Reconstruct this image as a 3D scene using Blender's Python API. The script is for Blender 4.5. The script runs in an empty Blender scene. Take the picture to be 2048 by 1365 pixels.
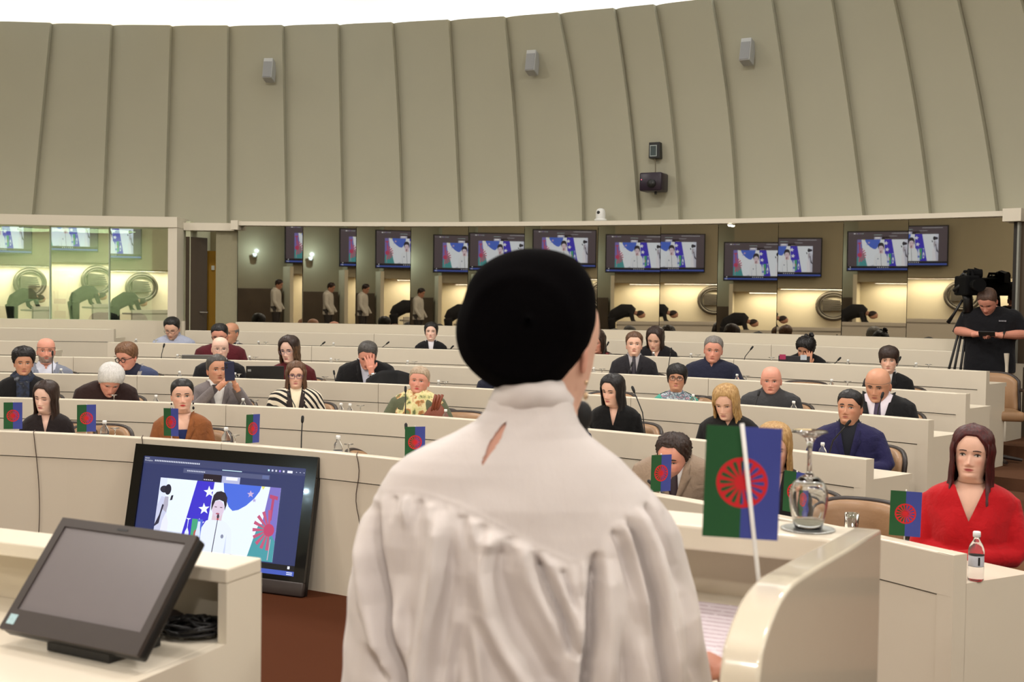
import bpy, bmesh, math, random
import numpy as np
from mathutils import Vector, Matrix, Euler
from mathutils.bvhtree import BVHTree

SC = bpy.context.scene
COL = SC.collection
random.seed(7)

# ------------------------------------------------------------------ camera
CAM_H = 1.80
FOCAL = 2400.0            # focal length in pixels of the 2048 x 1365 frame
PITCH, ROLL = 0.0338, 0.0149


def ray(px, py):
    """world direction through a pixel of the 2048 x 1365 frame (camera at 0,0,CAM_H looking +Y)"""
    a = (px - 1024.0) / FOCAL
    b = (py - 682.5) / FOCAL
    cr, sr = math.cos(ROLL), math.sin(ROLL)
    x = a * cr + b * sr
    v = -a * sr + b * cr
    c, s = math.cos(PITCH), math.sin(PITCH)
    return Vector((x, c - v * s, -s - v * c))


def at(px, py, d):
    """point seen at a pixel, d metres forward (Y)"""
    r = ray(px, py)
    t = d / r.y
    return Vector((r.x * t, d, CAM_H + r.z * t))


def at_z(px, py, z):
    r = ray(px, py)
    t = (z - CAM_H) / r.z
    return Vector((r.x * t, r.y * t, z))


cam_data = bpy.data.cameras.new('camera')
cam = bpy.data.objects.new('camera', cam_data)
COL.objects.link(cam)
_c = ray(1024, 682.5)
_r = (ray(1024 + FOCAL, 682.5) - _c).normalized()
_u = (ray(1024, 682.5 - FOCAL) - _c).normalized()
_b = -_c.normalized()
cam.matrix_world = Matrix(((_r.x, _u.x, _b.x, 0), (_r.y, _u.y, _b.y, 0), (_r.z, _u.z, _b.z, CAM_H), (0, 0, 0, 1)))
cam_data.sensor_fit = 'HORIZONTAL'
cam_data.sensor_width = 36.0
cam_data.lens = 36.0 * FOCAL / 2048.0
cam_data.clip_start = 0.05
cam_data.clip_end = 200
cam_data.dof.use_dof = True
cam_data.dof.focus_distance = 8.0
cam_data.dof.aperture_fstop = 6.3
SC.camera = cam

# ------------------------------------------------------------------ world, light, exposure
world = bpy.data.worlds.new('world')
SC.world = world
world.use_nodes = True
world.node_tree.nodes['Background'].inputs[0].default_value = (1.0, 0.97, 0.92, 1)
world.node_tree.nodes['Background'].inputs[1].default_value = 0.25
SC.view_settings.view_transform = 'Standard'
SC.view_settings.look = 'None'
SC.view_settings.exposure = 0.07
SC.view_settings.gamma = 1.0
SC.view_settings.use_curve_mapping = False
SC.cycles.max_bounces = 6
SC.cycles.diffuse_bounces = 2
SC.cycles.glossy_bounces = 3
SC.cycles.transmission_bounces = 6
SC.cycles.caustics_reflective = False
SC.cycles.caustics_refractive = False
SC.cycles.adaptive_threshold = .05
SC.cycles.light_sampling_threshold = .03

# hall geometry: rows of desks are arcs about HC
HC = Vector((-4.837, 0.688))
ROW_R = [7.557 + 1.4085 * i for i in range(6)]
ROW_TOP = [CAM_H - d for d in (0.939, 0.8425, 0.740, 0.6565, 0.553, 0.442)]
ROW_FLOOR = [0.0] + [z - 0.861 for z in ROW_TOP[1:]]
GLASS_R = 15.25
CEIL_Z = 5.62


def on_ring(px, py, R):
    """far intersection of the pixel's ray with the vertical cylinder of radius R about HC"""
    r = ray(px, py)
    dx, dy = r.x, r.y
    ox, oy = -HC.x, -HC.y
    A = dx * dx + dy * dy
    B = 2 * (ox * dx + oy * dy)
    Cc = ox * ox + oy * oy - R * R
    t = (-B + math.sqrt(B * B - 4 * A * Cc)) / (2 * A)
    return Vector((dx * t, dy * t, CAM_H + r.z * t))


def az(p):
    """azimuth of a point about the hall centre, radians, 0 = +Y, positive to the right"""
    return math.atan2(p.x - HC.x, p.y - HC.y)


def ringpt(a, R, z=0.0):
    return Vector((HC.x + R * math.sin(a), HC.y + R * math.cos(a), z))


def area(name, loc, size, power, color, rot=(0, 0, 0), size_y=None):
    l = bpy.data.lights.new(name, 'AREA')
    l.energy = power
    l.color = color
    l.size = size
    if size_y:
        l.shape = 'RECTANGLE'
        l.size_y = size_y
    else:
        l.shape = 'DISK'
    o = bpy.data.objects.new(name, l)
    o.location = loc
    o.rotation_euler = rot
    COL.objects.link(o)
    return o


LAMP_SPOTS = []     # unseen lamps added to light the hall; fixtures are built with the ceiling
for (x, y, pw, col) in [
    (-8.0, 10.5, 105, (1, 0.965, 0.912)), (-3.2, 11.5, 105, (1, 0.971, 0.923)), (1.2, 10.0, 105, (1, 0.971, 0.923)), (3.6, 7.2, 80, (1, 0.965, 0.917)),
    (-7.0, 6.5, 96, (1, 0.948, 0.890)), (-2.6, 7.3, 96, (1, 0.948, 0.890)), (0.9, 5.6, 80, (1, 0.948, 0.890)),
    (-4.8, 3.0, 84, (1, 0.942, 0.879)), (-1.0, 2.9, 62, (1, 0.942, 0.885)), (2.6, 2.2, 60, (1, 0.948, 0.890)),
    (-5.5, -1.2, 80, (1, 0.948, 0.890)), (-.6, -1.5, 78, (1, 0.954, 0.912)), (2.6, -1.8, 90, (1, 0.954, 0.901)), (-10.5, 4.0, 70, (1, 0.954, 0.890)), (1.0, -4.5, 170, (1, 0.954, 0.901)), (-4.5, -4.0, 120, (1, 0.954, 0.901)), (6.2, .8, 150, (0.97, 1.000, 0.945)),  # lamps behind the camera added to brighten front panels and lectern wing
]:
    LAMP_SPOTS.append((x, y))
    area('added_downlight', (x, y, CEIL_Z - .10), .55, pw, col)

# ------------------------------------------------------------------ materials
MATS = {}


def lin(c):
    """sRGB 0-255 to linear"""
    out = []
    for v in c[:3]:
        v = v / 255.0
        out.append(v / 12.92 if v <= 0.04045 else ((v + 0.055) / 1.055) ** 2.4)
    return tuple(out) + (1.0,)


def nodes_of(name):
    m = bpy.data.materials.new(name)
    m.use_nodes = True
    nt = m.node_tree
    b = nt.nodes['Principled BSDF']
    return m, nt, b


def mat(name, rgb, rough=.5, metal=0.0, noise=0.06, scale=30.0, bump=0.0, bscale=120.0, spec=.5, stretch=None, coat=0.0, sheen=0.0, transmission=0.0, ior=1.45, alpha=None, emit=None, estr=1.0):
    if name in MATS:
        return MATS[name]
    m, nt, b = nodes_of(name)
    N, L = nt.nodes, nt.links
    col = lin(rgb)
    b.inputs['Roughness'].default_value = rough
    b.inputs['Metallic'].default_value = metal
    b.inputs['Specular IOR Level'].default_value = spec
    b.inputs['Coat Weight'].default_value = coat
    b.inputs['Sheen Weight'].default_value = sheen
    b.inputs['Transmission Weight'].default_value = transmission
    b.inputs['IOR'].default_value = ior
    tc = N.new('ShaderNodeTexCoord')
    mp = N.new('ShaderNodeMapping')
    L.new(tc.outputs['Object'], mp.inputs[0])
    if stretch:
        mp.inputs['Scale'].default_value = stretch
    nz = N.new('ShaderNodeTexNoise')
    nz.inputs['Scale'].default_value = scale
    nz.inputs['Detail'].default_value = 3
    L.new(mp.outputs[0], nz.inputs['Vector'])
    mx = N.new('ShaderNodeMix')
    mx.data_type = 'RGBA'
    mx.inputs[6].default_value = tuple(min(1, c * (1 - noise)) for c in col[:3]) + (1,)
    mx.inputs[7].default_value = tuple(min(1, c * (1 + noise)) for c in col[:3]) + (1,)
    L.new(nz.outputs[0], mx.inputs[0])
    L.new(mx.outputs[2], b.inputs['Base Color'])
    if bump:
        n2 = N.new('ShaderNodeTexNoise')
        n2.inputs['Scale'].default_value = bscale
        L.new(mp.outputs[0], n2.inputs['Vector'])
        bp = N.new('ShaderNodeBump')
        bp.inputs['Strength'].default_value = bump
        bp.inputs['Distance'].default_value = 0.004
        L.new(n2.outputs[0], bp.inputs['Height'])
        L.new(bp.outputs[0], b.inputs['Normal'])
        if bscale == 90.0:          # cloth: larger soft wrinkles under the weave
            n3 = N.new('ShaderNodeTexNoise')
            n3.inputs['Scale'].default_value = 13
            n3.inputs['Detail'].default_value = 3
            n3.inputs['Distortion'].default_value = .6
            L.new(tc.outputs['Object'], n3.inputs['Vector'])
            b3 = N.new('ShaderNodeBump')
            b3.inputs['Strength'].default_value = .55
            b3.inputs['Distance'].default_value = .022
            L.new(n3.outputs[0], b3.inputs['Height'])
            L.new(b3.outputs[0], bp.inputs['Normal'])
    if emit:
        b.inputs['Emission Color'].default_value = lin(emit)
        b.inputs['Emission Strength'].default_value = estr
    MATS[name] = m
    return m


def emit_mat(name, rgb, strength=1.0):
    if name in MATS:
        return MATS[name]
    m, nt, b = nodes_of(name)
    b.inputs['Base Color'].default_value = (0.01, 0.01, 0.01, 1)
    b.inputs['Roughness'].default_value = .3
    b.inputs['Emission Color'].default_value = lin(rgb)
    b.inputs['Emission Strength'].default_value = strength
    MATS[name] = m
    return m


def hair_mat(name, rgb, rgb2=None, rough=.42):
    """strands: noise stretched along z"""
    if name in MATS:
        return MATS[name]
    m, nt, b = nodes_of(name)
    N, L = nt.nodes, nt.links
    c1 = lin(rgb)
    c2 = lin(rgb2) if rgb2 else tuple(min(1, v * 1.9 + .002) for v in c1[:3]) + (1,)
    tc = N.new('ShaderNodeTexCoord')
    mp = N.new('ShaderNodeMapping')
    mp.inputs['Scale'].default_value = (1, 1, .13)
    L.new(tc.outputs['Object'], mp.inputs[0])
    nz = N.new('ShaderNodeTexNoise')
    nz.inputs['Scale'].default_value = 110
    nz.inputs['Detail'].default_value = 4
    L.new(mp.outputs[0], nz.inputs['Vector'])
    mx = N.new('ShaderNodeMix')
    mx.data_type = 'RGBA'
    mx.inputs[6].default_value = c1
    mx.inputs[7].default_value = c2
    rp = N.new('ShaderNodeMapRange')
    rp.inputs[1].default_value = .3
    rp.inputs[2].default_value = .85
    L.new(nz.outputs[0], rp.inputs[0])
    L.new(rp.outputs[0], mx.inputs[0])
    L.new(mx.outputs[2], b.inputs['Base Color'])
    bp = N.new('ShaderNodeBump')
    bp.inputs['Strength'].default_value = .6
    bp.inputs['Distance'].default_value = .004
    L.new(nz.outputs[0], bp.inputs['Height'])
    L.new(bp.outputs[0], b.inputs['Normal'])
    b.inputs['Roughness'].default_value = rough
    b.inputs['Specular IOR Level'].default_value = .35
    MATS[name] = m
    return m


def skin_mat(name='skin'):
    if name in MATS:
        return MATS[name]
    m, nt, b = nodes_of(name)
    N, L = nt.nodes, nt.links
    at_ = N.new('ShaderNodeAttribute')
    at_.attribute_name = 'Col'
    tc = N.new('ShaderNodeTexCoord')
    nz = N.new('ShaderNodeTexNoise')
    nz.inputs['Scale'].default_value = 45
    L.new(tc.outputs['Object'], nz.inputs['Vector'])
    mr = N.new('ShaderNodeMapRange')
    mr.inputs[3].default_value = .93
    mr.inputs[4].default_value = 1.05
    L.new(nz.outputs[0], mr.inputs[0])
    vm = N.new('ShaderNodeVectorMath')
    vm.operation = 'SCALE'
    L.new(at_.outputs['Color'], vm.inputs[0])
    L.new(mr.outputs[0], vm.inputs['Scale'])
    L.new(vm.outputs[0], b.inputs['Base Color'])
    b.inputs['Roughness'].default_value = .48
    b.inputs['Specular IOR Level'].default_value = .4
    MATS[name] = m
    return m


# ------------------------------------------------------------------ object helpers
def tag(o, label=None, cat=None, group=None, kind=None):
    if label:
        o['label'] = label
    if cat:
        o['category'] = cat
    if group:
        o['group'] = group
    if kind:
        o['kind'] = kind
    return o


def empty(name, loc=(0, 0, 0), rz=0.0, label=None, cat=None, group=None):
    o = bpy.data.objects.new(name, None)
    o.empty_display_size = .1
    o.location = loc
    o.rotation_euler = (0, 0, rz)
    COL.objects.link(o)
    return tag(o, label, cat, group)


def obj(name, verts, faces, m=None, parent=None, smooth=False, fmat=None, mats=None):
    me = bpy.data.meshes.new(name)
    me.from_pydata([tuple(v) for v in verts], [], [tuple(f) for f in faces])
    if mats:
        for q in mats:
            me.materials.append(q)
        if fmat is not None:
            me.polygons.foreach_set('material_index', list(fmat))
    elif m:
        me.materials.append(m)
    if smooth:
        me.polygons.foreach_set('use_smooth', [True] * len(me.polygons))
    me.update()
    o = bpy.data.objects.new(name, me)
    COL.objects.link(o)
    if parent:
        o.parent = parent
    return o


def obj_me(name, me, parent=None, loc=None):
    o = bpy.data.objects.new(name, me)
    COL.objects.link(o)
    if parent:
        o.parent = parent
    if loc is not None:
        o.location = loc
    return o


def copy_tree(o, parent=None):
    c = o.copy()
    COL.objects.link(c)
    c.parent = parent
    for ch in o.children:
        copy_tree(ch, c)
    return c


class MB:
    """collects shapes into one mesh"""

    def __init__(self):
        self.v, self.f, self.mi = [], [], []

    def add(self, vs, fs, mi=0, M=None):
        n = len(self.v)
        if M is not None:
            vs = [M @ Vector(p) for p in vs]
        self.v += [tuple(p) for p in vs]
        self.f += [tuple(i + n for i in q) for q in fs]
        self.mi += [mi] * len(fs)
        return self

    def box(self, x0, x1, y0, y1, z0, z1, mi=0, M=None, bev=0.0):
        if bev > 0:
            bm = bmesh.new()
            bmesh.ops.create_cube(bm, size=1)
            for v in bm.verts:
                v.co = Vector(((x0 + x1) / 2 + v.co.x * (x1 - x0), (y0 + y1) / 2 + v.co.y * (y1 - y0), (z0 + z1) / 2 + v.co.z * (z1 - z0)))
            bmesh.ops.bevel(bm, geom=bm.edges[:], offset=bev, segments=2, affect='EDGES', profile=.5)
            vs = [v.co.copy() for v in bm.verts]
            bm.verts.index_update()
            fs = [[v.index for v in f.verts] for f in bm.faces]
            bm.free()
            return self.add(vs, fs, mi, M)
        vs = [(x0, y0, z0), (x1, y0, z0), (x1, y1, z0), (x0, y1, z0), (x0, y0, z1), (x1, y0, z1), (x1, y1, z1), (x0, y1, z1)]
        fs = [(0, 3, 2, 1), (4, 5, 6, 7), (0, 1, 5, 4), (1, 2, 6, 5), (2, 3, 7, 6), (3, 0, 4, 7)]
        return self.add(vs, fs, mi, M)

    def tube(self, pts, radii, seg=8, mi=0, cap=True, M=None):
        pts = [Vector(p) for p in pts]
        if not isinstance(radii, (list, tuple)):
            radii = [radii] * len(pts)
        vs, fs = [], []
        up = Vector((0, 0, 1))
        n = len(pts)
        prev = None
        for i, p in enumerate(pts):
            d = (pts[min(i + 1, n - 1)] - pts[max(i - 1, 0)])
            if d.length < 1e-9:
                d = Vector((0, 0, 1))
            d.normalize()
            if prev is None:
                a = up if abs(d.z) < .9 else Vector((1, 0, 0))
                s = d.cross(a).normalized()
            else:
                s = (prev - d * prev.dot(d)).normalized()
            prev = s
            t = d.cross(s)
            for k in range(seg):
                q = 2 * math.pi * k / seg
                vs.append(p + (s * math.cos(q) + t * math.sin(q)) * radii[i])
        for i in range(n - 1):
            for k in range(seg):
                k2 = (k + 1) % seg
                fs.append((i * seg + k, i * seg + k2, (i + 1) * seg + k2, (i + 1) * seg + k))
        if cap:
            fs.append(tuple(range(seg - 1, -1, -1)))
            fs.append(tuple((n - 1) * seg + k for k in range(seg)))
        return self.add(vs, fs, mi, M)

    def lathe(self, prof, seg=24, mi=0, M=None, closed=False):
        """prof: list of (r, z)"""
        vs, fs = [], []
        n = len(prof)
        for (r, z) in prof:
            for k in range(seg):
                q = 2 * math.pi * k / seg
                vs.append((r * math.cos(q), r * math.sin(q), z))
        for i in range(n - 1 + (1 if closed else 0)):
            j = (i + 1) % n
            for k in range(seg):
                k2 = (k + 1) % seg
                fs.append((i * seg + k, i * seg + k2, j * seg + k2, j * seg + k))
        return self.add(vs, fs, mi, M)

    def ellipsoid(self, c, r, seg=14, rings=9, mi=0, M=None):
        vs = [(c[0], c[1], c[2] + r[2])]
        for i in range(1, rings):
            p = math.pi * i / rings
            for k in range(seg):
                q = 2 * math.pi * k / seg
                vs.append((c[0] + r[0] * math.sin(p) * math.cos(q), c[1] + r[1] * math.sin(p) * math.sin(q), c[2] + r[2] * math.cos(p)))
        vs.append((c[0], c[1], c[2] - r[2]))
        fs = []
        for k in range(seg):
            fs.append((0, 1 + k, 1 + (k + 1) % seg))
        for i in range(rings - 2):
            for k in range(seg):
                a = 1 + i * seg
                fs.append((a + k, a + seg + k, a + seg + (k + 1) % seg, a + (k + 1) % seg))
        a = 1 + (rings - 2) * seg
        for k in range(seg):
            fs.append((a + k, len(vs) - 1, a + (k + 1) % seg))
        return self.add(vs, fs, mi, M)

    def prism(self, poly, axis_from, axis_to, mi=0):
        """poly: list of 2D points; axis_from/axis_to: functions 2D -> 3D for both ends"""
        n = len(poly)
        vs = [axis_from(p) for p in poly] + [axis_to(p) for p in poly]
        fs = [tuple(range(n - 1, -1, -1)), tuple(range(n, 2 * n))]
        for k in range(n):
            k2 = (k + 1) % n
            fs.append((k, k2, n + k2, n + k))
        return self.add(vs, fs, mi)

    def build(self, name, m=None, parent=None, smooth=False, mats=None):
        return obj(name, self.v, self.f, m, parent, smooth, self.mi if mats else None, mats)


def arc_box(mb, a0, a1, r0, r1, z0, z1, n=8, mi=0, bev=0.0):
    """curved bar about HC between azimuths a0..a1; section r0..r1, z0..z1 with chamfered upper edges"""
    if bev > 0:
        sec = [(r0, z0), (r0, z1 - bev), (r0 + bev * .3, z1 - bev * .3), (r0 + bev, z1), (r1 - bev, z1), (r1 - bev * .3, z1 - bev * .3), (r1, z1 - bev), (r1, z0)]
    else:
        sec = [(r0, z0), (r0, z1), (r1, z1), (r1, z0)]
    m = len(sec)
    vs, fs = [], []
    for i in range(n + 1):
        a = a0 + (a1 - a0) * i / n
        for (r, z) in sec:
            vs.append(ringpt(a, r, z))
    for i in range(n):
        for k in range(m):
            k2 = (k + 1) % m
            fs.append((i * m + k, i * m + k2, (i + 1) * m + k2, (i + 1) * m + k))
    fs.append(tuple(range(m)))
    fs.append(tuple(n * m + k for k in range(m - 1, -1, -1)))
    mb.add(vs, fs, mi)

# ================================================================== SETTING
M_WALL = mat('wall_plaster', (172, 168, 148), .72, noise=.03, scale=2.0, bump=.05, bscale=60)
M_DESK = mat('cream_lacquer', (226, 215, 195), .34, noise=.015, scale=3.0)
M_DESK_SHADE = mat('shaded_lacquer', (214, 200, 176), .4, noise=.015, scale=3.0)  # darkened copy of the cream lacquer, recess shade put into the colour
M_TRIM = mat('trim_white', (222, 213, 195), .4, noise=.01)
M_GAP = mat('dark_joint', (70, 62, 54), .8)
M_CARPET = mat('brown_carpet', (80, 43, 24), .95, noise=.28, scale=260, bump=.6, bscale=500, spec=.1)
M_STEP = mat('brown_step_carpet', (96, 66, 48), .95, noise=.2, scale=200, bump=.5, bscale=400, spec=.1)
M_CEIL = mat('ceiling_white', (235, 230, 220), .8, noise=.01)
M_BLACK = mat('black_plastic', (22, 21, 21), .4, noise=.1)
M_BLACK_MATT = mat('black_matt', (16, 15, 16), .7, noise=.1)

Z_GB = 1.462          # bottom of the back glass
Z_GT = 2.735          # top of the back glass
A_L, A_R = math.radians(-34), math.radians(84)

# --- floor of the hall
f = MB()
f.box(-24, 12, -10, 22, -.2, 0)
floor = f.build('floor', M_CARPET)
tag(floor, 'brown carpeted floor in front of the first desk row', 'floor', kind='structure')

# --- stepped tiers under the rows
for i in range(1, 6):
    mb = MB()
    r0 = ROW_R[i] - .30
    r1 = (ROW_R[i + 1] - .30) if i < 5 else GLASS_R + 1.8
    arc_box(mb, A_L, A_R, r0, r1, -.1, ROW_FLOOR[i], n=40)
    o = mb.build('floor_tier', M_STEP)
    tag(o, 'brown carpeted floor step under desk row number %s from the front' % ['', 'two', 'three', 'four', 'five', 'six'][i], 'floor', kind='structure')

# --- back wall: base below the glass, panels above it
mb = MB()
A_BASE_R = az(on_ring(1936, 680, GLASS_R))
arc_box(mb, A_L, az(on_ring(372, 650, GLASS_R)), GLASS_R - .06, GLASS_R + .12, .3, Z_GB, n=16)
arc_box(mb, az(on_ring(474, 650, GLASS_R)), A_BASE_R, GLASS_R - .06, GLASS_R + .12, .3, Z_GB, n=30)
wall_base = mb.build('wall_back_base', M_DESK)
tag(wall_base, 'low cream parapet under the back glass', 'wall', kind='structure')

Z_WT = 5.27
seams = [[(-20, 46), (-75, 433)], [(102, 46), (65, 433)], [(223, 44), (206, 435)], [(342, 41), (331, 440)], [(456, 38), (455, 445)], [(565, 35), (573, 445)],
         [(676, 32), (686, 445)], [(783, 30), (795, 200), (804, 445)], [(897, 26), (908, 200), (920, 446)], [(1008, 24), (1026, 200), (1040, 446)],
         [(1116, 20), (1149, 200), (1166, 446)], [(1228, 14), (1255, 200), (1278, 445)], [(1309, 10), (1339, 200), (1359, 445)], [(1424, 0), (1455, 200), (1474, 445)],
         [(1544, 0), (1574, 200), (1601, 443)], [(1664, 0), (1696, 200), (1728, 440)], [(1789, 0), (1829, 200), (1861, 437)], [(1916, 0), (1959, 200), (1995, 432)],
         [(2043, 0), (2090, 200), (2130, 427)], [(2170, 0), (2222, 200), (2268, 422)]]


def wall_radius(z):
    t = max(0.0, (z - Z_GT) / (Z_WT - Z_GT))
    return GLASS_R + .16 - .55 * t ** 1.6


def seam_az(s, z):
    py = np.array([p[1] for p in s], float)
    px = np.array([p[0] for p in s], float)
    co = np.polyfit(py, px, min(2, len(s) - 1))
    R = wall_radius(z)
    y = 250.0
    for _ in range(12):
        p = on_ring(float(np.polyval(co, y)), y, R)
        y += (p.z - z) * FOCAL / 14.5
    return az(on_ring(float(np.polyval(co, y)), y, R))


wall_back = empty('wall_back')
tag(wall_back, 'tall curved beige wall of overlapping vertical panels', 'wall', kind='structure')
NZ = 9
zs = [Z_GT - .02 + (Z_WT - Z_GT + .02) * k / (NZ - 1) for k in range(NZ)]
seam_a = [[seam_az(s, z) for z in zs] for s in seams]
seam_a = [[a - (math.radians(.45) * 7) * 1 for a in seam_a[0]]] + seam_a
seam_a = [[a - math.radians(3.0) for a in seam_a[0]]] + seam_a
for j in range(3):
    seam_a.append([a + math.radians(3.2) for a in seam_a[-1]])
for j in range(len(seam_a) - 1):
    vs, fs = [], []
    # each panel: left edge set back, right edge proud, a return at the right edge
    for k, z in enumerate(zs):
        R = wall_radius(z)
        a0, a1 = seam_a[j][k], seam_a[j + 1][k]
        w_ = a1 - a0
        prof = [(a0 - .004, R + .070)] + [(a0 + w_ * t_, R + .066 * math.exp(-t_ / .13) - .010 * t_) for t_ in (.0, .04, .08, .13, .19, .26, .36, .5, .75)] + [(a1 - .0006, R - .010), (a1 + .0002, R + .085)]
        for (a, r) in prof:
            vs.append(ringpt(a, r, z))
    m = len(prof)
    for k in range(NZ - 1):
        for q in range(m - 1):
            fs.append((k * m + q, k * m + q + 1, (k + 1) * m + q + 1, (k + 1) * m + q))
    # closed back and top so that a panel has body
    n0 = len(vs)
    for k, z in enumerate(zs):
        R = wall_radius(z)
        vs.append(ringpt(seam_a[j][k] - .004, R + .12, z))
        vs.append(ringpt(seam_a[j + 1][k] + .0002, R + .12, z))
    for k in range(NZ - 1):
        b0, b1, c0, c1 = n0 + 2 * k, n0 + 2 * k + 1, n0 + 2 * k + 2, n0 + 2 * k + 3
        fs += [(b1, b0, c0, c1), (b0, k * m, (k + 1) * m, c0), (k * m + m - 1, b1, c1, (k + 1) * m + m - 1)]
    t = (NZ - 1) * m
    fs.append(tuple([t + q for q in range(m)] + [n0 + 2 * (NZ - 1) + 1, n0 + 2 * (NZ - 1)]))
    o = obj('wall_panel', vs, fs, M_WALL, wall_back, True)
    o.data.set_sharp_from_angle(angle=math.radians(35))

# --- left and right continuation of the hall, front wall far behind the camera
mb = MB()
arc_box(mb, A_R - .02, A_R + math.radians(50), GLASS_R - .05, GLASS_R + .15, 0, Z_WT, n=24)
o = mb.build('wall_right', M_WALL)
tag(o, 'beige curved wall continuing on the right of the hall', 'wall', kind='structure')
mb = MB()
arc_box(mb, A_L - math.radians(54), A_L + .02, GLASS_R - .05, GLASS_R + .15, 0, Z_WT, n=24)
o = mb.build('wall_left', M_WALL)
tag(o, 'beige curved wall continuing on the left of the hall', 'wall', kind='structure')

# --- ceiling with luminous cove
mb = MB()
arc_box(mb, -math.pi, math.pi, .01, 13.2, CEIL_Z, CEIL_Z + .1, n=64)
o = mb.build('ceiling', M_CEIL)
tag(o, 'white ceiling disc over the hall', 'ceiling', kind='structure')


def cove_mat():
    m, nt, b = nodes_of('cove_glow')
    N, L = nt.nodes, nt.links
    tc = N.new('ShaderNodeTexCoord')
    nz = N.new('ShaderNodeTexNoise')
    nz.inputs['Scale'].default_value = .55
    nz.inputs['Detail'].default_value = 1
    L.new(tc.outputs['Object'], nz.inputs['Vector'])
    cr = N.new('ShaderNodeValToRGB')
    cr.color_ramp.elements[0].position = .36
    cr.color_ramp.elements[0].color = (1.0, .86, .62, 1)
    cr.color_ramp.elements[1].position = .56
    cr.color_ramp.elements[1].color = (.96, 1.0, 1.0, 1)
    L.new(nz.outputs[0], cr.inputs[0])
    L.new(cr.outputs[0], b.inputs['Emission Color'])
    b.inputs['Emission Strength'].default_value = 1.25
    b.inputs['Base Color'].default_value = (.9, .9, .88, 1)
    MATS['cove_glow'] = m
    return m


mb = MB()
arc_box(mb, -math.pi, math.pi, 13.2, 20.0, CEIL_Z + .02, CEIL_Z + .1, n=64)
o = mb.build('ceiling_cove', cove_mat())
tag(o, 'glowing white cove light above the curved wall top', 'ceiling', kind='structure')
mb = MB()
arc_box(mb, -math.pi, math.pi, 20.0, 20.2, 0, CEIL_Z + .1, n=64)
o = mb.build('wall_outer', M_CEIL)
tag(o, 'outer shell wall behind the panels', 'wall', kind='structure')

# made-up fixtures, out of view, for the added downlights
proto = None
for (x, y) in LAMP_SPOTS:
    if proto is None:
        proto = empty('added_ceiling_lamp')
        b1 = MB()
        b1.lathe([(.30, 0), (.34, 0), (.34, -.05), (.30, -.05)], 24, closed=True)
        b1.build('lamp_ring', M_TRIM, proto)
        b2 = MB()
        b2.lathe([(.001, -.012), (.30, -.012), (.30, -.004), (.001, -.004)], 24)
        b2.build('diffuser', emit_mat('lamp_diffuser', (255, 240, 215), 4.0), proto)
        c = proto
    else:
        c = copy_tree(proto)
    c.location = (x, y, CEIL_Z)
    tag(c, 'added round downlight, out of view on the white ceiling', 'lamp', 'added ceiling downlights')

# --- trims over the glass
mb = MB()
A_T0 = az(on_ring(482, 450, GLASS_R))
A_T1 = az(on_ring(2014, 436, GLASS_R))
arc_box(mb, A_T0, A_T1, GLASS_R - .10, GLASS_R + .3, Z_GT - .002, Z_GT + .05, n=40)
arc_box(mb, az(on_ring(468, 450, GLASS_R)), A_T0, GLASS_R - .14, GLASS_R + .3, Z_GT - .06, Z_GT + .06, n=2)
arc_box(mb, A_T1, A_T1 + .012, GLASS_R - .14, GLASS_R + .3, Z_GT - .06, Z_GT + .07, n=2)
o = mb.build('trim_1', M_TRIM)
tag(o, 'thin cream ledge along the top of the mirror glass', 'trim', kind='structure')
mb = MB()
arc_box(mb, A_L, az(on_ring(354, 450, GLASS_R - .3)), GLASS_R - .30, GLASS_R + .3, Z_GT - .05, Z_GT + .085, n=20)
o = mb.build('trim_2', M_TRIM)
tag(o, 'deep cream beam over the interpreter booth glass', 'trim', kind='structure')
mb = MB()
arc_box(mb, az(on_ring(354, 450, GLASS_R - .3)) , az(on_ring(470, 450, GLASS_R)), GLASS_R - .02, GLASS_R + .3, Z_GT - .07, Z_GT + .03, n=6)
o = mb.build('trim_3', M_TRIM)
tag(o, 'cream lintel over the open door beside the booth', 'trim', kind='structure')

# --- mirror glass panes: each a flat slab turned a little, so the hall repeats from pane to pane
m, nt, b = nodes_of('tinted_mirror')
b.inputs['Base Color'].default_value = (.47, .44, .37, 1)
b.inputs['Metallic'].default_value = 1.0
b.inputs['Roughness'].default_value = .012
MATS['tinted_mirror'] = M_MIRROR = m
SCREEN_C = Vector((-10.3, -.6, 3.05))
CAMP = Vector((0, 0, CAM_H))
pane_edges = [475, 605, 712, 821, 936, 1048, 1195, 1320, 1435, 1555, 1685, 1815, 2030]
pane_aims = [(631, 490), (740, 497), (812, 500), (928, 509), (1000, 505), (1128, 498), (1275, 508), (1345, 507), (1514, 524), (1577, 516), (1765, 503), (1828, 493)]
window_1 = empty('window_1')
tag(window_1, 'long row of dark tinted mirror glass panes in the back wall', 'window', kind='structure')
pane_planes = []


def pane(x0, x1, aim, parent, m, name='pane', zb=Z_GB, zt=Z_GT, thick=.012):
    P = on_ring(aim[0], aim[1], GLASS_R)
    n = ((CAMP - P).normalized() + (SCREEN_C - P).normalized()).normalized()
    C = on_ring((x0 + x1) / 2, 550, GLASS_R)

    def hit(px):
        r = ray(px, 550)
        t = (C - CAMP).dot(n) / r.dot(n)
        return CAMP + r * t
    A, B = hit(x0), hit(x1)
    vs = []
    for q in (A, B):
        for z in (zb - .02, zt + .02):
            s = (z - q.z)
            # slide along the tilted plane
            up = Vector((0, 0, 1)) - n * n.z
            up = up / up.z
            vs.append(q + up * s)
    back = [v - n * thick for v in vs]
    V = vs + back
    F = [(0, 2, 3, 1), (4, 5, 7, 6), (0, 1, 5, 4), (2, 6, 7, 3), (1, 3, 7, 5), (0, 4, 6, 2)]
    o = obj(name, V, F, m, parent)
    return C, n, o


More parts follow.
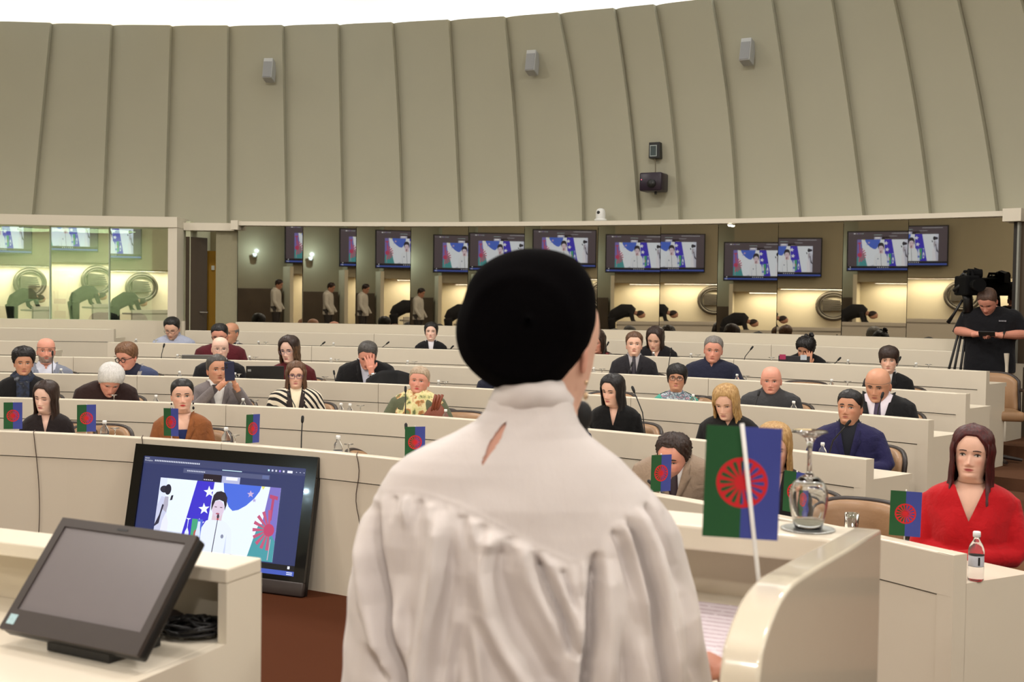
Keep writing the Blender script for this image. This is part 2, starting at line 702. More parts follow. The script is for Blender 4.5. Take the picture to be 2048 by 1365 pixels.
for i in range(12):
    C, n, o = pane(pane_edges[i] + .5, pane_edges[i + 1] - .5, pane_aims[i], window_1, M_MIRROR)
    pane_planes.append((C, n))
# dark backing behind the panes
mb = MB()
arc_box(mb, az(on_ring(474, 550, GLASS_R + .25)), az(on_ring(2032, 550, GLASS_R + .25)), GLASS_R + .22, GLASS_R + .28, .4, Z_GT, n=30)
mb.build('backing', M_BLACK_MATT, window_1)

# --- interpreter booth on the left: clear glass, lit interior
m, nt, b = nodes_of('booth_glass')
N, L = nt.nodes, nt.links
out = N['Material Output']
tr = N.new('ShaderNodeBsdfTransparent')
tr.inputs[0].default_value = (.80, .90, .80, 1)
gl = N.new('ShaderNodeBsdfGlossy')
gl.inputs['Color'].default_value = (.95, .98, .9, 1)
gl.inputs['Roughness'].default_value = .01
ms = N.new('ShaderNodeMixShader')
ms.inputs[0].default_value = .50
L.new(tr.outputs[0], ms.inputs[1])
L.new(gl.outputs[0], ms.inputs[2])
L.new(ms.outputs[0], out.inputs[0])
MATS['booth_glass'] = M_BOOTH = m
window_2 = empty('window_2')
tag(window_2, 'clear greenish glass front of the interpreter booth', 'window', kind='structure')
for (x0, x1, aim) in [(-70, 100, (-8, 466)), (101, 218, (126, 463)), (220, 340, (214, 478))]:
    pane(x0, x1, aim, window_2, M_BOOTH, zt=Z_GT - .04)
mb = MB()
for px in (-71, 100.5, 219):
    p = on_ring(px, 550, GLASS_R)
    mb.box(p.x - .006, p.x + .006, p.y - .02, p.y + .02, Z_GB, Z_GT - .04)
mb.build('glass_seam', mat('pale_seam', (190, 205, 180), .3), window_2)
# booth pillar
p = on_ring(346, 550, GLASS_R)
a0, a1 = az(on_ring(337, 550, GLASS_R - .25)), az(on_ring(355, 550, GLASS_R - .25))
mb = MB()
arc_box(mb, a0, a1, GLASS_R - .28, GLASS_R + .1, .5, Z_GT - .04, n=2)
o = mb.build('trim_4', M_TRIM)
tag(o, 'cream pillar at the right end of the interpreter booth', 'trim', kind='structure')
# booth interior shell
M_BOOTHWALL = mat('booth_wall', (205, 205, 176), .8)
mb = MB()
arc_box(mb, A_L, az(on_ring(366, 550, GLASS_R + 1)), GLASS_R + 1.75, GLASS_R + 1.85, .4, Z_GT + .05, n=20)
o = mb.build('wall_booth', M_BOOTHWALL)
tag(o, 'pale inner wall of the interpreter booth behind glass', 'wall', kind='structure')
mb = MB()
arc_box(mb, a1 + .002, a1 + .006, GLASS_R + .0, GLASS_R + 1.8, .4, Z_GT + .05, n=2)
o = mb.build('wall_booth_side', M_BOOTHWALL)
tag(o, 'pale side wall of the interpreter booth', 'wall', kind='structure')
c = ringpt(az(on_ring(180, 550, GLASS_R + .9)), GLASS_R + .9, Z_GT - .05)
area('booth_light', c, 1.2, 26, (.96, 1, .80))
c2 = ringpt(az(on_ring(20, 550, GLASS_R + .9)), GLASS_R + .9, Z_GT - .05)
area('booth_light', c2, 1.2, 26, (.96, 1, .80))

# --- door between booth and mirror glass
M_GREYWALL = mat('grey_beige_wall', (150, 144, 118), .7)
M_DOOR = mat('dark_brown_door', (78, 66, 54), .45, noise=.12, scale=14, stretch=(1, 1, .1))
M_OCHRE = mat('ochre_wood', (176, 130, 34), .5, noise=.15, scale=12, stretch=(1, 1, .12))
mb = MB()
arc_box(mb, az(on_ring(433, 600, GLASS_R + .1)), az(on_ring(476, 600, GLASS_R + .1)), GLASS_R + .06, GLASS_R + .16, .4, Z_GT - .06, n=2)
o = mb.build('wall_door_side', M_GREYWALL)
tag(o, 'narrow grey beige wall strip between door and mirror glass', 'wall', kind='structure')
door = empty('door_1')
tag(door, 'dark brown door standing ajar beside the interpreter booth', 'door', kind='structure')
A, B = on_ring(373, 600, GLASS_R - .02), on_ring(412, 600, GLASS_R + .30)
d = (B - A)
d.z = 0
mb = MB()
nrm = Vector((d.y, -d.x, 0)).normalized() * .02
vs = []
for q in (A - nrm, B - nrm, B + nrm, A + nrm):
    vs += [(q.x, q.y, .5), (q.x, q.y, 2.58)]
mb.add(vs, [(0, 2, 3, 1), (2, 4, 5, 3), (4, 6, 7, 5), (6, 0, 1, 7), (1, 3, 5, 7), (0, 6, 4, 2)])
mb.build('door_leaf', M_DOOR, door)
mb = MB()
h = on_ring(404, 625, GLASS_R + .24)
mb.tube([h + Vector((0, 0, 0)), h + Vector((0, -.08, 0)), h + Vector((.10, -.09, 0))], .012, 8)
mb.tube([h + Vector((-.02, -.02, .05)), h + Vector((-.02, -.02, -.05))], .016, 8)
mb.build('door_handle', mat('steel', (190, 188, 184), .25, metal=1), door)
mb = MB()
A, B = on_ring(413, 600, GLASS_R + .62), on_ring(433, 600, GLASS_R + .62)
mb.box(A.x, B.x, A.y, A.y + .08, .5, 2.42)
fr = mb.build('door_frame', M_OCHRE, door)
p = on_ring(426, 536, GLASS_R + .6)
mb = MB()
mb.box(p.x - .02, p.x + .02, p.y - .008, p.y, p.z - .03, p.z + .03)
mb.build('door_sign', mat('white_sign', (225, 225, 215), .5), fr)
mb = MB()
mb.box(on_ring(372, 600, GLASS_R + 1.2).x - .4, on_ring(476, 600, GLASS_R + 1.2).x + .4, A.y + .3, A.y + .35, .4, 2.8)
o = mb.build('wall_lobby', mat('lobby_wall', (170, 160, 130), .8))
tag(o, 'beige lobby wall seen through the open door', 'wall', kind='structure')

# --- right end of the back wall: dark door recess and frame
mb = MB()
A = on_ring(2026, 560, GLASS_R - .02)
B = on_ring(2037, 560, GLASS_R - .02)
arc_box(mb, az(A), az(B), GLASS_R - .04, GLASS_R + .02, .5, Z_GT - .06, n=2)
o = mb.build('door_2', mat('near_black_door', (38, 32, 26), .5))
tag(o, 'near black door leaf at the right end of the glass', 'door', kind='structure')
mb = MB()
arc_box(mb, az(on_ring(2037, 560, GLASS_R)), az(on_ring(2041, 560, GLASS_R)), GLASS_R - .08, GLASS_R + .05, .5, Z_GT, n=1)
o = mb.build('trim_5', mat('grey_post', (150, 150, 140), .5))
tag(o, 'slim grey door post at the right end of the back wall', 'trim', kind='structure')
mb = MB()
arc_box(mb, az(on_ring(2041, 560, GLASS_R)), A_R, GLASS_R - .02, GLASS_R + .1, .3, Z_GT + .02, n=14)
o = mb.build('wall_right_low', mat('dark_wood', (84, 70, 54), .6))  # dark brown, one even colour
tag(o, 'dark wood wall right of the mirror glass', 'wall', kind='structure')

# ================================================================== DESK ROWS
row_end = [az(on_ring(px, py, ROW_R[i])) for i, (px, py) in enumerate([(1908, 1114.5), (1733, 917.5), (1857, 842.5), (1932, 787), (1973, 740.5), (2016, 705)])]
row_start = [[A_L + .05], [A_L + .05], [A_L + .05], [A_L + .05], [A_L + .05, az(on_ring(215, 686, ROW_R[4]))], [A_L + .05, az(on_ring(370, 661, ROW_R[5]))]]
row_stop = [[row_end[0]], [row_end[1]], [row_end[2]], [row_end[3]], [az(on_ring(98, 683, ROW_R[4])), row_end[4]], [az(on_ring(228, 657, ROW_R[5])), row_end[5]]]
ORD = ['front', 'second', 'third', 'fourth', 'fifth', 'back']
WT_DROP = .115        # worktop below the panel top


def desk_row(i, a0, a1, label, open_left=False):
    R, zt, zf = ROW_R[i], ROW_TOP[i], ROW_FLOOR[i]
    root = empty('desk_row', ringpt((a0 + a1) / 2, R, zf), label=label, cat='desk')
    inv = Matrix.Translation(-root.location)

    def put(mb, name, m):
        mb.v = [tuple(inv @ Vector(v)) for v in mb.v]
        return mb.build(name, m, root)
    th = .075
    n = max(1, round((a1 - a0) * R / 2.35))
    for k in range(n):
        b0, b1 = a0 + (a1 - a0) * k / n, a0 + (a1 - a0) * (k + 1) / n
        g = .0022 / R
        mb = MB()
        arc_box(mb, b0 + g, b1 - g, R, R + th, zt - .162, zt, n=8, bev=.006)
        put(mb, 'upper_panel', M_DESK)
        mb = MB()
        arc_box(mb, b0 + g, b1 - g, R + .005, R + th, zf - .02, zt - .168, n=8)
        put(mb, 'lower_panel', M_DESK)
    mb = MB()
    arc_box(mb, a0 + .001, a1 - .001, R + .02, R + th - .01, zf, zt - .02, n=16)
    put(mb, 'joint_core', M_GAP)
    mb = MB()
    arc_box(mb, a0 + .002, a1 + .0, R + th - .002, R + .47, zt - WT_DROP - .035, zt - WT_DROP, n=20, bev=.004)
    put(mb, 'worktop', M_DESK)
    for a, s in ((a0, 1), (a1, -1)):
        mb = MB()
        w = .075 / R
        arc_box(mb, min(a, a + s * w), max(a, a + s * w), R + th - .002, R + .44, zf - .02, zt - WT_DROP - .035, n=2)
        put(mb, 'end_panel', M_DESK)
        mb = MB()
        arc_box(mb, min(a, a + s * w), max(a, a + s * w), R + .0, R + th + .0, zf - .02, zt - .001, n=2)
        put(mb, 'end_cap', M_DESK)
    return root


for i in range(6):
    for k, (a0, a1) in enumerate(zip(row_start[i], row_stop[i])):
        if len(row_start[i]) == 2:
            lab = ('short cream desk block at the left end of the %s row' if k == 0 else 'long curved cream desk of the %s row, right of the aisle') % ORD[i]
        else:
            lab = 'long curved cream lacquered desk, %s row' % ORD[i]
        desk_row(i, a0, a1, lab)

# ================================================================== PEOPLE: GENERATOR
HH = .225           # chin to skull top of a scale-1 head
_h = np.array([-2.9, -2.4, -1.8, -1.2, -.8, -.66, -.56, -.49, -.43, -.37, -.31, -.22, -.12, -.06, -.02, 0, .03, .07, .12, .17, .22, .28, .35, .42, .48, .55, .62, .70, .78, .85, .91, .96, .99, 1.0])
_w = np.array([.16, .155, .15, .158, .160, .156, .134, .106, .079, .064, .058, .056, .056, .055, .052, .051, .0515, .0535, .057, .0605, .0635, .0665, .069, .071, .073, .0748, .0757, .0750, .0722, .066, .056, .040, .021, .0006])
_f = np.array([.118, .112, .108, .112, .104, .094, .082, .072, .062, .053, .048, .046, .049, .060, .074, .083, .090, .0915, .0895, .0905, .0895, .0890, .0885, .0870, .0868, .0915, .0930, .0915, .0865, .0775, .0640, .0440, .0225, .0006])
_b = np.array([.11, .105, .10, .105, .100, .096, .089, .083, .076, .068, .062, .058, .055, .053, .0525, .0525, .053, .055, .059, .065, .073, .083, .092, .098, .102, .104, .104, .102, .097, .087, .073, .052, .026, .0006])
_n = np.array([2.5, 2.5, 2.5, 2.5, 2.4, 2.4, 2.3, 2.2, 2.1, 2.0, 2.0, 2.0, 2.0, 1.9, 1.8, 1.78, 1.78, 1.82, 1.9, 1.98, 2.05, 2.12, 2.18, 2.22, 2.26, 2.3, 2.32, 2.3, 2.25, 2.2, 2.1, 2.05, 2.0, 2.0])


def g2(a, s):
    return np.exp(-(a / s) ** 2)


def head_surf(th, h, fat=1.0):
    """th 0 = front; returns x,y,z arrays of the bare body surface (chin at z=0, facing -Y)"""
    th = np.asarray(th, float)
    h = np.asarray(h, float)
    w = np.interp(h, _h, _w)
    f_ = np.interp(h, _h, _f)
    b_ = np.interp(h, _h, _b)
    n = np.interp(h, _h, _n)
    w = w * np.where(h > -.1, 1.05, 1.0)
    w = w * (1 + (fat - 1) * np.where(h < .55, 1, np.clip((.8 - h) * 4, 0, 1)))
    s, c = np.sin(th), np.cos(th)
    x = w * np.sign(s) * np.abs(s) ** (2 / n)
    ex = np.where(c > 0, 2 / n, 1.0)
    y = np.where(c > 0, -f_ * np.abs(c) ** ex, b_ * np.abs(c) ** ex)
    z = h * HH
    fr = np.clip(c, 0, 1) ** .5 * (h > -.03)
    ax = np.abs(x)
    nose = np.interp(h, [.225, .24, .262, .285, .305, .34, .40, .46, .51, .56], [0, .004, .0145, .0215, .0225, .018, .0115, .0060, .0022, 0])
    sig = np.interp(h, [.22, .26, .30, .36, .46, .55], [.0150, .0150, .0125, .0095, .0085, .012])
    d = nose * np.exp(-(x / sig) ** 2)
    d += .0045 * np.exp(-((ax - .0135) / .006) ** 2 - ((h - .265) / .022) ** 2)          # nostril wings
    d += -.0085 * np.exp(-((ax - .0315) / .0150) ** 2 - ((h - .468) / .045) ** 2)          # sockets
    d += .0030 * np.exp(-((ax - .028) / .020) ** 2 - ((h - .545) / .030) ** 2)
    d += .0040 * np.exp(-((ax - .044) / .018) ** 2 - ((h - .36) / .07) ** 2)
    d += .0042 * np.exp(-(x / .0190) ** 2 - ((h - .192) / .015) ** 2)
    d += .0050 * np.exp(-(x / .0170) ** 2 - ((h - .148) / .017) ** 2)
    d += -.0035 * np.exp(-(x / .0230) ** 4 - ((h - .171) / .008) ** 2)
    d += -.0030 * np.exp(-(x / .0250) ** 2 - ((h - .105) / .020) ** 2)
    d += .0035 * np.exp(-(x / .0170) ** 2 - ((h - .045) / .040) ** 2)
    d += -.0016 * np.exp(-((ax - .026 - (.24 - h) * .06) / .004) ** 2 - ((h - .22) / .05) ** 2)   # smile fold
    y = y - d * fr
    return x, y, z


def face_y(x, h, fat=1.0):
    """front surface y at lateral x and height h"""
    lo, hi = 0.0, math.pi / 2
    for _ in range(30):
        m = (lo + hi) / 2
        xx = float(head_surf(m, h, fat)[0])
        if xx < abs(x):
            lo = m
        else:
            hi = m
    return float(head_surf(lo, h, fat)[1])


COLS = 76
_u = np.arange(COLS) / COLS
TH = 2 * math.pi * _u - .72 * np.sin(2 * math.pi * _u)
RINGS = np.concatenate([[1.0, .993, .975, .955, .93], np.linspace(.90, .60, 11)[:-1], np.linspace(.60, .10, 40)[:-1], np.linspace(.10, -.06, 9), [-.09, -.12, -.17, -.22, -.27, -.31, -.34, -.37, -.40, -.43, -.46, -.49, -.525, -.56, -.61, -.66, -.73, -.8, -1.0, -1.2, -1.5, -1.8, -2.4, -2.9]])


def rot_head(V, hs, k, yaw, pitch, roll, lean):
    """V (n,3) scale-1 coords; rotate about the neck, fading to the shoulders"""
    piv = np.array([0, .012, -.055])
    wgt = np.clip((hs + .46) / .40, 0, 1)
    wgt = wgt * wgt * (3 - 2 * wgt)
    out = np.empty_like(V)
    for t in np.unique(np.round(wgt, 4)):
        idx = np.abs(wgt - t) < 6e-5
        R = np.array(Euler((pitch * t, roll * t, yaw * t), 'YXZ').to_matrix())
        out[idx] = (V[idx] - piv) @ R.T + piv
    out[:, 1] += lean * wgt
    return out


def head_matrix(k, yaw, pitch, roll, lean, zc):
    piv = Vector((0, .012, -.055))
    R = Euler((pitch, roll, yaw), 'YXZ').to_matrix().to_4x4()
    return Matrix.Translation((0, 0, zc)) @ Matrix.Scale(k, 4) @ Matrix.Translation(Vector((0, lean, 0)) + piv) @ R @ Matrix.Translation(-piv)


def remesh(mb, name, vox, smooth=3, parent=None, m=None, fac=.5):
    o = mb.build(name + '_tmp')
    r = o.modifiers.new('r', 'REMESH')
    r.mode = 'VOXEL'
    r.voxel_size = vox
    r.use_smooth_shade = True
    if smooth:
        s = o.modifiers.new('s', 'SMOOTH')
        s.iterations = smooth
        s.factor = fac
    dg = bpy.context.evaluated_depsgraph_get()
    me = bpy.data.meshes.new_from_object(o.evaluated_get(dg))
    old = o.data
    bpy.data.objects.remove(o)
    bpy.data.meshes.remove(old)
    me.name = name
    me.materials.clear()
    if m:
        me.materials.append(m)
    me.polygons.foreach_set('use_smooth', [True] * len(me.polygons))
    return me


# ---- torso of the clothes, chin at z=0
_tz = np.array([-.70, -.61, -.52, -.41, -.31, -.23, -.172, -.140, -.118, -.102, -.088, -.076, -.066])
_tw = np.array([.185, .185, .178, .178, .186, .198, .200, .186, .160, .122, .086, .068, .062])
_tf = np.array([.140, .137, .130, .124, .124, .120, .108, .097, .086, .074, .064, .057, .054])
_tb = np.array([.125, .122, .115, .113, .118, .121, .117, .110, .103, .094, .082, .072, .068])


def torso_pt(th, z, wid=1.0, dep=1.0, off=0.0, bust=0.0):
    w = np.interp(z, _tz, _tw) * (1 + (wid - 1) * np.clip((-z - .075) / .07, 0, 1)) + off
    f_ = np.interp(z, _tz, _tf) * (1 + (dep - 1) * np.clip((-z - .09) / .1, 0, 1)) + off
    b_ = np.interp(z, _tz, _tb) * (1 + (dep - 1) * .5 * np.clip((-z - .09) / .1, 0, 1)) + off
    n = 2.35
    s, c = np.sin(th), np.cos(th)
    x = w * np.sign(s) * np.abs(s) ** (2 / n)
    y = np.where(c > 0, -f_ * np.abs(c) ** (2 / n), b_ * np.abs(c) ** (2 / n))
    if bust:
        y = y - bust * np.exp(-((np.abs(x) - .075) / .055) ** 2 - ((z + .290) / .065) ** 2) * (c > 0)
    return x, y, np.broadcast_to(z, np.shape(x))


def torso_front(x, z, wid=1.0, dep=1.0, off=0.0, bust=0.0):
    w = float(np.interp(z, _tz, _tw) * (1 + (wid - 1) * np.clip((-z - .075) / .07, 0, 1)) + off)
    f_ = float(np.interp(z, _tz, _tf) * (1 + (dep - 1) * np.clip((-z - .09) / .1, 0, 1)) + off)
    q = max(0.0, 1 - min(1, abs(x) / w) ** 2.35)
    y = -f_ * q ** (1 / 2.35)
    if bust:
        y -= bust * math.exp(-((abs(x) - .075) / .055) ** 2 - ((z + .290) / .065) ** 2)
    return y


def loft_torso(mb, k, zc, wid, dep, off, zs, bust=0.0, nth=40):
    th = np.linspace(0, 2 * math.pi, nth, endpoint=False)
    vs, fs = [], []
    for z in zs:
        x, y, zz = torso_pt(th, z, wid, dep, off, bust)
        for q in range(nth):
            vs.append((x[q] * k, y[q] * k, zz[q] * k + zc))
    for i in range(len(zs) - 1):
        for q in range(nth):
            q2 = (q + 1) % nth
            fs.append((i * nth + q, i * nth + q2, (i + 1) * nth + q2, (i + 1) * nth + q))
    fs.append(tuple(range(nth - 1, -1, -1)))
    fs.append(tuple((len(zs) - 1) * nth + q for q in range(nth)))
    mb.add(vs, fs)


def hand_shape(mb, M, curl=.5, spread=.05, side=1, thumb=.5, k=1.0, fingers=(1, 1, 1, 1)):
    """hand: wrist at origin, fingers to +X, palm down (-Z), thumb towards side*Y"""
    mb.ellipsoid((.045, 0, 0), (.052, .042, .016), 14, 8, M=M)
    mb.tube([(-.04, 0, 0), (-.01, 0, 0), (.03, 0, 0)], [.027, .026, .028], 10, M=M)
    ln = [.070, .079, .074, .058]
    for i in range(4):
        y = side * (.030 - i * .020)
        L = ln[i]
        c = curl * fingers[i]
        p = Vector((.082 - abs(i - 1.2) * .004, y, .003))
        pts = [p - Vector((.03, 0, 0)), p]
        a = 0.0
        for sgl, part in ((.45, .45), (.8, .30), (.6, .25)):
            a += c * sgl * 1.5
            p = p + Vector((math.cos(a) * L * part, side * spread * (1.5 - i) * L * part, -math.sin(a) * L * part))
            pts.append(p)
        mb.tube(pts, [.0105, .0098, .0092, .0085, .0068], 8, M=M)
    p = Vector((.018, side * .030, -.004))
    pts = [Vector((.0, side * .012, -.002)), p]
    d = Vector((.6, side * (.8 - thumb * .6), -.25 - thumb * .3)).normalized()
    pts.append(p + d * .032)
    d2 = Vector((.85, side * (.35 - thumb * .5), -.3 - thumb * .2)).normalized()
    pts.append(p + d * .032 + d2 * .028)
    mb.tube(pts, [.014, .0135, .0112, .0082], 8, M=M)


def frame_to(origin, xdir, updir):
    """matrix whose +X points along xdir and +Z near updir"""
    x = Vector(xdir).normalized()
    z = Vector(updir)
    z = (z - x * z.dot(x)).normalized()
    y = z.cross(x)
    return Matrix(((x.x, y.x, z.x, origin[0]), (x.y, y.y, z.y, origin[1]), (x.z, y.z, z.z, origin[2]), (0, 0, 0, 1)))


def noise1(x, seed, amp=1.0):
    r = np.random.RandomState(seed)
    v = 0
    for q in range(5):
        v = v + np.sin(x * r.uniform(2, 9) * (q + 1) * .8 + r.uniform(0, 6.28)) * (.6 ** q)
    return v * amp


def hair_cap(hl, T, Mh, m, parent, seed=1, htop=1.0, part=None, fat=1.0, name='hair', rough=.0022, nrow=20):
    """hl(theta_deg in -180..180) -> hairline height; T(theta_deg, t) -> thickness"""
    nth = 72
    th = np.linspace(0, 2 * math.pi, nth, endpoint=False)
    vs, fs = [], []
    rs = np.random.RandomState(seed)
    for i in range(nrow):
        t = i / (nrow - 1)
        for q in range(nth):
            d = math.degrees(th[q])
            d = d - 360 if d > 180 else d
            h0 = hl(d)
            h1 = max(htop if not callable(htop) else htop(d), h0 + .005)
            if i == 0:
                h, off = h0 - .004, -.004
            else:
                h = h0 + (h1 - h0) * (t ** .85)
                off = T(d, t)
                off += rough * math.sin(d * .55 + h * 40 + seed) * math.sin(d * .23 + seed * 2) + rs.uniform(-1, 1) * rough * .45
                if h1 < .99 and i == nrow - 1:
                    off = -.004
            x, y, z = head_surf(th[q], min(h, .9995), fat)
            nx, ny, nz = float(x) / .0056, float(y) / .0090, (float(z) - .115) / .0135
            if h > .2 and abs(d) < 75:
                pass
            l = math.sqrt(nx * nx + ny * ny + nz * nz) + 1e-9
            vs.append(Mh @ Vector((float(x) + nx / l * off, float(y) + ny / l * off, float(z) + nz / l * off)))
    for i in range(nrow - 1):
        for q in range(nth):
            q2 = (q + 1) % nth
            fs.append((i * nth + q, i * nth + q2, (i + 1) * nth + q2, (i + 1) * nth + q))
    fs.append(tuple((nrow - 1) * nth + q for q in range(nth)))
    return obj(name, vs, fs, m, parent, True)


def pl(d, *pairs):
    """piecewise linear in |d|"""
    return float(np.interp(abs(d), [p[0] for p in pairs], [p[1] for p in pairs]))


def hair_curtain(Mh, m, parent, L, th0, w=.092, b=.108, fwd=0.0, T=.020, seed=3, flare=.02, name='hair_length', wave=.0, h_start=.86, one_side=None):
    """sheet of long hair hanging from the crown: th0 = half opening at the face (deg); L = length below the chin (m)"""
    nth, nrow = 64, 30
    lo, hi = math.radians(th0), 2 * math.pi - math.radians(th0)
    outer, inner = [], []
    z_top, z_bot = h_start * HH, -L
    rs = np.random.RandomState(seed)
    for i in range(nrow):
        t = i / (nrow - 1)
        z = z_top + (z_bot - z_top) * t
        zz = z
        for q in range(nth):
            a = lo + (hi - lo) * q / (nth - 1)
            d = math.degrees(a)
            d = d - 360 if d > 180 else d
            h = z / HH
            hc = max(h, .30)
            x, y, _ = head_surf(a, hc)
            x, y = float(x), float(y)
            l = math.hypot(x, y) + 1e-9
            tt = T * min(1, .35 + t * 3)
            xo, yo = x + x / l * tt, y + y / l * tt
            s = max(0, min(1, (.42 - h) / .5))
            s = s * s * (3 - 2 * s)
            down = max(0.0, -.02 - z)
            wx = w + flare * min(1, down / .2)
            cx, cy = wx * math.sin(a), (-(.078 + 0 * down) * math.cos(a) if math.cos(a) > 0 else -b * math.cos(a))
            fr = max(0, (110 - abs(d)) / 80)
            cy -= fwd * min(1, fr) * min(1, down / .09)
            cy += .02 * min(1, down / .12) * (1 if abs(d) > 120 else 0)
            X, Y = xo * (1 - s) + cx * s, yo * (1 - s) + cy * s
            rid = .0030 * math.sin(q * 1.15 + 1.2 * math.sin(z * 14 + seed)) + .0016 * math.sin(q * 2.7 + z * 20)
            if wave:
                rid += wave * math.sin(z * 70 + d * .09 + seed) * min(1, t * 2)
            rid *= min(1, t * 3)
            X += X / (math.hypot(X, Y) + 1e-6) * rid
            Y += Y / (math.hypot(X, Y) + 1e-6) * rid
            if i == nrow - 1:
                zz = z - .012 * math.sin(q * .9) + rs.uniform(-.008, .008)
            outer.append(Mh @ Vector((X, Y, zz)))
            ll = math.hypot(X, Y) + 1e-6
            tin = .016 if s > .3 else .010
            if q in (0, nth - 1):
                tin = .004
            inner.append(Mh @ Vector((X - X / ll * tin, Y - Y / ll * tin, zz + (.01 if i == nrow - 1 else 0))))
    vs = outer + inner
    N_ = len(outer)
    fs = []
    for i in range(nrow - 1):
        for q in range(nth - 1):
            a = i * nth + q
            fs.append((a, a + nth, a + nth + 1, a + 1))
            fs.append((N_ + a, N_ + a + 1, N_ + a + nth + 1, N_ + a + nth))
    for i in range(nrow - 1):
        a = i * nth
        fs.append((a, N_ + a, N_ + a + nth, a + nth))
        a = i * nth + nth - 1
        fs.append((a, a + nth, N_ + a + nth, N_ + a))
    for q in range(nth - 1):
        fs.append((q, q + 1, N_ + q + 1, N_ + q))
        a = (nrow - 1) * nth + q
        fs.append((a, N_ + a, N_ + a + 1, a + 1))
    return obj(name, vs, fs, m, parent, True)


def make_glasses(Mh, parent, style='round', rgb=(20, 18, 20), r=.0022, fat=1.0):
    mb = MB()
    for s in (-1, 1):
        pts = []
        for q in range(17):
            a = 2 * math.pi * q / 16
            if style == 'round':
                x, z = .0225 * math.cos(a), .0205 * math.sin(a)
            else:
                x = .0250 * math.copysign(abs(math.cos(a)) ** .6, math.cos(a))
                z = .0165 * math.copysign(abs(math.sin(a)) ** .6, math.sin(a))
            pts.append((s * .0325 + x, -.103 + .0018 * abs(x) / .02 + .10 * max(0, abs(s * .0325 + x) - .03) ** 1.0 * .35, .455 * HH + z))
        mb.tube(pts, r, 6, cap=False)
        mb.tube([(s * .056, -.101, .475 * HH), (s * .071, -.085, .478 * HH), (s * .080, -.01, .47 * HH), (s * .078, .012, .43 * HH)], r * .9, 6)
    mb.tube([(-.011, -.104, .462 * HH), (0, -.108, .475 * HH), (.011, -.104, .462 * HH)], r, 6)
    mb.v = [tuple(Mh @ Vector(v)) for v in mb.v]
    return mb.build('glasses', mat('frame_%d_%d_%d' % rgb, rgb, .35), parent, True)


M_EYEW = mat('eye_white', (214, 204, 196), .3, noise=.02)
M_LASH = mat('lash_dark', (30, 22, 20), .6)


def iris_mat(rgb):
    return mat('iris_%d_%d_%d' % rgb, rgb, .2)


def make_eyes(Mh, parent, closed=False, iris=(60, 42, 30), look=0.0, fat=1.0, lash=1.0, down=False):
    for s in (-1, 1):
        mb = MB()
        ex, eh = s * .0315, .462
        y0 = face_y(ex, eh, fat)
        yi = min(face_y(s * .017, eh, fat), y0 + .004)
        # almond lens
        n = 14
        ring = []
        open_ = 0.0 if closed else (.0062 if not down else .0030)
        vs, fs = [(ex, y0 - .0035, eh * HH)], []
        for q in range(n):
            a = 2 * math.pi * q / n
            x = .0142 * math.cos(a)
            z = (open_ if math.sin(a) > 0 else open_ * .75) * math.sin(a) * (1 - .25 * abs(math.cos(a)))
            yy = face_y(ex + x, eh + z / HH, fat)
            vs.append((ex + x, yy - .0008, eh * HH + z))
        if not closed:
            for q in range(n):
                fs.append((0, 1 + (q + 1) % n, 1 + q))
            mb.add(vs, fs, 0)
            # iris and pupil
            dx = look * .005
            for rr, mi, dy in ((.0057, 1, .0041), (.0028, 2, .0046)):
                v2, f2 = [], []
                for q in range(12):
                    a = 2 * math.pi * q / 12
                    zz = max(-open_ * .72, min(open_ * .92, rr * math.sin(a)))
                    v2.append((ex + dx + rr * math.cos(a), y0 - dy, eh * HH + zz))
                f2.append(tuple(range(11, -1, -1)))
                mb.add(v2, f2, mi)
        # lash line
        up = []
        for q in range(7):
            t = q / 6
            x = (-.0148 + .0296 * t)
            z = open_ * math.sin(math.pi * t) * .98 + (.0004 if not closed else -.004 * math.sin(math.pi * t))
            up.append(Vector((ex + x, face_y(ex + x, eh + z / HH, fat) - .0022, eh * HH + z)))
        mb.tube(up, [.0006, .0012 * lash, .0015 * lash, .0016 * lash, .0015 * lash, .0012 * lash, .0006], 5, 2)
        mb.v = [tuple(Mh @ Vector(v)) for v in mb.v]
        mb.build('eye', None, parent, True, mats=[M_EYEW, iris_mat(iris), M_LASH])


def make_brows(Mh, parent, m, thick=.0032, arch=.004, fat=1.0, drop=0.0):
    for s in (-1, 1):
        mb = MB()
        pts, rad = [], []
        for q in range(8):
            t = q / 7
            x = s * (.013 + .036 * t)
            hh = .548 - drop + (arch * math.sin(math.pi * min(1, t * .75 + .1)) - .002 * t) / HH
            pts.append(Vector((x, face_y(x, hh, fat) - .0004, hh * HH)))
            rad.append(thick * (.65 + .5 * math.sin(math.pi * (.15 + .8 * t))) * (1 if q < 7 else .4))
        # flattened strip
        vs, fs = [], []
        for i, p in enumerate(pts):
            for (dz, dy) in ((rad[i], .0002), (rad[i] * .3, -.0022), (-rad[i] * .8, -.0014), (-rad[i], .0006)):
                vs.append((p.x, p.y + dy, p.z + dz))
        for i in range(len(pts) - 1):
            for q in range(3):
                fs.append((i * 4 + q, i * 4 + q + 1, i * 4 + 5 + q, i * 4 + 4 + q))
        mb.add(vs, fs)
        mb.v = [tuple(Mh @ Vector(v)) for v in mb.v]
        mb.build('eyebrow', m, parent, True)


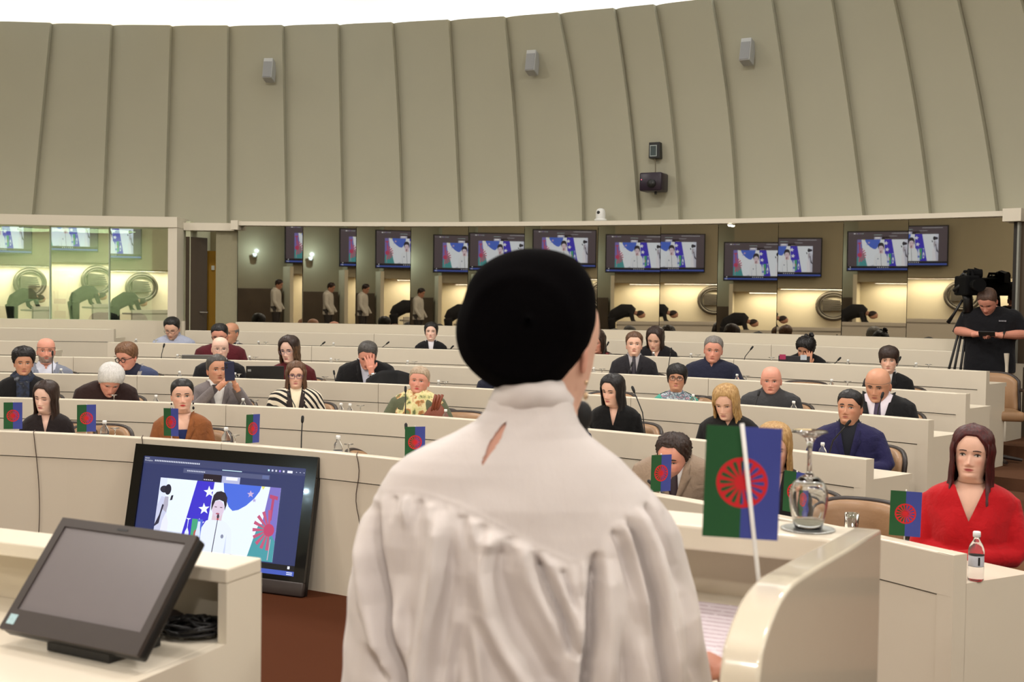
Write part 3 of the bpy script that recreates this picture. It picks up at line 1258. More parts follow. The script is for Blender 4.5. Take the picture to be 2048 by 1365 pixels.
def make_beard(Mh, parent, m, th0=0, hi=.30, T=.005, fat=1.0, moustache=True, goatee=False):
    nth, nr = 48, 10
    vs, fs = [], []
    lim = math.radians(50 if goatee else 88)
    for i in range(nr):
        t = i / (nr - 1)
        for q in range(nth):
            a = -lim + 2 * lim * q / (nth - 1)
            d = abs(math.degrees(a))
            top = pl(d, (0, .135), (14, .14), (22, .23), (45, .24), (75, .34), (88, .44))
            bot = -.05
            h = top + (bot - top) * t
            off = T * math.sin(math.pi * min(1, max(0, t * .9 + .05))) ** .5 - (.003 if i in (0, nr - 1) or q in (0, nth - 1) else 0)
            x, y, z = head_surf(a, h, fat)
            l = math.hypot(float(x), float(y))
            vs.append(Mh @ Vector((float(x) * (1 + off / l), float(y) * (1 + off / l), float(z))))
    for i in range(nr - 1):
        for q in range(nth - 1):
            a = i * nth + q
            fs.append((a, a + 1, a + nth + 1, a + nth))
    if moustache:
        n0 = len(vs)
        nn = 14
        for i in range(4):
            for q in range(nn):
                x = -.027 + .054 * q / (nn - 1)
                h = .236 - .012 * i - .010 * (abs(x) / .027) ** 2
                off = .0035 if i in (1, 2) and 0 < q < nn - 1 else -.002
                vs.append(Mh @ Vector((x, face_y(x, h, fat) - off, h * HH)))
        for i in range(3):
            for q in range(nn - 1):
                a = n0 + i * nn + q
                fs.append((a, a + 1, a + nn + 1, a + nn))
    return obj('beard', vs, fs, m, parent, True)


def strip_obj(name, rows, m, parent, thick=.004, M=None):
    """rows: list of rows of 3D points (grid); gives a slab of small thickness (towards +Y)"""
    nr, nc = len(rows), len(rows[0])
    vs = [Vector(p) for r in rows for p in r]
    vs += [Vector(p) + Vector((0, thick, 0)) for r in rows for p in r]
    N_ = nr * nc
    fs = []
    for i in range(nr - 1):
        for q in range(nc - 1):
            a = i * nc + q
            fs.append((a, a + 1, a + nc + 1, a + nc))
            fs.append((N_ + a, N_ + a + nc, N_ + a + nc + 1, N_ + a + 1))
    for q in range(nc - 1):
        fs.append((q, N_ + q, N_ + q + 1, q + 1))
        a = (nr - 1) * nc + q
        fs.append((a, a + 1, N_ + a + 1, N_ + a))
    for i in range(nr - 1):
        a = i * nc
        fs.append((a, a + nc, N_ + a + nc, N_ + a))
        a = i * nc + nc - 1
        fs.append((a, N_ + a, N_ + a + nc, a + nc))
    if M is not None:
        vs = [M @ v for v in vs]
    return obj(name, vs, fs, m, parent, True)


M_SKIN = skin_mat()
SKINS = {'fair': (232, 184, 160), 'pale': (238, 196, 176), 'tan': (206, 150, 120), 'ruddy': (222, 156, 134), 'olive': (200, 148, 116)}


def person(name, label, loc, rz, zc, k=1.0, skin='fair', head=(0, 0, 0), lean=-.025, rise=.07, fat=1.0, wid=1.0, dep=1.0, bust=0.0,
           top=None, vneck=None, under=None, collar=None, tie=None, lapel=None, arms=None, hands=None,
           lips=None, brow=(50, 38, 30), brow_t=.0030, eye_closed=False, look_down=False, iris=(60, 42, 30), look=0.0, stubble=None,
           vox=.0105, jacket_name='jacket', under_name='shirt', group=None, legs=(34, 32, 36), turtle=False, seated=True, bare_arms=False, brow_drop=0.0, lash=1.0):
    """loc: floor point; zc: chin height above it; head: (yaw, pitch, roll) degrees, yaw + = to image right when facing the camera, pitch + = down"""
    root = empty(name, loc, rz, label, 'person', group)
    yaw, pitch, roll = (math.radians(v) for v in head)
    pitch = pitch
    Mh = head_matrix(k, yaw, pitch, roll, lean, zc)
    # ---------- body: one grid from crown to hips
    nr = len(RINGS)
    V = np.empty((nr * COLS, 3))
    hs = np.repeat(RINGS, COLS)
    x, y, z = head_surf(np.tile(TH, nr), hs, fat)
    V[:, 0], V[:, 1], V[:, 2] = x, y, z
    # torso follows the shoulders' width
    low = np.clip((-hs - .5) / .3, 0, 1)
    V[:, 0] *= 1 + (wid * .96 - 1) * low
    V[:, 1] *= 1 + (dep * .97 - 1) * low
    if bust:
        V[:, 1] -= bust * .9 * np.exp(-((np.abs(x) - .075) / .055) ** 2 - ((z + .290) / .065) ** 2) * (np.cos(np.tile(TH, nr)) > 0)
    base = np.array(lin(SKINS[skin])[:3])
    colr = np.tile(base, (nr * COLS, 1))
    fr = (np.cos(np.tile(TH, nr)) > .2)
    red = np.exp(-((np.abs(x) - .042) / .018) ** 2 - ((hs - .33) / .08) ** 2) * fr
    colr *= 1 - red[:, None] * np.array([.02, .16, .16])
    nosr = np.exp(-(x / .014) ** 2 - ((hs - .29) / .05) ** 2) * fr
    colr *= 1 - nosr[:, None] * np.array([.02, .12, .12])
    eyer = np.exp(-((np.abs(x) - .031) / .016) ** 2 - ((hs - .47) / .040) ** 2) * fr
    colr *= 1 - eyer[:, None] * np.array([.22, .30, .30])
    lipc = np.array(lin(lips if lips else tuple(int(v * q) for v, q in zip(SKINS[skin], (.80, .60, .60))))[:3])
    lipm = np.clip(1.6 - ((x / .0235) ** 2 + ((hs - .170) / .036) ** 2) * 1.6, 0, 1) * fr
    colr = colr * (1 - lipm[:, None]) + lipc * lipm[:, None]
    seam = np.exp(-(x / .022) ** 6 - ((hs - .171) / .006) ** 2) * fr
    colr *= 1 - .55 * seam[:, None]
    if stubble:
        st = np.clip((.27 - hs) / .05, 0, 1) * np.clip((hs + .12) / .08, 0, 1) * np.clip((np.cos(np.tile(TH, nr)) + .1) * 4, 0, 1) * (1 - lipm)
        colr = colr * (1 - st[:, None] * stubble[1]) + np.array(lin(stubble[0])[:3]) * st[:, None] * stubble[1]
    dn = np.clip((-.08 - hs) / .30, 0, 1)
    V[:, 2] += rise * dn * dn * (3 - 2 * dn)
    V = rot_head(V, hs, k, yaw, pitch, roll, lean) * k
    V[:, 2] += zc
    F = []
    for i in range(nr - 1):
        a, b2 = i * COLS, (i + 1) * COLS
        for q in range(COLS):
            q2 = (q + 1) % COLS
            F.append((a + q, b2 + q, b2 + q2, a + q2))
    F.append(tuple((nr - 1) * COLS + q for q in range(COLS - 1, -1, -1)))
    verts = [tuple(v) for v in V]
    cols = [tuple(c) for c in colr]
    # ears: shell with a rim, welded onto the side of the head
    for s in (-1, 1):
        eb = MB()
        eb.ellipsoid((0, 0, 0), (.0065, .017, .030), 12, 10)
        n0 = len(verts)
        for p in eb.v:
            v = Vector(p)
            rim = math.hypot(v.y / .017, v.z / .030)
            v.x = v.x * (1.0 + .7 * max(0, rim - .55)) - (.004 if rim < .5 and v.x > 0 else 0)
            v.x *= s
            v.y *= (1.0 if v.z > 0 else .78)
            v = Euler((0, 0, s * -.38), 'XYZ').to_matrix() @ v
            v += Vector((s * (.0755 * (fat if fat > 1 else 1)), .012, .40 * HH))
            verts.append(tuple(Mh @ v))
            cols.append(tuple(base * np.array([.98, .82, .80])))
        F += [tuple(i + n0 for i in q) for q in eb.f]
    # bare hands and forearms
    hand_list = hands or []
    if hand_list:
        hb = MB()
        for hd in hand_list:
            M4 = Matrix.Translation((0, 0, zc + rise * k)) @ Matrix.Scale(k, 4) @ frame_to(hd['at'], hd['dir'], hd['up'])
            hand_shape(hb, M4, hd.get('curl', .5), hd.get('spread', .05), hd.get('side', 1), hd.get('thumb', .5), fingers=hd.get('fingers', (1, 1, 1, 1)))
            if hd.get('elbow') is not None:
                e = Vector(hd['elbow'])
                w = Vector(hd['at'])
                pts = [e + (w - e) * t for t in (0, .35, .75, 1.0)]
                hb.tube([Matrix.Translation((0, 0, zc + rise * k)) @ (p * k) for p in pts], [.043 * k, .045 * k, .033 * k, .028 * k], 12)
        hm = remesh(hb, 'hand', .0045 * k, 2)
        n0 = len(verts)
        hv = [tuple(v.co) for v in hm.vertices]
        verts += hv
        hc = base * np.array([.97, .90, .88])
        cols += [tuple(hc)] * len(hv)
        F += [tuple(i + n0 for i in p.vertices) for p in hm.polygons]
        bpy.data.meshes.remove(hm)
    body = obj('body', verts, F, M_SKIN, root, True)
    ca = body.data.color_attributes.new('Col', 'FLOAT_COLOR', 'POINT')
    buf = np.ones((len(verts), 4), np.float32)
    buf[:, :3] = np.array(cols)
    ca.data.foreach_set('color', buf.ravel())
    make_eyes(Mh, root, eye_closed, iris, look, fat, lash, look_down)
    if brow:
        make_brows(Mh, root, hair_mat('brow_%d_%d_%d' % brow, brow), brow_t, fat=fat, drop=brow_drop)
    Mb = Matrix.Translation((0, 0, zc)) @ Matrix.Scale(k, 4)
    zh = zc
    zc = zc + rise * k
    Mb = Matrix.Translation((0, 0, zc)) @ Matrix.Scale(k, 4)
    # ---------- clothes
    mt = top if not isinstance(top, tuple) else mat('cloth_%d_%d_%d' % top, top, .85, noise=.10, scale=60, bump=.25, bscale=90, spec=.2, sheen=.1)
    mb = MB()
    zs = [-.70, -.62, -.55, -.48, -.42, -.36, -.31, -.27, -.23, -.19, -.165, -.14, -.125, -.11, -.098, -.085]
    if turtle:
        zs += [-.07, -.05, -.035]
    loft_torso(mb, k, zc, wid, dep, .010, zs, bust)
    sh = .172 * wid
    A_ = arms or {}
    for s, key in ((-1, 'L'), (1, 'R')):       # L = image left when facing the camera
        spec = A_.get(key, [(.235, -.03, -.43), (.12, -.27, -.50)])
        el, wr = Vector(spec[0]), Vector(spec[1])
        if len(spec) < 3 or spec[2] != 'abs':
            el.x *= s * wid
            wr.x *= s
        S0 = Vector((s * (sh - .050), .006, -.152))
        S1 = Vector((s * (sh - .004), .004, -.182))
        pts = [S0, S1, S1 + (el - S1) * .5, el - (el - S1) * .08, el + (wr - el) * .08, el + (wr - el) * .55, wr]
        rad = [.050, .060, .057, .051, .051, .045, .036]
        if bare_arms:
            pts, rad = [S0, S1, S1 + (el - S1) * .45, S1 + (el - S1) * .8], [.058, .068, .066, .064]
        mb.tube([Mb @ p for p in pts], [r * k * (.5 + wid * .5) for r in rad], 14)
    me = remesh(mb, jacket_name, vox * k, 3, m=mt)
    if vneck:
        zv, kx = vneck[0], vneck[1]
        bm = bmesh.new()
        bm.from_mesh(me)
        for sgn in (-1, 1):
            bmesh.ops.bisect_plane(bm, geom=bm.verts[:] + bm.edges[:] + bm.faces[:], plane_co=(sgn * .002 * k, 0, zc + zv * k), plane_no=(sgn, 0, -kx))
        kill = []
        for fc in bm.faces:
            c = fc.calc_center_median()
            zz, xx = (c.z - zc) / k, c.x / k
            if fc.normal.y < .25 and c.y < .0 and zz > zv and abs(xx) < (zz - zv) * kx + .002:
                kill.append(fc)
            elif zz > -.094 and fc.normal.z > .6 and abs(xx) < .07:
                kill.append(fc)
        bmesh.ops.delete(bm, geom=kill, context='FACES')
        bm.to_mesh(me)
        bm.free()
    else:
        bm = bmesh.new()
        bm.from_mesh(me)
        zlim = -.094 if not turtle else -.042
        kill = [fc for fc in bm.faces if (fc.calc_center_median().z - zc) / k > zlim and fc.normal.z > .75 and abs(fc.calc_center_median().x) < .06 * k]
        bmesh.ops.delete(bm, geom=kill, context='FACES')
        bm.to_mesh(me)
        bm.free()
    cloth = obj_me(jacket_name, me, root)
    if under:
        mu = under if not isinstance(under, tuple) else mat('shirt_%d_%d_%d' % under, under, .8, noise=.05, scale=60, bump=.15, bscale=80, spec=.25)
        ub = MB()
        nth = 40
        zsu = [-.50, -.40, -.32, -.26, -.20, -.155, -.13, -.11, -.096, -.084, -.074, -.068]
        th = np.linspace(math.radians(-72), math.radians(72), nth)
        vs, fs = [], []
        uv = vneck[2] if vneck and len(vneck) > 2 else None
        for zq in zsu:
            x, y, _ = torso_pt(th, zq, wid, dep, .003, bust)
            for q in range(nth):
                vs.append(Mb @ Vector((x[q], y[q], zq)))
        for i in range(len(zsu) - 1):
            for q in range(nth - 1):
                xm = (vs[i * nth + q].x + vs[i * nth + q + 1].x) / 2 / k
                zm = (zsu[i] + zsu[i + 1]) / 2
                if uv and zm > uv[0] and abs(xm) < (zm - uv[0]) * uv[1] + .004:
                    continue
                fs.append((i * nth + q, i * nth + q + 1, (i + 1) * nth + q + 1, (i + 1) * nth + q))
        obj(under_name, vs, fs, mu, root, True)
    if collar:
        mc = collar if not isinstance(collar, tuple) else mat('shirt_%d_%d_%d' % collar, collar, .8, noise=.05, scale=60)
        rows = []
        nth = 40
        for (dz, dr) in ((0, .004), (.006, .007), (-.012, .016), (-.03, .020)):
            row = []
            for q in range(nth):
                a = math.radians(24 + (312) * q / (nth - 1))
                fr_ = max(0, math.cos(a))
                zq = -.060 - .020 * fr_ + dz - (.016 * max(0, (math.cos(a) - .75) * 4) if dz < 0 else 0)
                x = (.058 + dr) * math.sin(a)
                y = -(.052 + dr + .010 * (1 if dz < 0 else 0)) * math.cos(a) if math.cos(a) > 0 else -(.064 + dr) * math.cos(a)
                row.append(Mb @ Vector((x, y, zq)))
            rows.append(row)
        vs = [p for r in rows for p in r]
        fs = []
        for i in range(3):
            for q in range(nth - 1):
                fs.append((i * nth + q, i * nth + q + 1, (i + 1) * nth + q + 1, (i + 1) * nth + q))
        obj('collar', vs, fs, mc, root, True)
    if tie:
        mtie = mat('tie_%d_%d_%d' % tie, tie, .6, noise=.2, scale=90)
        rows = []
        for (zq, hw, dy) in ((-.080, .014, .010), (-.088, .017, .014), (-.108, .013, .013), (-.118, .016, .008), (-.20, .022, .007), (-.30, .029, .007), (-.42, .034, .007)):
            rows.append([(-hw, torso_front(-hw, zq, wid, dep, .003, bust) - dy * .8, zq), (0, torso_front(0, zq, wid, dep, .003, bust) - dy, zq), (hw, torso_front(hw, zq, wid, dep, .003, bust) - dy * .8, zq)])
        strip_obj('tie', rows, mtie, root, .004, Mb)
    if lapel:
        ml = lapel if not isinstance(lapel, tuple) else mat('cloth_%d_%d_%d' % lapel, lapel, .85, noise=.10, scale=60, bump=.25, bscale=90, spec=.2, sheen=.1)
        zv, kx = vneck[0], vneck[1]
        for s in (-1, 1):
            rows = []
            for (t, wd) in ((0, .004), (.12, .016), (.35, .034), (.55, .050), (.63, .056), (.66, .040), (.80, .038), (1.0, .024)):
                zq = zv - .01 + (-.080 - zv + .01) * t
                xi = max(.0, (zq - zv) * kx) - .008
                xi = max(xi, -.004)
                row = []
                for u in (0, .5, 1):
                    xx = xi + wd * u
                    row.append((s * xx, torso_front(xx, zq, wid, dep, .010, bust) - (.007 if u < 1 else .004), zq + .010 * u))
                rows.append(row if s > 0 else row[::-1])
            strip_obj('lapel', rows, ml, root, .005, Mb)
    # lower body, hidden by the desk in the photograph
    if legs:
        lb = MB()
        for s in (-1, 1):
            if seated:
                lb.tube([(s * .09, .06, .53), (s * .10, -.14, .53), (s * .11, -.38, .51), (s * .11, -.42, .47), (s * .11, -.40, .25), (s * .11, -.38, .06)], [.10, .088, .066, .062, .052, .042], 10)
                lb.tube([(s * .11, -.36, .05), (s * .11, -.48, .04), (s * .115, -.58, .03)], [.045, .042, .03], 8)
            else:
                lb.tube([(s * .09, .0, zc - .55 * k), (s * .10, -.01, .80), (s * .10, -.01, .48), (s * .10, .01, .25), (s * .10, .02, .06)], [.12, .095, .066, .058, .05], 10)
                lb.tube([(s * .10, .04, .05), (s * .105, -.06, .045), (s * .11, -.17, .03)], [.045, .044, .03], 8)
        lb.build('trousers', mat('trousers_%d_%d_%d' % legs, legs, .8, noise=.08), root, True)
    return root, Mh, Mb

# ================================================================== CHAIRS
M_TAN = mat('tan_leather', (160, 124, 90), .42, noise=.10, scale=18, bump=.2, bscale=60)
M_RIM = mat('dark_chair_rim', (48, 38, 34), .4)


def make_chair():
    root = empty('armchair')
    # curved leather back pad
    nth, nz_ = 20, 9
    vs, fs = [], []
    for layer in (0, 1):
        for i in range(nz_):
            t = i / (nz_ - 1)
            z = .46 + .345 * t
            for q in range(nth):
                a = math.radians(-62 + 124 * q / (nth - 1))
                e = abs(q / (nth - 1) * 2 - 1)
                zz = z - (.07 * e ** 4 * t)
                R = .245 + (.0 if layer == 0 else .05)
                puff = .016 * math.sin(math.pi * min(1, max(0, t))) * (1 - e ** 4) if layer == 0 else 0
                vs.append(((R - puff) * math.sin(a), -.02 + (R - puff) * math.cos(a) + .05 * t, zz))
    n1 = nth * nz_
    for i in range(nz_ - 1):
        for q in range(nth - 1):
            a = i * nth + q
            fs.append((a, a + nth, a + nth + 1, a + 1))
            fs.append((n1 + a, n1 + a + 1, n1 + a + nth + 1, n1 + a + nth))
    for q in range(nth - 1):
        a = (nz_ - 1) * nth + q
        fs.append((a, n1 + a, n1 + a + 1, a + 1))
        fs.append((q, q + 1, n1 + q + 1, n1 + q))
    for i in range(nz_ - 1):
        for q in (0, nth - 1):
            a = i * nth + q
            fs.append((a, a + nth, n1 + a + nth, n1 + a))
    obj('backrest', vs, fs, M_TAN, root, True)
    rim = MB()
    path = []
    top = (nz_ - 1) * nth
    for i in range(nz_):
        path.append(Vector(vs[n1 + i * nth]))
    for q in range(1, nth):
        path.append(Vector(vs[n1 + top + q]))
    for i in range(nz_ - 2, -1, -1):
        path.append(Vector(vs[n1 + i * nth + nth - 1]))
    rim.tube(path, .016, 8)
    rim.build('back_rim', M_RIM, root, True)
    st = MB()
    st.box(-.23, .23, -.28, .18, .40, .49, bev=.03)
    st.build('seat', M_TAN, root, True)
    bs = MB()
    bs.tube([(0, 0, .40), (0, 0, .06)], .035, 10)
    for q in range(5):
        a = 2 * math.pi * q / 5
        bs.tube([(0, 0, .07), (.27 * math.cos(a), .27 * math.sin(a), .03)], [.025, .016], 6)
    bs.build('pedestal', M_RIM, root)
    for s in (-1, 1):
        ar = MB()
        ar.tube([(s * .27, .12, .66), (s * .28, -.05, .66), (s * .28, -.20, .64), (s * .26, -.20, .46)], .016, 8)
        ar.build('armrest', M_RIM, root, True)
    return root


CHAIR = None


def chair_at(a, R, zf, label, turn=0.0):
    global CHAIR
    if CHAIR is None:
        CHAIR = make_chair()
        c = CHAIR
    else:
        c = copy_tree(CHAIR)
    p = ringpt(a, R, zf)
    c.location = p
    c.rotation_euler = (0, 0, -a + turn)
    tag(c, label, 'chair', 'tan leather armchairs')
    return c


# ================================================================== PEOPLE IN THE ROWS
def seat(px, chin, top, row, off=.70, kmin=.88, kmax=1.06, hairf=1.07):
    p = on_ring(px, chin, ROW_R[row] + off)
    d = p.y
    k = (chin - top) * d / FOCAL / (HH * hairf)
    k = max(kmin, min(kmax, k))
    loc = Vector((p.x, p.y, ROW_FLOOR[row]))
    rz = math.atan2(-p.x, p.y)
    return loc, rz, p.z - loc.z, k


H_BLACK = hair_mat('hair_black', (18, 15, 15), (34, 29, 29))
H_DKBROWN = hair_mat('hair_dark_brown', (36, 25, 21), (66, 46, 38))
H_BROWN = hair_mat('hair_brown', (74, 50, 36), (120, 86, 62))
H_MIDBR = hair_mat('hair_chestnut', (92, 62, 42), (146, 108, 78))
H_GREY = hair_mat('hair_grey', (96, 90, 86), (150, 144, 138))
H_DKGREY = hair_mat('hair_dark_grey', (52, 48, 46), (98, 94, 90))
H_WHITE = hair_mat('hair_white', (196, 192, 188), (236, 234, 230))
H_BLOND = hair_mat('hair_blond', (150, 110, 62), (216, 180, 124))
H_ASH = hair_mat('hair_ash', (150, 128, 106), (196, 176, 150))
H_RED = hair_mat('hair_dark_red', (44, 14, 16), (96, 30, 30))


def men_hair(Mh, r, m, front=.80, T=.016, temple=.72, seed=1, fat=1.0, side=.005, rough=.0016, nape=.16):
    return hair_cap(lambda d: pl(d, (0, front), (28, front + .01), (48, temple), (66, temple - .10), (78, .52), (84, .40), (94, .46), (110, .40), (130, .26), (180, nape)),
                    lambda d, t: side + T * (t ** 1.1) * pl(d, (0, 1.25), (60, 1.0), (180, .8)), Mh, m, r, seed, fat=fat, rough=rough)


def fringe_hair(Mh, r, m, lo=.40, up=.66, T=.004, fat=1.0):
    return hair_cap(lambda d: pl(d, (0, .62), (74, .60), (82, .42), (94, .46), (110, .38), (130, .26), (180, .15)), lambda d, t: T * math.sin(math.pi * min(1, t * .85 + .1)), Mh, m, r, 2, fat=fat,
                    htop=lambda d: pl(d, (0, .62), (70, .62), (90, up), (180, up + .04)), nrow=8, rough=.0008)


def long_cap(Mh, r, m, front=.83, T=.012, seed=4, th0=52, part=0.0, fat=1.0, rough=.0014):
    return hair_cap(lambda d: pl(d - part, (0, front), (18, front - .005), (th0 - 6, .66), (th0 + 10, .42), (90, .34), (120, .30), (180, .16)),
                    lambda d, t: .006 + T * (t ** .8) + (.004 * math.exp(-((abs(d - part) - 30) / 25) ** 2)), Mh, m, r, seed, fat=fat, rough=rough)


def earring(Mh, r, m, s=(-1, 1), drop=.03, rad=.006):
    for q in s:
        mb = MB()
        mb.ellipsoid((q * .079, .004, .245 * HH - drop * .3), (rad * .7, rad * .7, rad), 8, 6)
        if drop > .02:
            mb.ellipsoid((q * .080, .004, .245 * HH - drop), (rad, rad * .8, rad * 1.5), 8, 6)
        mb.v = [tuple(Mh @ Vector(v)) for v in mb.v]
        mb.build('earring', m, r, True)


def stripe_mat(name, c1, c2, scale=26, dist=5.0):
    m, nt, b = nodes_of(name)
    N, L = nt.nodes, nt.links
    tc = N.new('ShaderNodeTexCoord')
    wv = N.new('ShaderNodeTexWave')
    wv.bands_direction = 'DIAGONAL'
    wv.inputs['Scale'].default_value = scale
    wv.inputs['Distortion'].default_value = dist
    wv.inputs['Detail'].default_value = 1
    wv.inputs['Detail Scale'].default_value = .5
    L.new(tc.outputs['Object'], wv.inputs['Vector'])
    cr = N.new('ShaderNodeValToRGB')
    cr.color_ramp.interpolation = 'CONSTANT'
    cr.color_ramp.elements[0].color = lin(c1)
    cr.color_ramp.elements[1].position = .45
    cr.color_ramp.elements[1].color = lin(c2)
    L.new(wv.outputs[0], cr.inputs[0])
    L.new(cr.outputs[0], b.inputs['Base Color'])
    b.inputs['Roughness'].default_value = .85
    return m


def print_mat(name, cols, scale=18, rough=.85):
    m, nt, b = nodes_of(name)
    N, L = nt.nodes, nt.links
    tc = N.new('ShaderNodeTexCoord')
    nz = N.new('ShaderNodeTexNoise')
    nz.inputs['Scale'].default_value = scale
    nz.inputs['Detail'].default_value = 2
    L.new(tc.outputs['Object'], nz.inputs['Vector'])
    cr = N.new('ShaderNodeValToRGB')
    el = cr.color_ramp.elements
    while len(el) < len(cols):
        el.new(.5)
    for i, c in enumerate(cols):
        el[i].position = .32 + .36 * i / (len(cols) - 1)
        el[i].color = lin(c)
    L.new(nz.outputs[0], cr.inputs[0])
    L.new(cr.outputs[0], b.inputs['Base Color'])
    b.inputs['Roughness'].default_value = rough
    return m


M_GOLD = mat('gold', (190, 150, 80), .3, metal=1)
M_PEARL = mat('pearl', (225, 222, 215), .3)
M_SILVER = mat('silver', (200, 200, 202), .25, metal=1)


def ring_wrap(name, m, parent, Mb, rows, nth=48, lump=.004, seed=1, gap=0):
    """cloth wrapped round neck and shoulders: rows of (z, half width, front, back) scale 1"""
    vs, fs = [], []
    rs = np.random.RandomState(seed)
    ph = rs.uniform(0, 6, 6)
    for i, (z, w, f_, b_) in enumerate(rows):
        for q in range(nth):
            a = 2 * math.pi * q / nth
            s, c = math.sin(a), math.cos(a)
            r_ = 1 + lump / .1 * (math.sin(a * 5 + ph[0] + i * .9) + .6 * math.sin(a * 11 + ph[1] - i * 1.3))
            vs.append(Mb @ Vector((w * s * r_, (-f_ if c > 0 else b_) * abs(c) * r_, z + .006 * math.sin(a * 3 + ph[2]))))
    for i in range(len(rows) - 1):
        for q in range(nth):
            q2 = (q + 1) % nth
            fs.append((i * nth + q, i * nth + q2, (i + 1) * nth + q2, (i + 1) * nth + q))
    return obj(name, vs, fs, m, parent, True)


def gloc(root, Mb, p):
    """scale-1 body point to world"""
    M = Matrix.Translation(root.location) @ Matrix.Rotation(root.rotation_euler.z, 4, 'Z')
    return M @ (Mb @ Vector(p))


PEOPLE_SEATS = []


def put(px, chin, top_px, row, label, yaw=0.0, **kw):
    off = kw.pop('off', .70)
    kk = kw.pop('kscale', 1.0)
    loc, rz, zc, k = seat(px, chin, top_px, row, off)
    PEOPLE_SEATS.append((az(loc), ROW_R[row] + off, row, label))
    return person('person', label, loc, rz + math.radians(yaw), zc, k * kk, **kw)


# ---------- front row
r, Mh, Mb = put(94, 818, 757, 0, 'long haired brunette in a black blouse with closed eyes, far left front row', yaw=-6, rise=0.05, head=(-24, 10, 6), skin='pale', wid=.86, bust=.015, top=(34, 27, 27), vneck=(-.23, .22),
                eye_closed=True, lips=(186, 98, 96), brow=(48, 34, 30), jacket_name='blouse', lash=1.4)
long_cap(Mh, r, H_DKBROWN, .84, .012, th0=50)
hair_curtain(Mh, H_DKBROWN, r, .21, 54, w=.092, b=.11, fwd=.035, T=.016, seed=5)
earring(Mh, r, M_PEARL, (1,), .03)

r, Mh, Mb = put(365, 818, 754, 0, 'woman in a rust brown blazer with slicked back dark hair, front row', rise=0.055, head=(2, 2, -1), skin='fair', wid=.95, top=(136, 82, 46), vneck=(-.40, .22, (-.20, 9.0)), under=(36, 46, 92), under_name='blouse',
                lapel=(136, 82, 46), lips=(196, 40, 48), brow=(40, 30, 26), iris=(70, 80, 70), bust=.012, lash=1.5)
hair_cap(lambda d: pl(d, (0, .80), (30, .79), (50, .68), (72, .54), (84, .44), (100, .38), (180, .18)), lambda d, t: .004 + .006 * t, Mh, H_BLACK, r, 3, rough=.0008)
earring(Mh, r, mat('dark_earring', (30, 26, 30), .3), (-1, 1), .05, .009)

r, Mh, Mb = put(1118, 842, 772, 0, 'front row person in a navy suit mostly hidden behind the speaker', head=(-10, 10, 0), skin='tan', top=(34, 36, 58), vneck=(-.36, 0.20), under=(210, 210, 216), collar=(210, 210, 216), lapel=(34, 36, 58))
men_hair(Mh, r, H_DKBROWN)

r, Mh, Mb = put(1350, 950, 838, 0, 'dark haired man in a taupe suit looking down, front row', yaw=-4, kscale=.94, rise=0.20, head=(-18, 12, 3), skin='ruddy', wid=1.06, top=(150, 130, 112), vneck=(-.40, 0.24), under=(226, 222, 220), collar=(228, 224, 222),
                tie=(52, 38, 44), lapel=(146, 126, 108), stubble=((96, 72, 62), .45), look_down=True, brow=(42, 32, 28), brow_t=.004, vox=.009)
men_hair(Mh, r, H_DKBROWN, .84, .022, .72, seed=9, rough=.006, side=.008)

r, Mh, Mb = put(1548, 930, 838, 0, 'blonde woman in a black jacket half hidden behind the large table flag', yaw=4, head=(-6, 12, 0), skin='fair', wid=.92, top=(36, 33, 32), lips=(190, 110, 104), brow=(120, 92, 62), vneck=(-.26, .25), look_down=True)
long_cap(Mh, r, H_BLOND, .84, .012, th0=48)
hair_curtain(Mh, H_BLOND, r, .17, 50, w=.096, fwd=.03, seed=8, T=.018)

r, Mh, Mb = put(1942, 953, 848, 0, 'woman with dark red hair in a red dress, right end of front row', yaw=-2, rise=0.06, head=(-6, -2, 2), skin='fair', wid=.96, bust=.028, top=(178, 20, 28), vneck=(-.245, .42), off=.60,
                lips=(176, 76, 72), brow=(58, 34, 28), brow_t=.0026, iris=(72, 58, 44), vox=.0075, jacket_name='dress', lash=1.5,
                arms={'L': [(.225, -.06, -.40), (-.06, -.20, -.43)], 'R': [(.225, -.06, -.40), (-.08, -.23, -.41)]})
long_cap(Mh, r, H_RED, .85, .014, th0=48)
hair_curtain(Mh, H_RED, r, .135, 50, w=.098, b=.112, fwd=.045, T=.020, seed=12, flare=.028)
earring(Mh, r, M_SILVER, (-1,), .01, .005)
mb = MB()
mb.tube([Mb @ Vector((-.11 + .22 * q / 8, torso_front(-.11 + .22 * q / 8, -.40, .96, 1, .012) - .004, -.405)) for q in range(9)], .014, 8)
mb.build('belt', mat('red_belt', (150, 16, 24), .5), r, True)
mb = MB()
mb.tube([Mb @ Vector((-.02 + .022 * math.cos(a), torso_front(0, -.40, .96, 1, .012) - .022, -.405 + .018 * math.sin(a))) for a in [q * .45 for q in range(8)]], .003, 6)
mb.build('belt_buckle', M_SILVER, r, True)

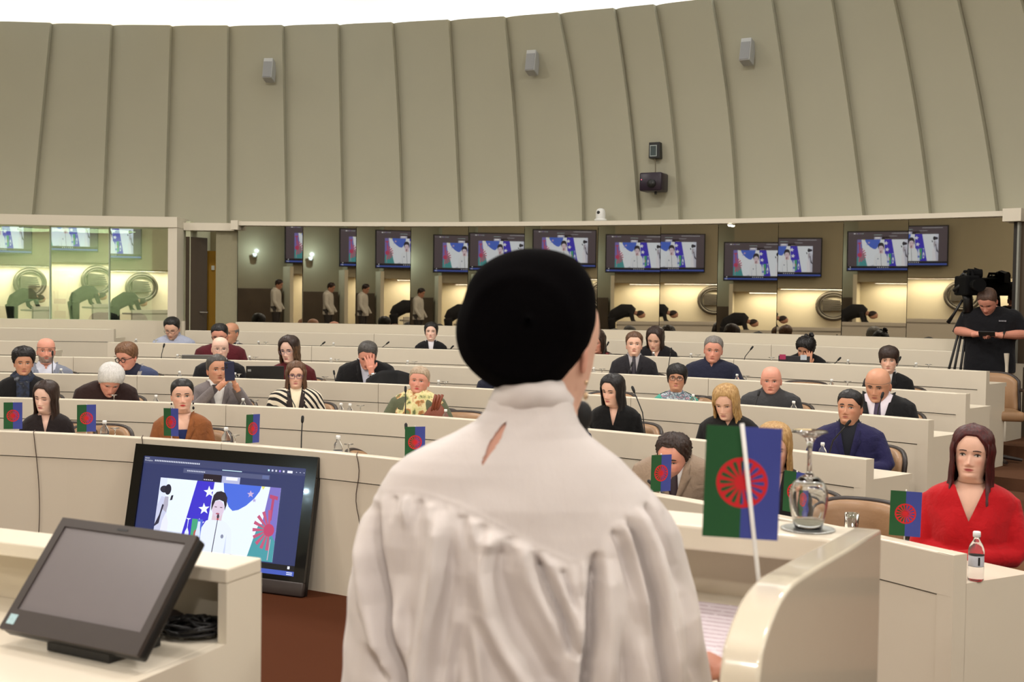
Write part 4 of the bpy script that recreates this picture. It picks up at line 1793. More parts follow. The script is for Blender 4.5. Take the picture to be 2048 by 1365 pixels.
# ---------- second row
r, Mh, Mb = put(47, 748, 695, 1, 'woman with short black hair, black coat and navy scarf, far left second row', head=(2, 4, 0), skin='tan', wid=1.02, top=(24, 23, 25), turtle=True, lips=(170, 96, 90), brow=(40, 30, 28), jacket_name='coat')
hair_cap(lambda d: pl(d, (0, .76), (35, .74), (55, .62), (74, .50), (84, .42), (110, .36), (180, .16)), lambda d, t: .010 + .034 * t * (1 - .25 * t), Mh, H_BLACK, r, 6, rough=.004)
ring_wrap('scarf', print_mat('navy_scarf', [(22, 26, 40), (40, 50, 74), (24, 26, 34), (120, 124, 132)], 14), r, Mb, [(-.045, .062, .060, .068), (-.06, .082, .086, .085), (-.09, .105, .112, .10), (-.12, .112, .120, .10), (-.17, .080, .122, .06)], lump=.006)
mb = MB()
strip_obj('scarf_end', [[(x, torso_front(x, z, 1.02, 1, .02) - .012 - .006 * math.sin(x * 90), z) for x in np.linspace(-.06, .05, 8)] for z in np.linspace(-.13, -.36, 10)], MATS.get('navy_scarf') or bpy.data.materials['navy_scarf'], r, .006, Mb)

r, Mh, Mb = put(212, 778, 716, 1, 'white haired person in a dark brown jumper looking down, second row', yaw=4, rise=0.15, head=(4, 34, 6), skin='ruddy', wid=1.08, top=(46, 30, 28), look_down=True, brow=(150, 140, 134), jacket_name='jumper', off=.68)
hair_cap(lambda d: pl(d, (0, .70), (25, .68), (45, .60), (66, .50), (82, .36), (110, .30), (180, .08)), lambda d, t: .012 + .022 * t, Mh, H_WHITE, r, 7, rough=.003)
mb = MB()
mb.tube([Mb @ Vector((.012 * math.cos(a), torso_front(0, -.16, 1.08, 1, .01) - .006, -.165 + .012 * math.sin(a))) for a in np.linspace(0, 6.28, 13)], .003, 6)
mb.build('pendant', M_SILVER, r, True)

r, Mh, Mb = put(433, 765, 709, 1, 'grey haired man in a grey blazer holding up a phone, second row', yaw=8, rise=0.09, head=(8, -4, 0), skin='tan', wid=1.04, top=(116, 108, 108), vneck=(-.42, 0.22), under=(222, 218, 214), collar=(222, 218, 214), lapel=(110, 102, 102), brow=(60, 50, 46),
                arms={'L': [(.25, -.16, -.36), (.03, -.27, -.10, )], 'R': [(.27, -.14, -.36), (.12, -.27, -.12)]},
                hands=[dict(at=(-.005, -.290, -.10), dir=(.55, -.12, .55), up=(-.6, -.3, .6), side=1, curl=.75, thumb=.3), dict(at=(.125, -.280, -.115), dir=(-.35, -.12, .75), up=(.7, -.3, .4), side=-1, curl=.75, thumb=.3)])
men_hair(Mh, r, H_DKGREY, .80, .014, .72, seed=3)
PH_LOC = gloc(r, Mb, (.058, -.345, .025))
PH_RZ = r.rotation_euler.z

r, Mh, Mb = put(592, 773, 722, 1, 'woman with brown bob and glasses in a zebra striped jacket, second row', rise=0.08, head=(-2, 2, 0), skin='fair', wid=1.10, dep=1.1, bust=.02, top=stripe_mat('zebra_stripes', (24, 20, 20), (224, 212, 190), 9, 3.2), vneck=(-.46, 0.17), under=(238, 226, 196), under_name='top',
                lapel=mat('dark_brown_trim', (44, 32, 28), .8), lips=(196, 110, 110), brow=(80, 54, 40), fat=1.06)
long_cap(Mh, r, H_BROWN, .82, .014, th0=46, part=6)
hair_curtain(Mh, H_BROWN, r, .055, 46, w=.102, b=.112, T=.022, seed=15, flare=.012)
make_glasses(Mh, r, 'rect', (64, 44, 96))

r, Mh, Mb = put(836, 786, 734, 1, 'older woman in a yellow green patterned shawl, second row', yaw=-4, rise=0.09, head=(-6, -4, 4), skin='ruddy', wid=1.12, dep=1.15, bust=.02, fat=1.12, top=(92, 96, 74), lips=(196, 60, 66), brow=(128, 104, 90), jacket_name='dress',
                arms={'L': [(.26, -.06, -.36), (.22, -.30, -.40)], 'R': [(.26, -.04, -.36), (.12, -.27, -.42)]})
hair_cap(lambda d: pl(d, (0, .76), (35, .74), (55, .64), (74, .50), (84, .42), (110, .36), (180, .16)), lambda d, t: .006 + .012 * t, Mh, H_ASH, r, 6, rough=.0012, fat=1.05)
ring_wrap('shawl', print_mat('shawl_print', [(96, 104, 66), (206, 198, 136), (222, 210, 160), (176, 112, 60), (110, 118, 78)], 16), r, Mb,
          [(-.058, .075, .066, .080), (-.075, .110, .095, .098), (-.115, .180, .122, .125), (-.17, .225, .145, .145), (-.25, .250, .172, .160), (-.33, .262, .178, .165)], lump=.007, seed=4)

r, Mh, Mb = put(1230, 806, 745, 1, 'woman with long straight black hair in a black top, second row', yaw=-6, head=(-26, 10, 2), skin='fair', wid=.92, top=(14, 13, 14), vneck=(-.24, .24), lips=(190, 100, 100), brow=(26, 20, 20), look_down=True, bust=.012, lash=1.6, jacket_name='blouse')
long_cap(Mh, r, H_BLACK, .82, .013, th0=48)
hair_curtain(Mh, H_BLACK, r, .24, 50, w=.096, fwd=.03, T=.018, seed=21)

r, Mh, Mb = put(1458, 829, 762, 1, 'blonde woman in a black top looking down, second row behind the large flag', yaw=-4, rise=0.08, head=(-14, 20, 0), skin='fair', wid=.94, top=(26, 24, 24), lips=(190, 120, 112), brow=(130, 98, 66), look_down=True, vneck=(-.15, .6))
long_cap(Mh, r, H_BLOND, .83, .014, th0=48, part=8)
hair_curtain(Mh, H_BLOND, r, .19, 48, w=.100, fwd=.035, T=.020, seed=22)

r, Mh, Mb = put(1698, 846, 787, 1, 'dark haired man in a navy blazer with crossed arms, right end of second row', yaw=-3, rise=0.085, head=(-14, -6, 1), skin='tan', wid=1.1, dep=1.08, fat=1.04, top=(38, 36, 74), vneck=(-.42, 0.20), under=(28, 30, 38), lapel=(34, 32, 68), collar=(28, 30, 38), brow=(34, 26, 24), brow_t=.0038,
                arms={'L': [(.24, -.08, -.38), (-.10, -.24, -.36)], 'R': [(.25, -.08, -.38), (-.06, -.27, -.41)]},
                hands=[dict(at=(-.02, -.285, -.405), dir=(-1, -.05, .06), up=(.05, -.6, .8), side=1, curl=.35)])
men_hair(Mh, r, H_BLACK, .74, .010, .64, seed=31, side=.004)

# ---------- third row
r, Mh, Mb = put(92, 724, 673, 2, 'bald bearded man in a grey blue blazer, far left third row', head=(2, 0, 0), skin='ruddy', wid=1.08, top=(128, 132, 146), vneck=(-.46, 0.24, (-.14, .5)), under=(206, 208, 222), collar=(212, 208, 216), lapel=(122, 126, 140), brow=(84, 66, 56))
fringe_hair(Mh, r, H_GREY)
make_beard(Mh, r, hair_mat('beard_grey', (124, 100, 88), (170, 150, 138)), goatee=False, T=.003)

r, Mh, Mb = put(262, 735, 684, 2, 'woman with short brown hair and round black glasses, grey scarf over blue, third row', yaw=-6, rise=0.11, head=(-32, 14, -2), skin='ruddy', wid=1.12, fat=1.06, top=(66, 74, 104), vneck=(-.46, 0.26), under=(34, 36, 52), under_name='top', lapel=mat('grey_scarf', (152, 146, 142), .9, noise=.15, scale=50, bump=.3), brow=(96, 70, 52), look_down=True, jacket_name='cardigan')
hair_cap(lambda d: pl(d, (0, .78), (35, .74), (55, .62), (74, .50), (84, .40), (110, .34), (180, .16)), lambda d, t: .008 + .024 * t, Mh, H_MIDBR, r, 8, rough=.003)
make_glasses(Mh, r, 'round', (16, 16, 18), .0034)

r, Mh, Mb = put(440, 718, 671, 2, 'bald man with thin glasses in a black suit, third row behind the raised phone', head=(4, 2, 0), skin='pale', wid=1.12, fat=1.06, top=(26, 25, 28), vneck=(-.4, 0.20), under=(206, 204, 208), collar=(206, 204, 208), lapel=(26, 25, 28), brow=(130, 104, 88), brow_t=.0022)
make_glasses(Mh, r, 'rect', (170, 150, 140), .0014)
fringe_hair(Mh, r, H_DKGREY, T=.003)

r, Mh, Mb = put(583, 722, 671, 2, 'young woman with long wavy dark hair and thin glasses in burgundy, third row', yaw=-2, head=(-22, 8, -2), skin='pale', wid=.98, top=(86, 28, 32), turtle=True, lips=(190, 110, 108), brow=(44, 32, 28), jacket_name='jumper')
long_cap(Mh, r, H_DKBROWN, .86, .022, th0=46)
hair_curtain(Mh, hair_mat('hair_ombre', (50, 36, 28), (128, 92, 60)), r, .17, 47, w=.098, fwd=.03, T=.022, seed=25, wave=.004)
make_glasses(Mh, r, 'round', (150, 130, 150), .0013)

r, Mh, Mb = put(733, 728, 676, 2, 'man in a black blazer covering his face with one hand, third row', yaw=-2, rise=0.12, head=(-4, 28, 6), skin='ruddy', wid=1.16, top=(22, 21, 23), vneck=(-.44, 0.20), under=(208, 208, 222), collar=(208, 208, 222), lapel=(22, 21, 23), look_down=True, brow=(70, 58, 50),
                arms={'R': [(.25, -.20, -.38), (.065, -.215, -.21)]},
                hands=[dict(at=(.050, -.225, -.165), dir=(-.16, .10, 1), up=(.1, -1, .05), side=-1, curl=.18, spread=.16, thumb=.1)])
men_hair(Mh, r, H_DKGREY, .82, .018, .74, seed=14)
mb = MB()
w = Vector((.060, -.218, -.205))
mb.tube([Mb @ (w + Vector((.034 * math.cos(a), .03 * math.sin(a), .012 * math.cos(a)))) for a in np.linspace(0, 6.28, 17)], .006, 6, cap=False)
mb.ellipsoid(Mb @ (w + Vector((.006, -.035, .0))), (.019, .008, .019), 12, 8)
mb.build('wristwatch', M_SILVER, r, True)

r, Mh, Mb = put(1010, 745, 690, 2, 'third row person in dark navy hidden behind the speaker headscarf', skin='tan', wid=1.08, top=(30, 32, 48), turtle=True)
men_hair(Mh, r, H_BLACK)

r, Mh, Mb = put(1352, 780, 733, 2, 'woman with short black fringe and glasses in a teal jacket, third row', head=(-4, -4, 2), skin='tan', wid=.94, top=(74, 156, 138), vneck=(-.40, .50), under=print_mat('blue_print_top', [(30, 40, 70), (200, 206, 212), (60, 96, 110), (196, 150, 160)], 34), under_name='top', brow=(40, 30, 28), lips=(184, 104, 100), fat=1.05)
hair_cap(lambda d: pl(d, (0, .66), (22, .62), (40, .60), (60, .44), (76, .26), (100, .22), (180, .06)), lambda d, t: .010 + .018 * t, Mh, H_BLACK, r, 9, rough=.003)
make_glasses(Mh, r, 'rect', (26, 22, 24), .0024)

r, Mh, Mb = put(1542, 785, 729, 2, 'bald heavy man in a dark grey jumper, third row', rise=0.11, head=(-3, 4, 0), skin='ruddy', wid=1.14, dep=1.15, fat=1.10, top=(58, 58, 60), turtle=True, brow=(120, 92, 80), brow_t=.0026, brow_drop=.01, jacket_name='jumper')
fringe_hair(Mh, r, hair_mat('hair_pale_grey', (150, 130, 118), (190, 170, 156)), T=.002)

r, Mh, Mb = put(1758, 797, 726, 2, 'bald man in a black suit with purple tie, right end of third row', yaw=-4, rise=0.12, head=(-12, 14, 2), skin='tan', wid=1.14, dep=1.15, fat=1.10, top=(26, 26, 28), vneck=(-.46, 0.26), under=(222, 214, 224), collar=(224, 218, 226), tie=(62, 50, 76), lapel=(26, 26, 28), look_down=True, brow=(40, 32, 30), brow_t=.0040, brow_drop=.012, kscale=.97)
fringe_hair(Mh, r, H_GREY, T=.003, fat=1.06)

# ---------- fourth row
r, Mh, Mb = put(441, 690, 645, 3, 'dark haired man with glasses in a burgundy jumper, fourth row', rise=0.1, head=(-10, 14, 0), skin='ruddy', wid=1.18, dep=1.15, fat=1.06, top=(84, 26, 34), look_down=True, brow=(40, 30, 28), stubble=((70, 56, 50), .4), jacket_name='jumper')
men_hair(Mh, r, H_BLACK, .80, .016)
make_glasses(Mh, r, 'rect', (24, 22, 24), .0024)

r, Mh, Mb = put(1268, 711, 664, 3, 'brown haired man in a charcoal suit and tie, fourth row', rise=0.085, head=(0, -6, 0), skin='fair', wid=1.02, top=(38, 36, 40), vneck=(-.42, 0.20), under=(160, 154, 156), collar=(164, 158, 160), tie=(44, 38, 48), lapel=(36, 34, 38), brow=(90, 66, 50))
men_hair(Mh, r, H_BROWN, .78, .018, .70, seed=17)

r, Mh, Mb = put(1424, 722, 670, 3, 'grey haired man in a navy polo with crossed arms, fourth row', yaw=-2, rise=0.1, head=(0, 6, 4), skin='ruddy', wid=1.12, fat=1.05, top=(34, 36, 54), vneck=(-.15, .5), collar=(34, 36, 54), brow=(70, 58, 50), jacket_name='polo_shirt',
                arms={'L': [(.25, -.08, -.36), (-.08, -.24, -.38)], 'R': [(.25, -.08, -.36), (-.04, -.26, -.40)]},
                hands=[dict(at=(.085, -.24, -.372), dir=(.85, -.05, .35), up=(-.3, -.4, .8), side=-1, curl=.5)])
men_hair(Mh, r, H_GREY, .80, .010, .72, seed=18)

r, Mh, Mb = put(1777, 742, 696, 3, 'person with dark brown bowl cut in a black suit, fourth row right end', yaw=2, head=(-4, 4, 0), skin='fair', wid=1.02, top=(24, 24, 26), vneck=(-.36, 0.17), under=(206, 202, 200), collar=(206, 202, 200), lapel=(24, 24, 26), brow=(60, 42, 34))
hair_cap(lambda d: pl(d, (0, .60), (22, .58), (40, .56), (58, .46), (74, .32), (100, .30), (180, .10)), lambda d, t: .009 + .018 * t, Mh, H_DKBROWN, r, 19, rough=.0025)

# ---------- fifth row
r, Mh, Mb = put(466, 684, 638, 4, 'bald man in a dark jacket behind the burgundy jumper, fifth row', yaw=-20, head=(-18, 6, 0), skin='tan', wid=1.0, top=(34, 36, 44), vneck=(-.3, 0.20), under=(190, 186, 180), collar=(190, 186, 180), lapel=(34, 36, 44), kscale=.98)
fringe_hair(Mh, r, H_GREY, T=.003)
r, Mh, Mb = put(348, 673, 628, 4, 'young man with glasses in a pale blue shirt looking down, fifth row by the booth', yaw=-4, rise=0.1, head=(-12, 22, 0), skin='fair', wid=1.06, top=(178, 184, 206), vneck=(-.15, .5), collar=(184, 190, 212), look_down=True, stubble=((90, 74, 66), .4), jacket_name='shirt')
men_hair(Mh, r, H_BLACK, .82, .018, .72, seed=20)
make_glasses(Mh, r, 'rect', (30, 28, 30), .0018)
r, Mh, Mb = put(862, 681, 645, 4, 'woman with black hair tied back in a black blazer and white top, fifth row', rise=0.08, head=(-4, -6, 0), skin='pale', wid=.94, top=(24, 23, 26), vneck=(-.46, .13), under=(220, 216, 222), under_name='top', lapel=(24, 23, 26), lips=(190, 100, 100), brow=(36, 28, 26))
hair_cap(lambda d: pl(d, (0, .80), (25, .76), (48, .64), (70, .40), (84, .30), (110, .26), (180, .06)), lambda d, t: .008 + .016 * t, Mh, H_BLACK, r, 26)
r, Mh, Mb = put(1198, 700, 656, 4, 'woman in a grey cardigan over red plaid, fifth row beside the speaker headscarf', yaw=-6, head=(-14, 18, 0), skin='ruddy', wid=.98, top=(112, 104, 96), vneck=(-.40, .40), under=print_mat('red_plaid', [(120, 30, 36), (60, 24, 30), (150, 60, 60)], 60), under_name='top', look_down=True, jacket_name='cardigan')
long_cap(Mh, r, H_DKBROWN, .82, .012, th0=46)
hair_curtain(Mh, H_DKBROWN, r, .03, 48, seed=27)
r, Mh, Mb = put(1312, 696, 648, 4, 'woman with long dark hair in a black top looking down, fifth row', yaw=-4, rise=0.11, head=(-12, 20, 4), skin='fair', wid=.96, top=(26, 24, 28), vneck=(-.24, .40), look_down=True, brow=(44, 32, 30), lips=(184, 104, 100), jacket_name='blouse')
long_cap(Mh, r, H_DKBROWN, .86, .014, th0=48)
hair_curtain(Mh, H_DKBROWN, r, .14, 54, w=.09, fwd=.02, seed=28, T=.016)
earring(Mh, r, M_SILVER, (1,), .03, .005)
r, Mh, Mb = put(1610, 716, 672, 4, 'woman with black curly updo resting her cheek on her hand, fifth row', yaw=-6, rise=0.13, head=(-16, 18, 10), skin='tan', wid=1.0, top=(24, 23, 25), turtle=True, look_down=True, brow=(34, 26, 24), jacket_name='jumper',
                arms={'R': [(.22, -.18, -.42), (.075, -.20, -.24)]}, hands=[dict(at=(.060, -.195, -.19), dir=(-.05, .12, 1), up=(.3, -1, .1), side=-1, curl=.22, spread=.1, thumb=.3)])
hair_cap(lambda d: pl(d, (0, .74), (25, .70), (45, .60), (64, .46), (80, .38), (110, .30), (180, .14)), lambda d, t: .012 + .024 * t, Mh, H_BLACK, r, 33, rough=.007)
mb = MB()
rs = np.random.RandomState(5)
for q in range(16):
    a = rs.uniform(0, 6.28)
    mb.ellipsoid((.02 + .035 * math.cos(a), .03 + .03 * math.sin(a), .245 + rs.uniform(-.015, .035)), (.022, .022, .019), 8, 6)
mb.v = [tuple(Mh @ Vector(v)) for v in mb.v]
mb.build('hair_bun', H_BLACK, r, True)

# ---------- chairs: one behind each person, and the empty ones in view
for (a, R, row, lab) in PEOPLE_SEATS:
    chair_at(a, R + .06, ROW_FLOOR[row], 'tan chair taken by the ' + ' '.join(lab.split(',')[0].split()[:11]))
for (px, py, row, off, turn, lab) in [
    (1690, 1010, 0, .72, .25, 'empty tan leather chair in the front row beside the red dress woman'),
    (795, 890, 0, .62, 2.28, 'empty tan chair turned sideways in the front row near the television'),
    (905, 850, 1, .66, .2, 'empty tan chair right of the shawl woman in the second row'),
    (1205, 790, 2, .68, .1, 'empty tan chair behind the long black hair, third row'),
    (1590, 780, 3, .72, .0, 'empty tan chair behind the bald man in grey jumper, fourth row'),
    (1985, 790, 4, .60, .55, 'empty tan leather chair at the right end of the fifth row'),
    (180, 860, 0, .72, .2, 'empty tan chair between the brunette and the rust blazer, front row'),
    (1420, 800, 2, .80, .1, 'empty tan chair right of the teal jacket, third row'),
]:
    p = on_ring(px, py, ROW_R[row] + off)
    chair_at(az(p), ROW_R[row] + off, ROW_FLOOR[row], lab, turn)

# ================================================================== SPEAKER AT THE LECTERN (seen from behind)
# she faces away from the camera, a little to the right
F_DIR = Vector((.44, .90, 0)).normalized()
SP = at(1062, 900, 2.12)
SP_RZ = math.pi + math.radians(-14)     # person() faces -Y; half turn looks away from the camera
CHIN_PX = at(1078, 812, 2.12)
r, Mh, Mb = person('person', 'speaker in a white blouse and black headscarf standing with her back to us', (CHIN_PX.x, CHIN_PX.y, 0), SP_RZ, CHIN_PX.z - .0, .99, skin='fair', head=(-16, 8, 0), rise=.0, lean=-.03, wid=.9,
                   top=(230, 224, 216), turtle=True, legs=(60, 56, 56), seated=False, jacket_name='under_blouse', vox=.012, lips=(180, 90, 90), iris=(60, 60, 50))
SPEAKER, SP_MB, SP_MH = r, Mb, Mh
for ch in list(r.children):
    if ch.name.startswith('under_blouse'):
        bpy.data.objects.remove(ch)

SP_INV = (Matrix.Translation(r.location) @ Matrix.Rotation(SP_RZ, 4, 'Z')).inverted()


def spx(px, py, d):
    """a photograph point at depth d, in the speaker's own frame"""
    return SP_INV @ at(px, py, d)


# ---- headscarf: lofted through its outline, wrapped layers as ridges
M_SCARF = mat('black_scarf', (7, 6, 7), .95, noise=.2, scale=40, bump=.2, bscale=300, spec=.04)
cx_, cy_, d0 = 1054, 640, 2.115
outline = [(1075, 497, 0), (1000, 508), (952, 545), (925, 600), (912, 665), (925, 720), (952, 752), (985, 775), (1030, 786), (1075, 785), (1112, 772), (1142, 745), (1166, 712), (1184, 668), (1194, 610), (1184, 560), (1150, 518)]
# polar radius of the outline about its centre, with the depth profile of a wrapped head
pol = []
for p in outline:
    dx, dy = p[0] - cx_, p[1] - cy_
    pol.append((math.atan2(dx, -dy), math.hypot(dx, dy)))
pol.sort()
pa = np.array([q[0] for q in pol])
pr = np.array([q[1] for q in pol])
pa = np.concatenate([pa - 2 * math.pi, pa, pa + 2 * math.pi])
pr = np.concatenate([pr, pr, pr])
vs, fs = [], []
NA, NR = 96, 34
for j in range(NR):
    t = j / (NR - 1)
    ph = math.pi * (.012 + .93 * t)      # 0 = point towards the camera, pi = away
    for q in range(NA):
        a = 2 * math.pi * q / NA - math.pi
        R = float(np.interp(a, pa, pr)) / FOCAL * d0
        R = R * (math.sin(ph) ** (1 - .16 * min(1, ph / .9) - .40 * max(0, (ph - 1.5) / 1.5)))
        dep = -math.cos(ph)
        y = dep * (.100 if dep < 0 else .140)
        # wrapped folds: shallow arcs across the back of the head
        X, Z = R * math.sin(a), R * math.cos(a)
        fold = .0030 * math.sin(46 * (Z + .35 * X) + 8 * X) * math.sin(ph) + .0055 * math.exp(-((math.hypot(X + .012, Z + .012) - .088) / .010) ** 2) * (dep < .2)
        fold *= min(1.0, math.hypot(X, Z) / .05) ** 2
        low = max(0, (-Z - .05) / .08)
        c = at(cx_, cy_, d0 + .012)
        P = c + Vector((X * (1 + fold * 3), y - fold - .010 * low * (dep < 0), Z * (1 + fold * 3)))
        vs.append(SP_INV @ P)
for j in range(NR - 1):
    ph = math.pi * (.012 + .93 * (j + .5) / (NR - 1))
    for q in range(NA):
        q2 = (q + 1) % NA
        a = 2 * math.pi * (q + .5) / NA - math.pi
        # open in front for the face
        if ph > math.radians(112) and math.cos(a) < .30:
            continue
        fs.append((j * NA + q, j * NA + q2, (j + 1) * NA + q2, (j + 1) * NA + q))
fs.append(tuple(range(NA)))
obj('headscarf', vs, fs, M_SCARF, r, True)
earring(Mh, r, mat('pale_gold', (206, 176, 140), .35, metal=.6), (-1, 1), .034, .005)


# ---- blouse: one gathered garment (yoke, back, raglan sleeves)
def cloth_white():
    m, nt, b = nodes_of('white_satin_cotton')
    N, L = nt.nodes, nt.links
    tc = N.new('ShaderNodeTexCoord')
    mp = N.new('ShaderNodeMapping')
    mp.inputs['Scale'].default_value = (1, 1, .35)
    L.new(tc.outputs['Object'], mp.inputs[0])
    nz = N.new('ShaderNodeTexNoise')
    nz.inputs['Scale'].default_value = 9
    nz.inputs['Detail'].default_value = 5
    L.new(mp.outputs[0], nz.inputs['Vector'])
    n2 = N.new('ShaderNodeTexNoise')
    n2.inputs['Scale'].default_value = 420
    L.new(tc.outputs['Object'], n2.inputs['Vector'])
    bp = N.new('ShaderNodeBump')
    bp.inputs['Strength'].default_value = .35
    bp.inputs['Distance'].default_value = .02
    L.new(nz.outputs[0], bp.inputs['Height'])
    bp2 = N.new('ShaderNodeBump')
    bp2.inputs['Strength'].default_value = .12
    bp2.inputs['Distance'].default_value = .001
    L.new(n2.outputs[0], bp2.inputs['Height'])
    L.new(bp.outputs[0], bp2.inputs['Normal'])
    L.new(bp2.outputs[0], b.inputs['Normal'])
    b.inputs['Base Color'].default_value = lin((214, 204, 199))
    b.inputs['Roughness'].default_value = .55
    b.inputs['Sheen Weight'].default_value = .25
    MATS['white_satin_cotton'] = m
    return m


M_BLOUSE = cloth_white()
# horizontal sections in photo space: y, left x, right x (silhouette incl. sleeves), depth half-thickness (m)
sec = [(800, 978, 1144, .062), (822, 970, 1150, .066), (845, 950, 1160, .072), (870, 905, 1180, .080), (895, 850, 1212, .090), (915, 812, 1240, .098), (940, 782, 1266, .106), (970, 764, 1296, .114), (1000, 750, 1316, .122),
       (1050, 734, 1344, .130), (1100, 722, 1362, .136), (1160, 712, 1378, .142), (1220, 704, 1390, .146), (1290, 697, 1402, .150), (1365, 694, 1414, .154), (1450, 690, 1424, .156), (1560, 688, 1434, .156), (1680, 690, 1440, .156)]
sy = np.array([s_[0] for s_ in sec], float)
sl = np.array([s_[1] for s_ in sec], float)
sr = np.array([s_[2] for s_ in sec], float)
sd = np.array([s_[3] for s_ in sec], float)
D_SP = 2.12
vs, fs = [], []
# yoke seam: py as a function of px (a shallow V point near 1142,1092)
yk_x = np.array([690, 740, 771, 828, 876, 924, 1002, 1072, 1124, 1142, 1172, 1203, 1242, 1286, 1330, 1400])
yk_y = np.array([1010, 990, 979, 971, 978, 992, 1027, 1066, 1088, 1092, 1075, 1040, 1001, 975, 955, 940])


def cpt(X, Y):
    return (680 + X / 2.295, 770 + Y / 2.295)


# folds: points along the fold (measured on the garment), half width (px), height (m, negative = valley)
FOLDS = []


def fold(pts, w, amp, fade=(.25, .15)):
    P = [cpt(*p) for p in pts]
    FOLDS.append((np.array([p[1] for p in P]), np.array([p[0] for p in P]), w, amp, fade))


fold([(188, 520), (192, 700), (205, 830), (250, 1000), (300, 1160), (340, 1330), (360, 1500)], 12, -.034, (.15, .1))
fold([(150, 560), (160, 760), (170, 950), (230, 1120), (290, 1300)], 16, .016)
fold([(480, 530), (470, 780), (425, 1040), (385, 1340), (370, 1700)], 17, .020, (.08, .1))
fold([(525, 540), (530, 760), (500, 1000), (470, 1300)], 12, -.010)
fold([(700, 610), (672, 780), (680, 960), (755, 1110), (860, 1260), (930, 1400)], 20, .017, (.06, .1))
fold([(735, 640), (730, 780), (800, 980), (900, 1150), (960, 1300)], 22, -.016, (.1, .1))
fold([(800, 640), (860, 800), (950, 980), (1010, 1120)], 13, .010, (.06, .3))
fold([(885, 690), (950, 850), (1015, 990), (1052, 1130)], 8, -.022, (.15, .06))
fold([(960, 720), (1010, 850), (1060, 960)], 7, .008, (.1, .3))
fold([(1000, 760), (1040, 880), (1070, 960)], 6, -.010, (.1, .3))
fold([(1152, 690), (1138, 880), (1118, 1050), (1092, 1240), (1085, 1420), (1080, 1700)], 10, -.036, (.1, .05))
fold([(1085, 880), (1075, 1050), (1055, 1250), (1050, 1500)], 17, .018, (.2, .1))
fold([(1200, 720), (1190, 900), (1185, 1100), (1190, 1400)], 26, .016, (.15, .1))
fold([(1232, 600), (1275, 740), (1300, 900)], 7, -.012, (.1, .4))
fold([(1262, 570), (1310, 720), (1345, 900), (1370, 1050)], 8, .012, (.05, .3))
fold([(1290, 540), (1350, 720), (1395, 880), (1420, 1050), (1445, 1260), (1470, 1500)], 8, -.022, (.1, .1))
fold([(1330, 515), (1400, 700), (1440, 900), (1470, 1100), (1500, 1400)], 14, .014, (.05, .1))
fold([(1380, 500), (1450, 640), (1500, 780), (1530, 900)], 9, -.014, (.1, .3))
fold([(1520, 800), (1560, 1000), (1590, 1300)], 12, -.010)
fold([(280, 485), (268, 600)], 6, -.005, (.1, .6))
fold([(330, 480), (335, 620)], 6, .007, (.1, .6))
fold([(390, 490), (370, 640)], 7, -.005, (.1, .6))
fold([(440, 500), (425, 640)], 6, .007, (.1, .6))
fold([(575, 545), (585, 680)], 7, -.005, (.1, .6))
fold([(625, 560), (635, 700)], 7, .008, (.1, .6))
fold([(660, 580), (655, 720)], 6, -.005, (.1, .6))
fold([(775, 630), (800, 740)], 6, -.005, (.1, .6))
fold([(840, 660), (880, 770)], 6, .008, (.1, .6))
fold([(920, 700), (960, 800)], 6, .006, (.1, .6))
fold([(600, 900), (640, 1100), (680, 1365), (690, 1600)], 13, .013, (.3, .1))
fold([(330, 800), (300, 1000), (310, 1200), (330, 1600)], 15, .014, (.3, .1))
fold([(560, 1000), (540, 1200), (550, 1600)], 12, -.016, (.3, .1))
fold([(960, 1150), (985, 1300), (990, 1600)], 12, -.014, (.3, .1))
fold([(1240, 950), (1260, 1150), (1280, 1600)], 12, -.013, (.3, .1))
fold([(1330, 1000), (1350, 1200), (1360, 1600)], 14, .012, (.3, .1))
fold([(200, 1120), (215, 1200), (260, 1300)], 18, -.016, (.3, .3))
fold([(560, 800), (600, 1000), (590, 1250)], 24, -.010, (.3, .3))
fold([(300, 700), (330, 900), (360, 1100)], 26, -.009, (.3, .3))
rs = np.random.RandomState(11)
ph_ = rs.uniform(0, 6.28, 12)
NQ, NS = 400, 210
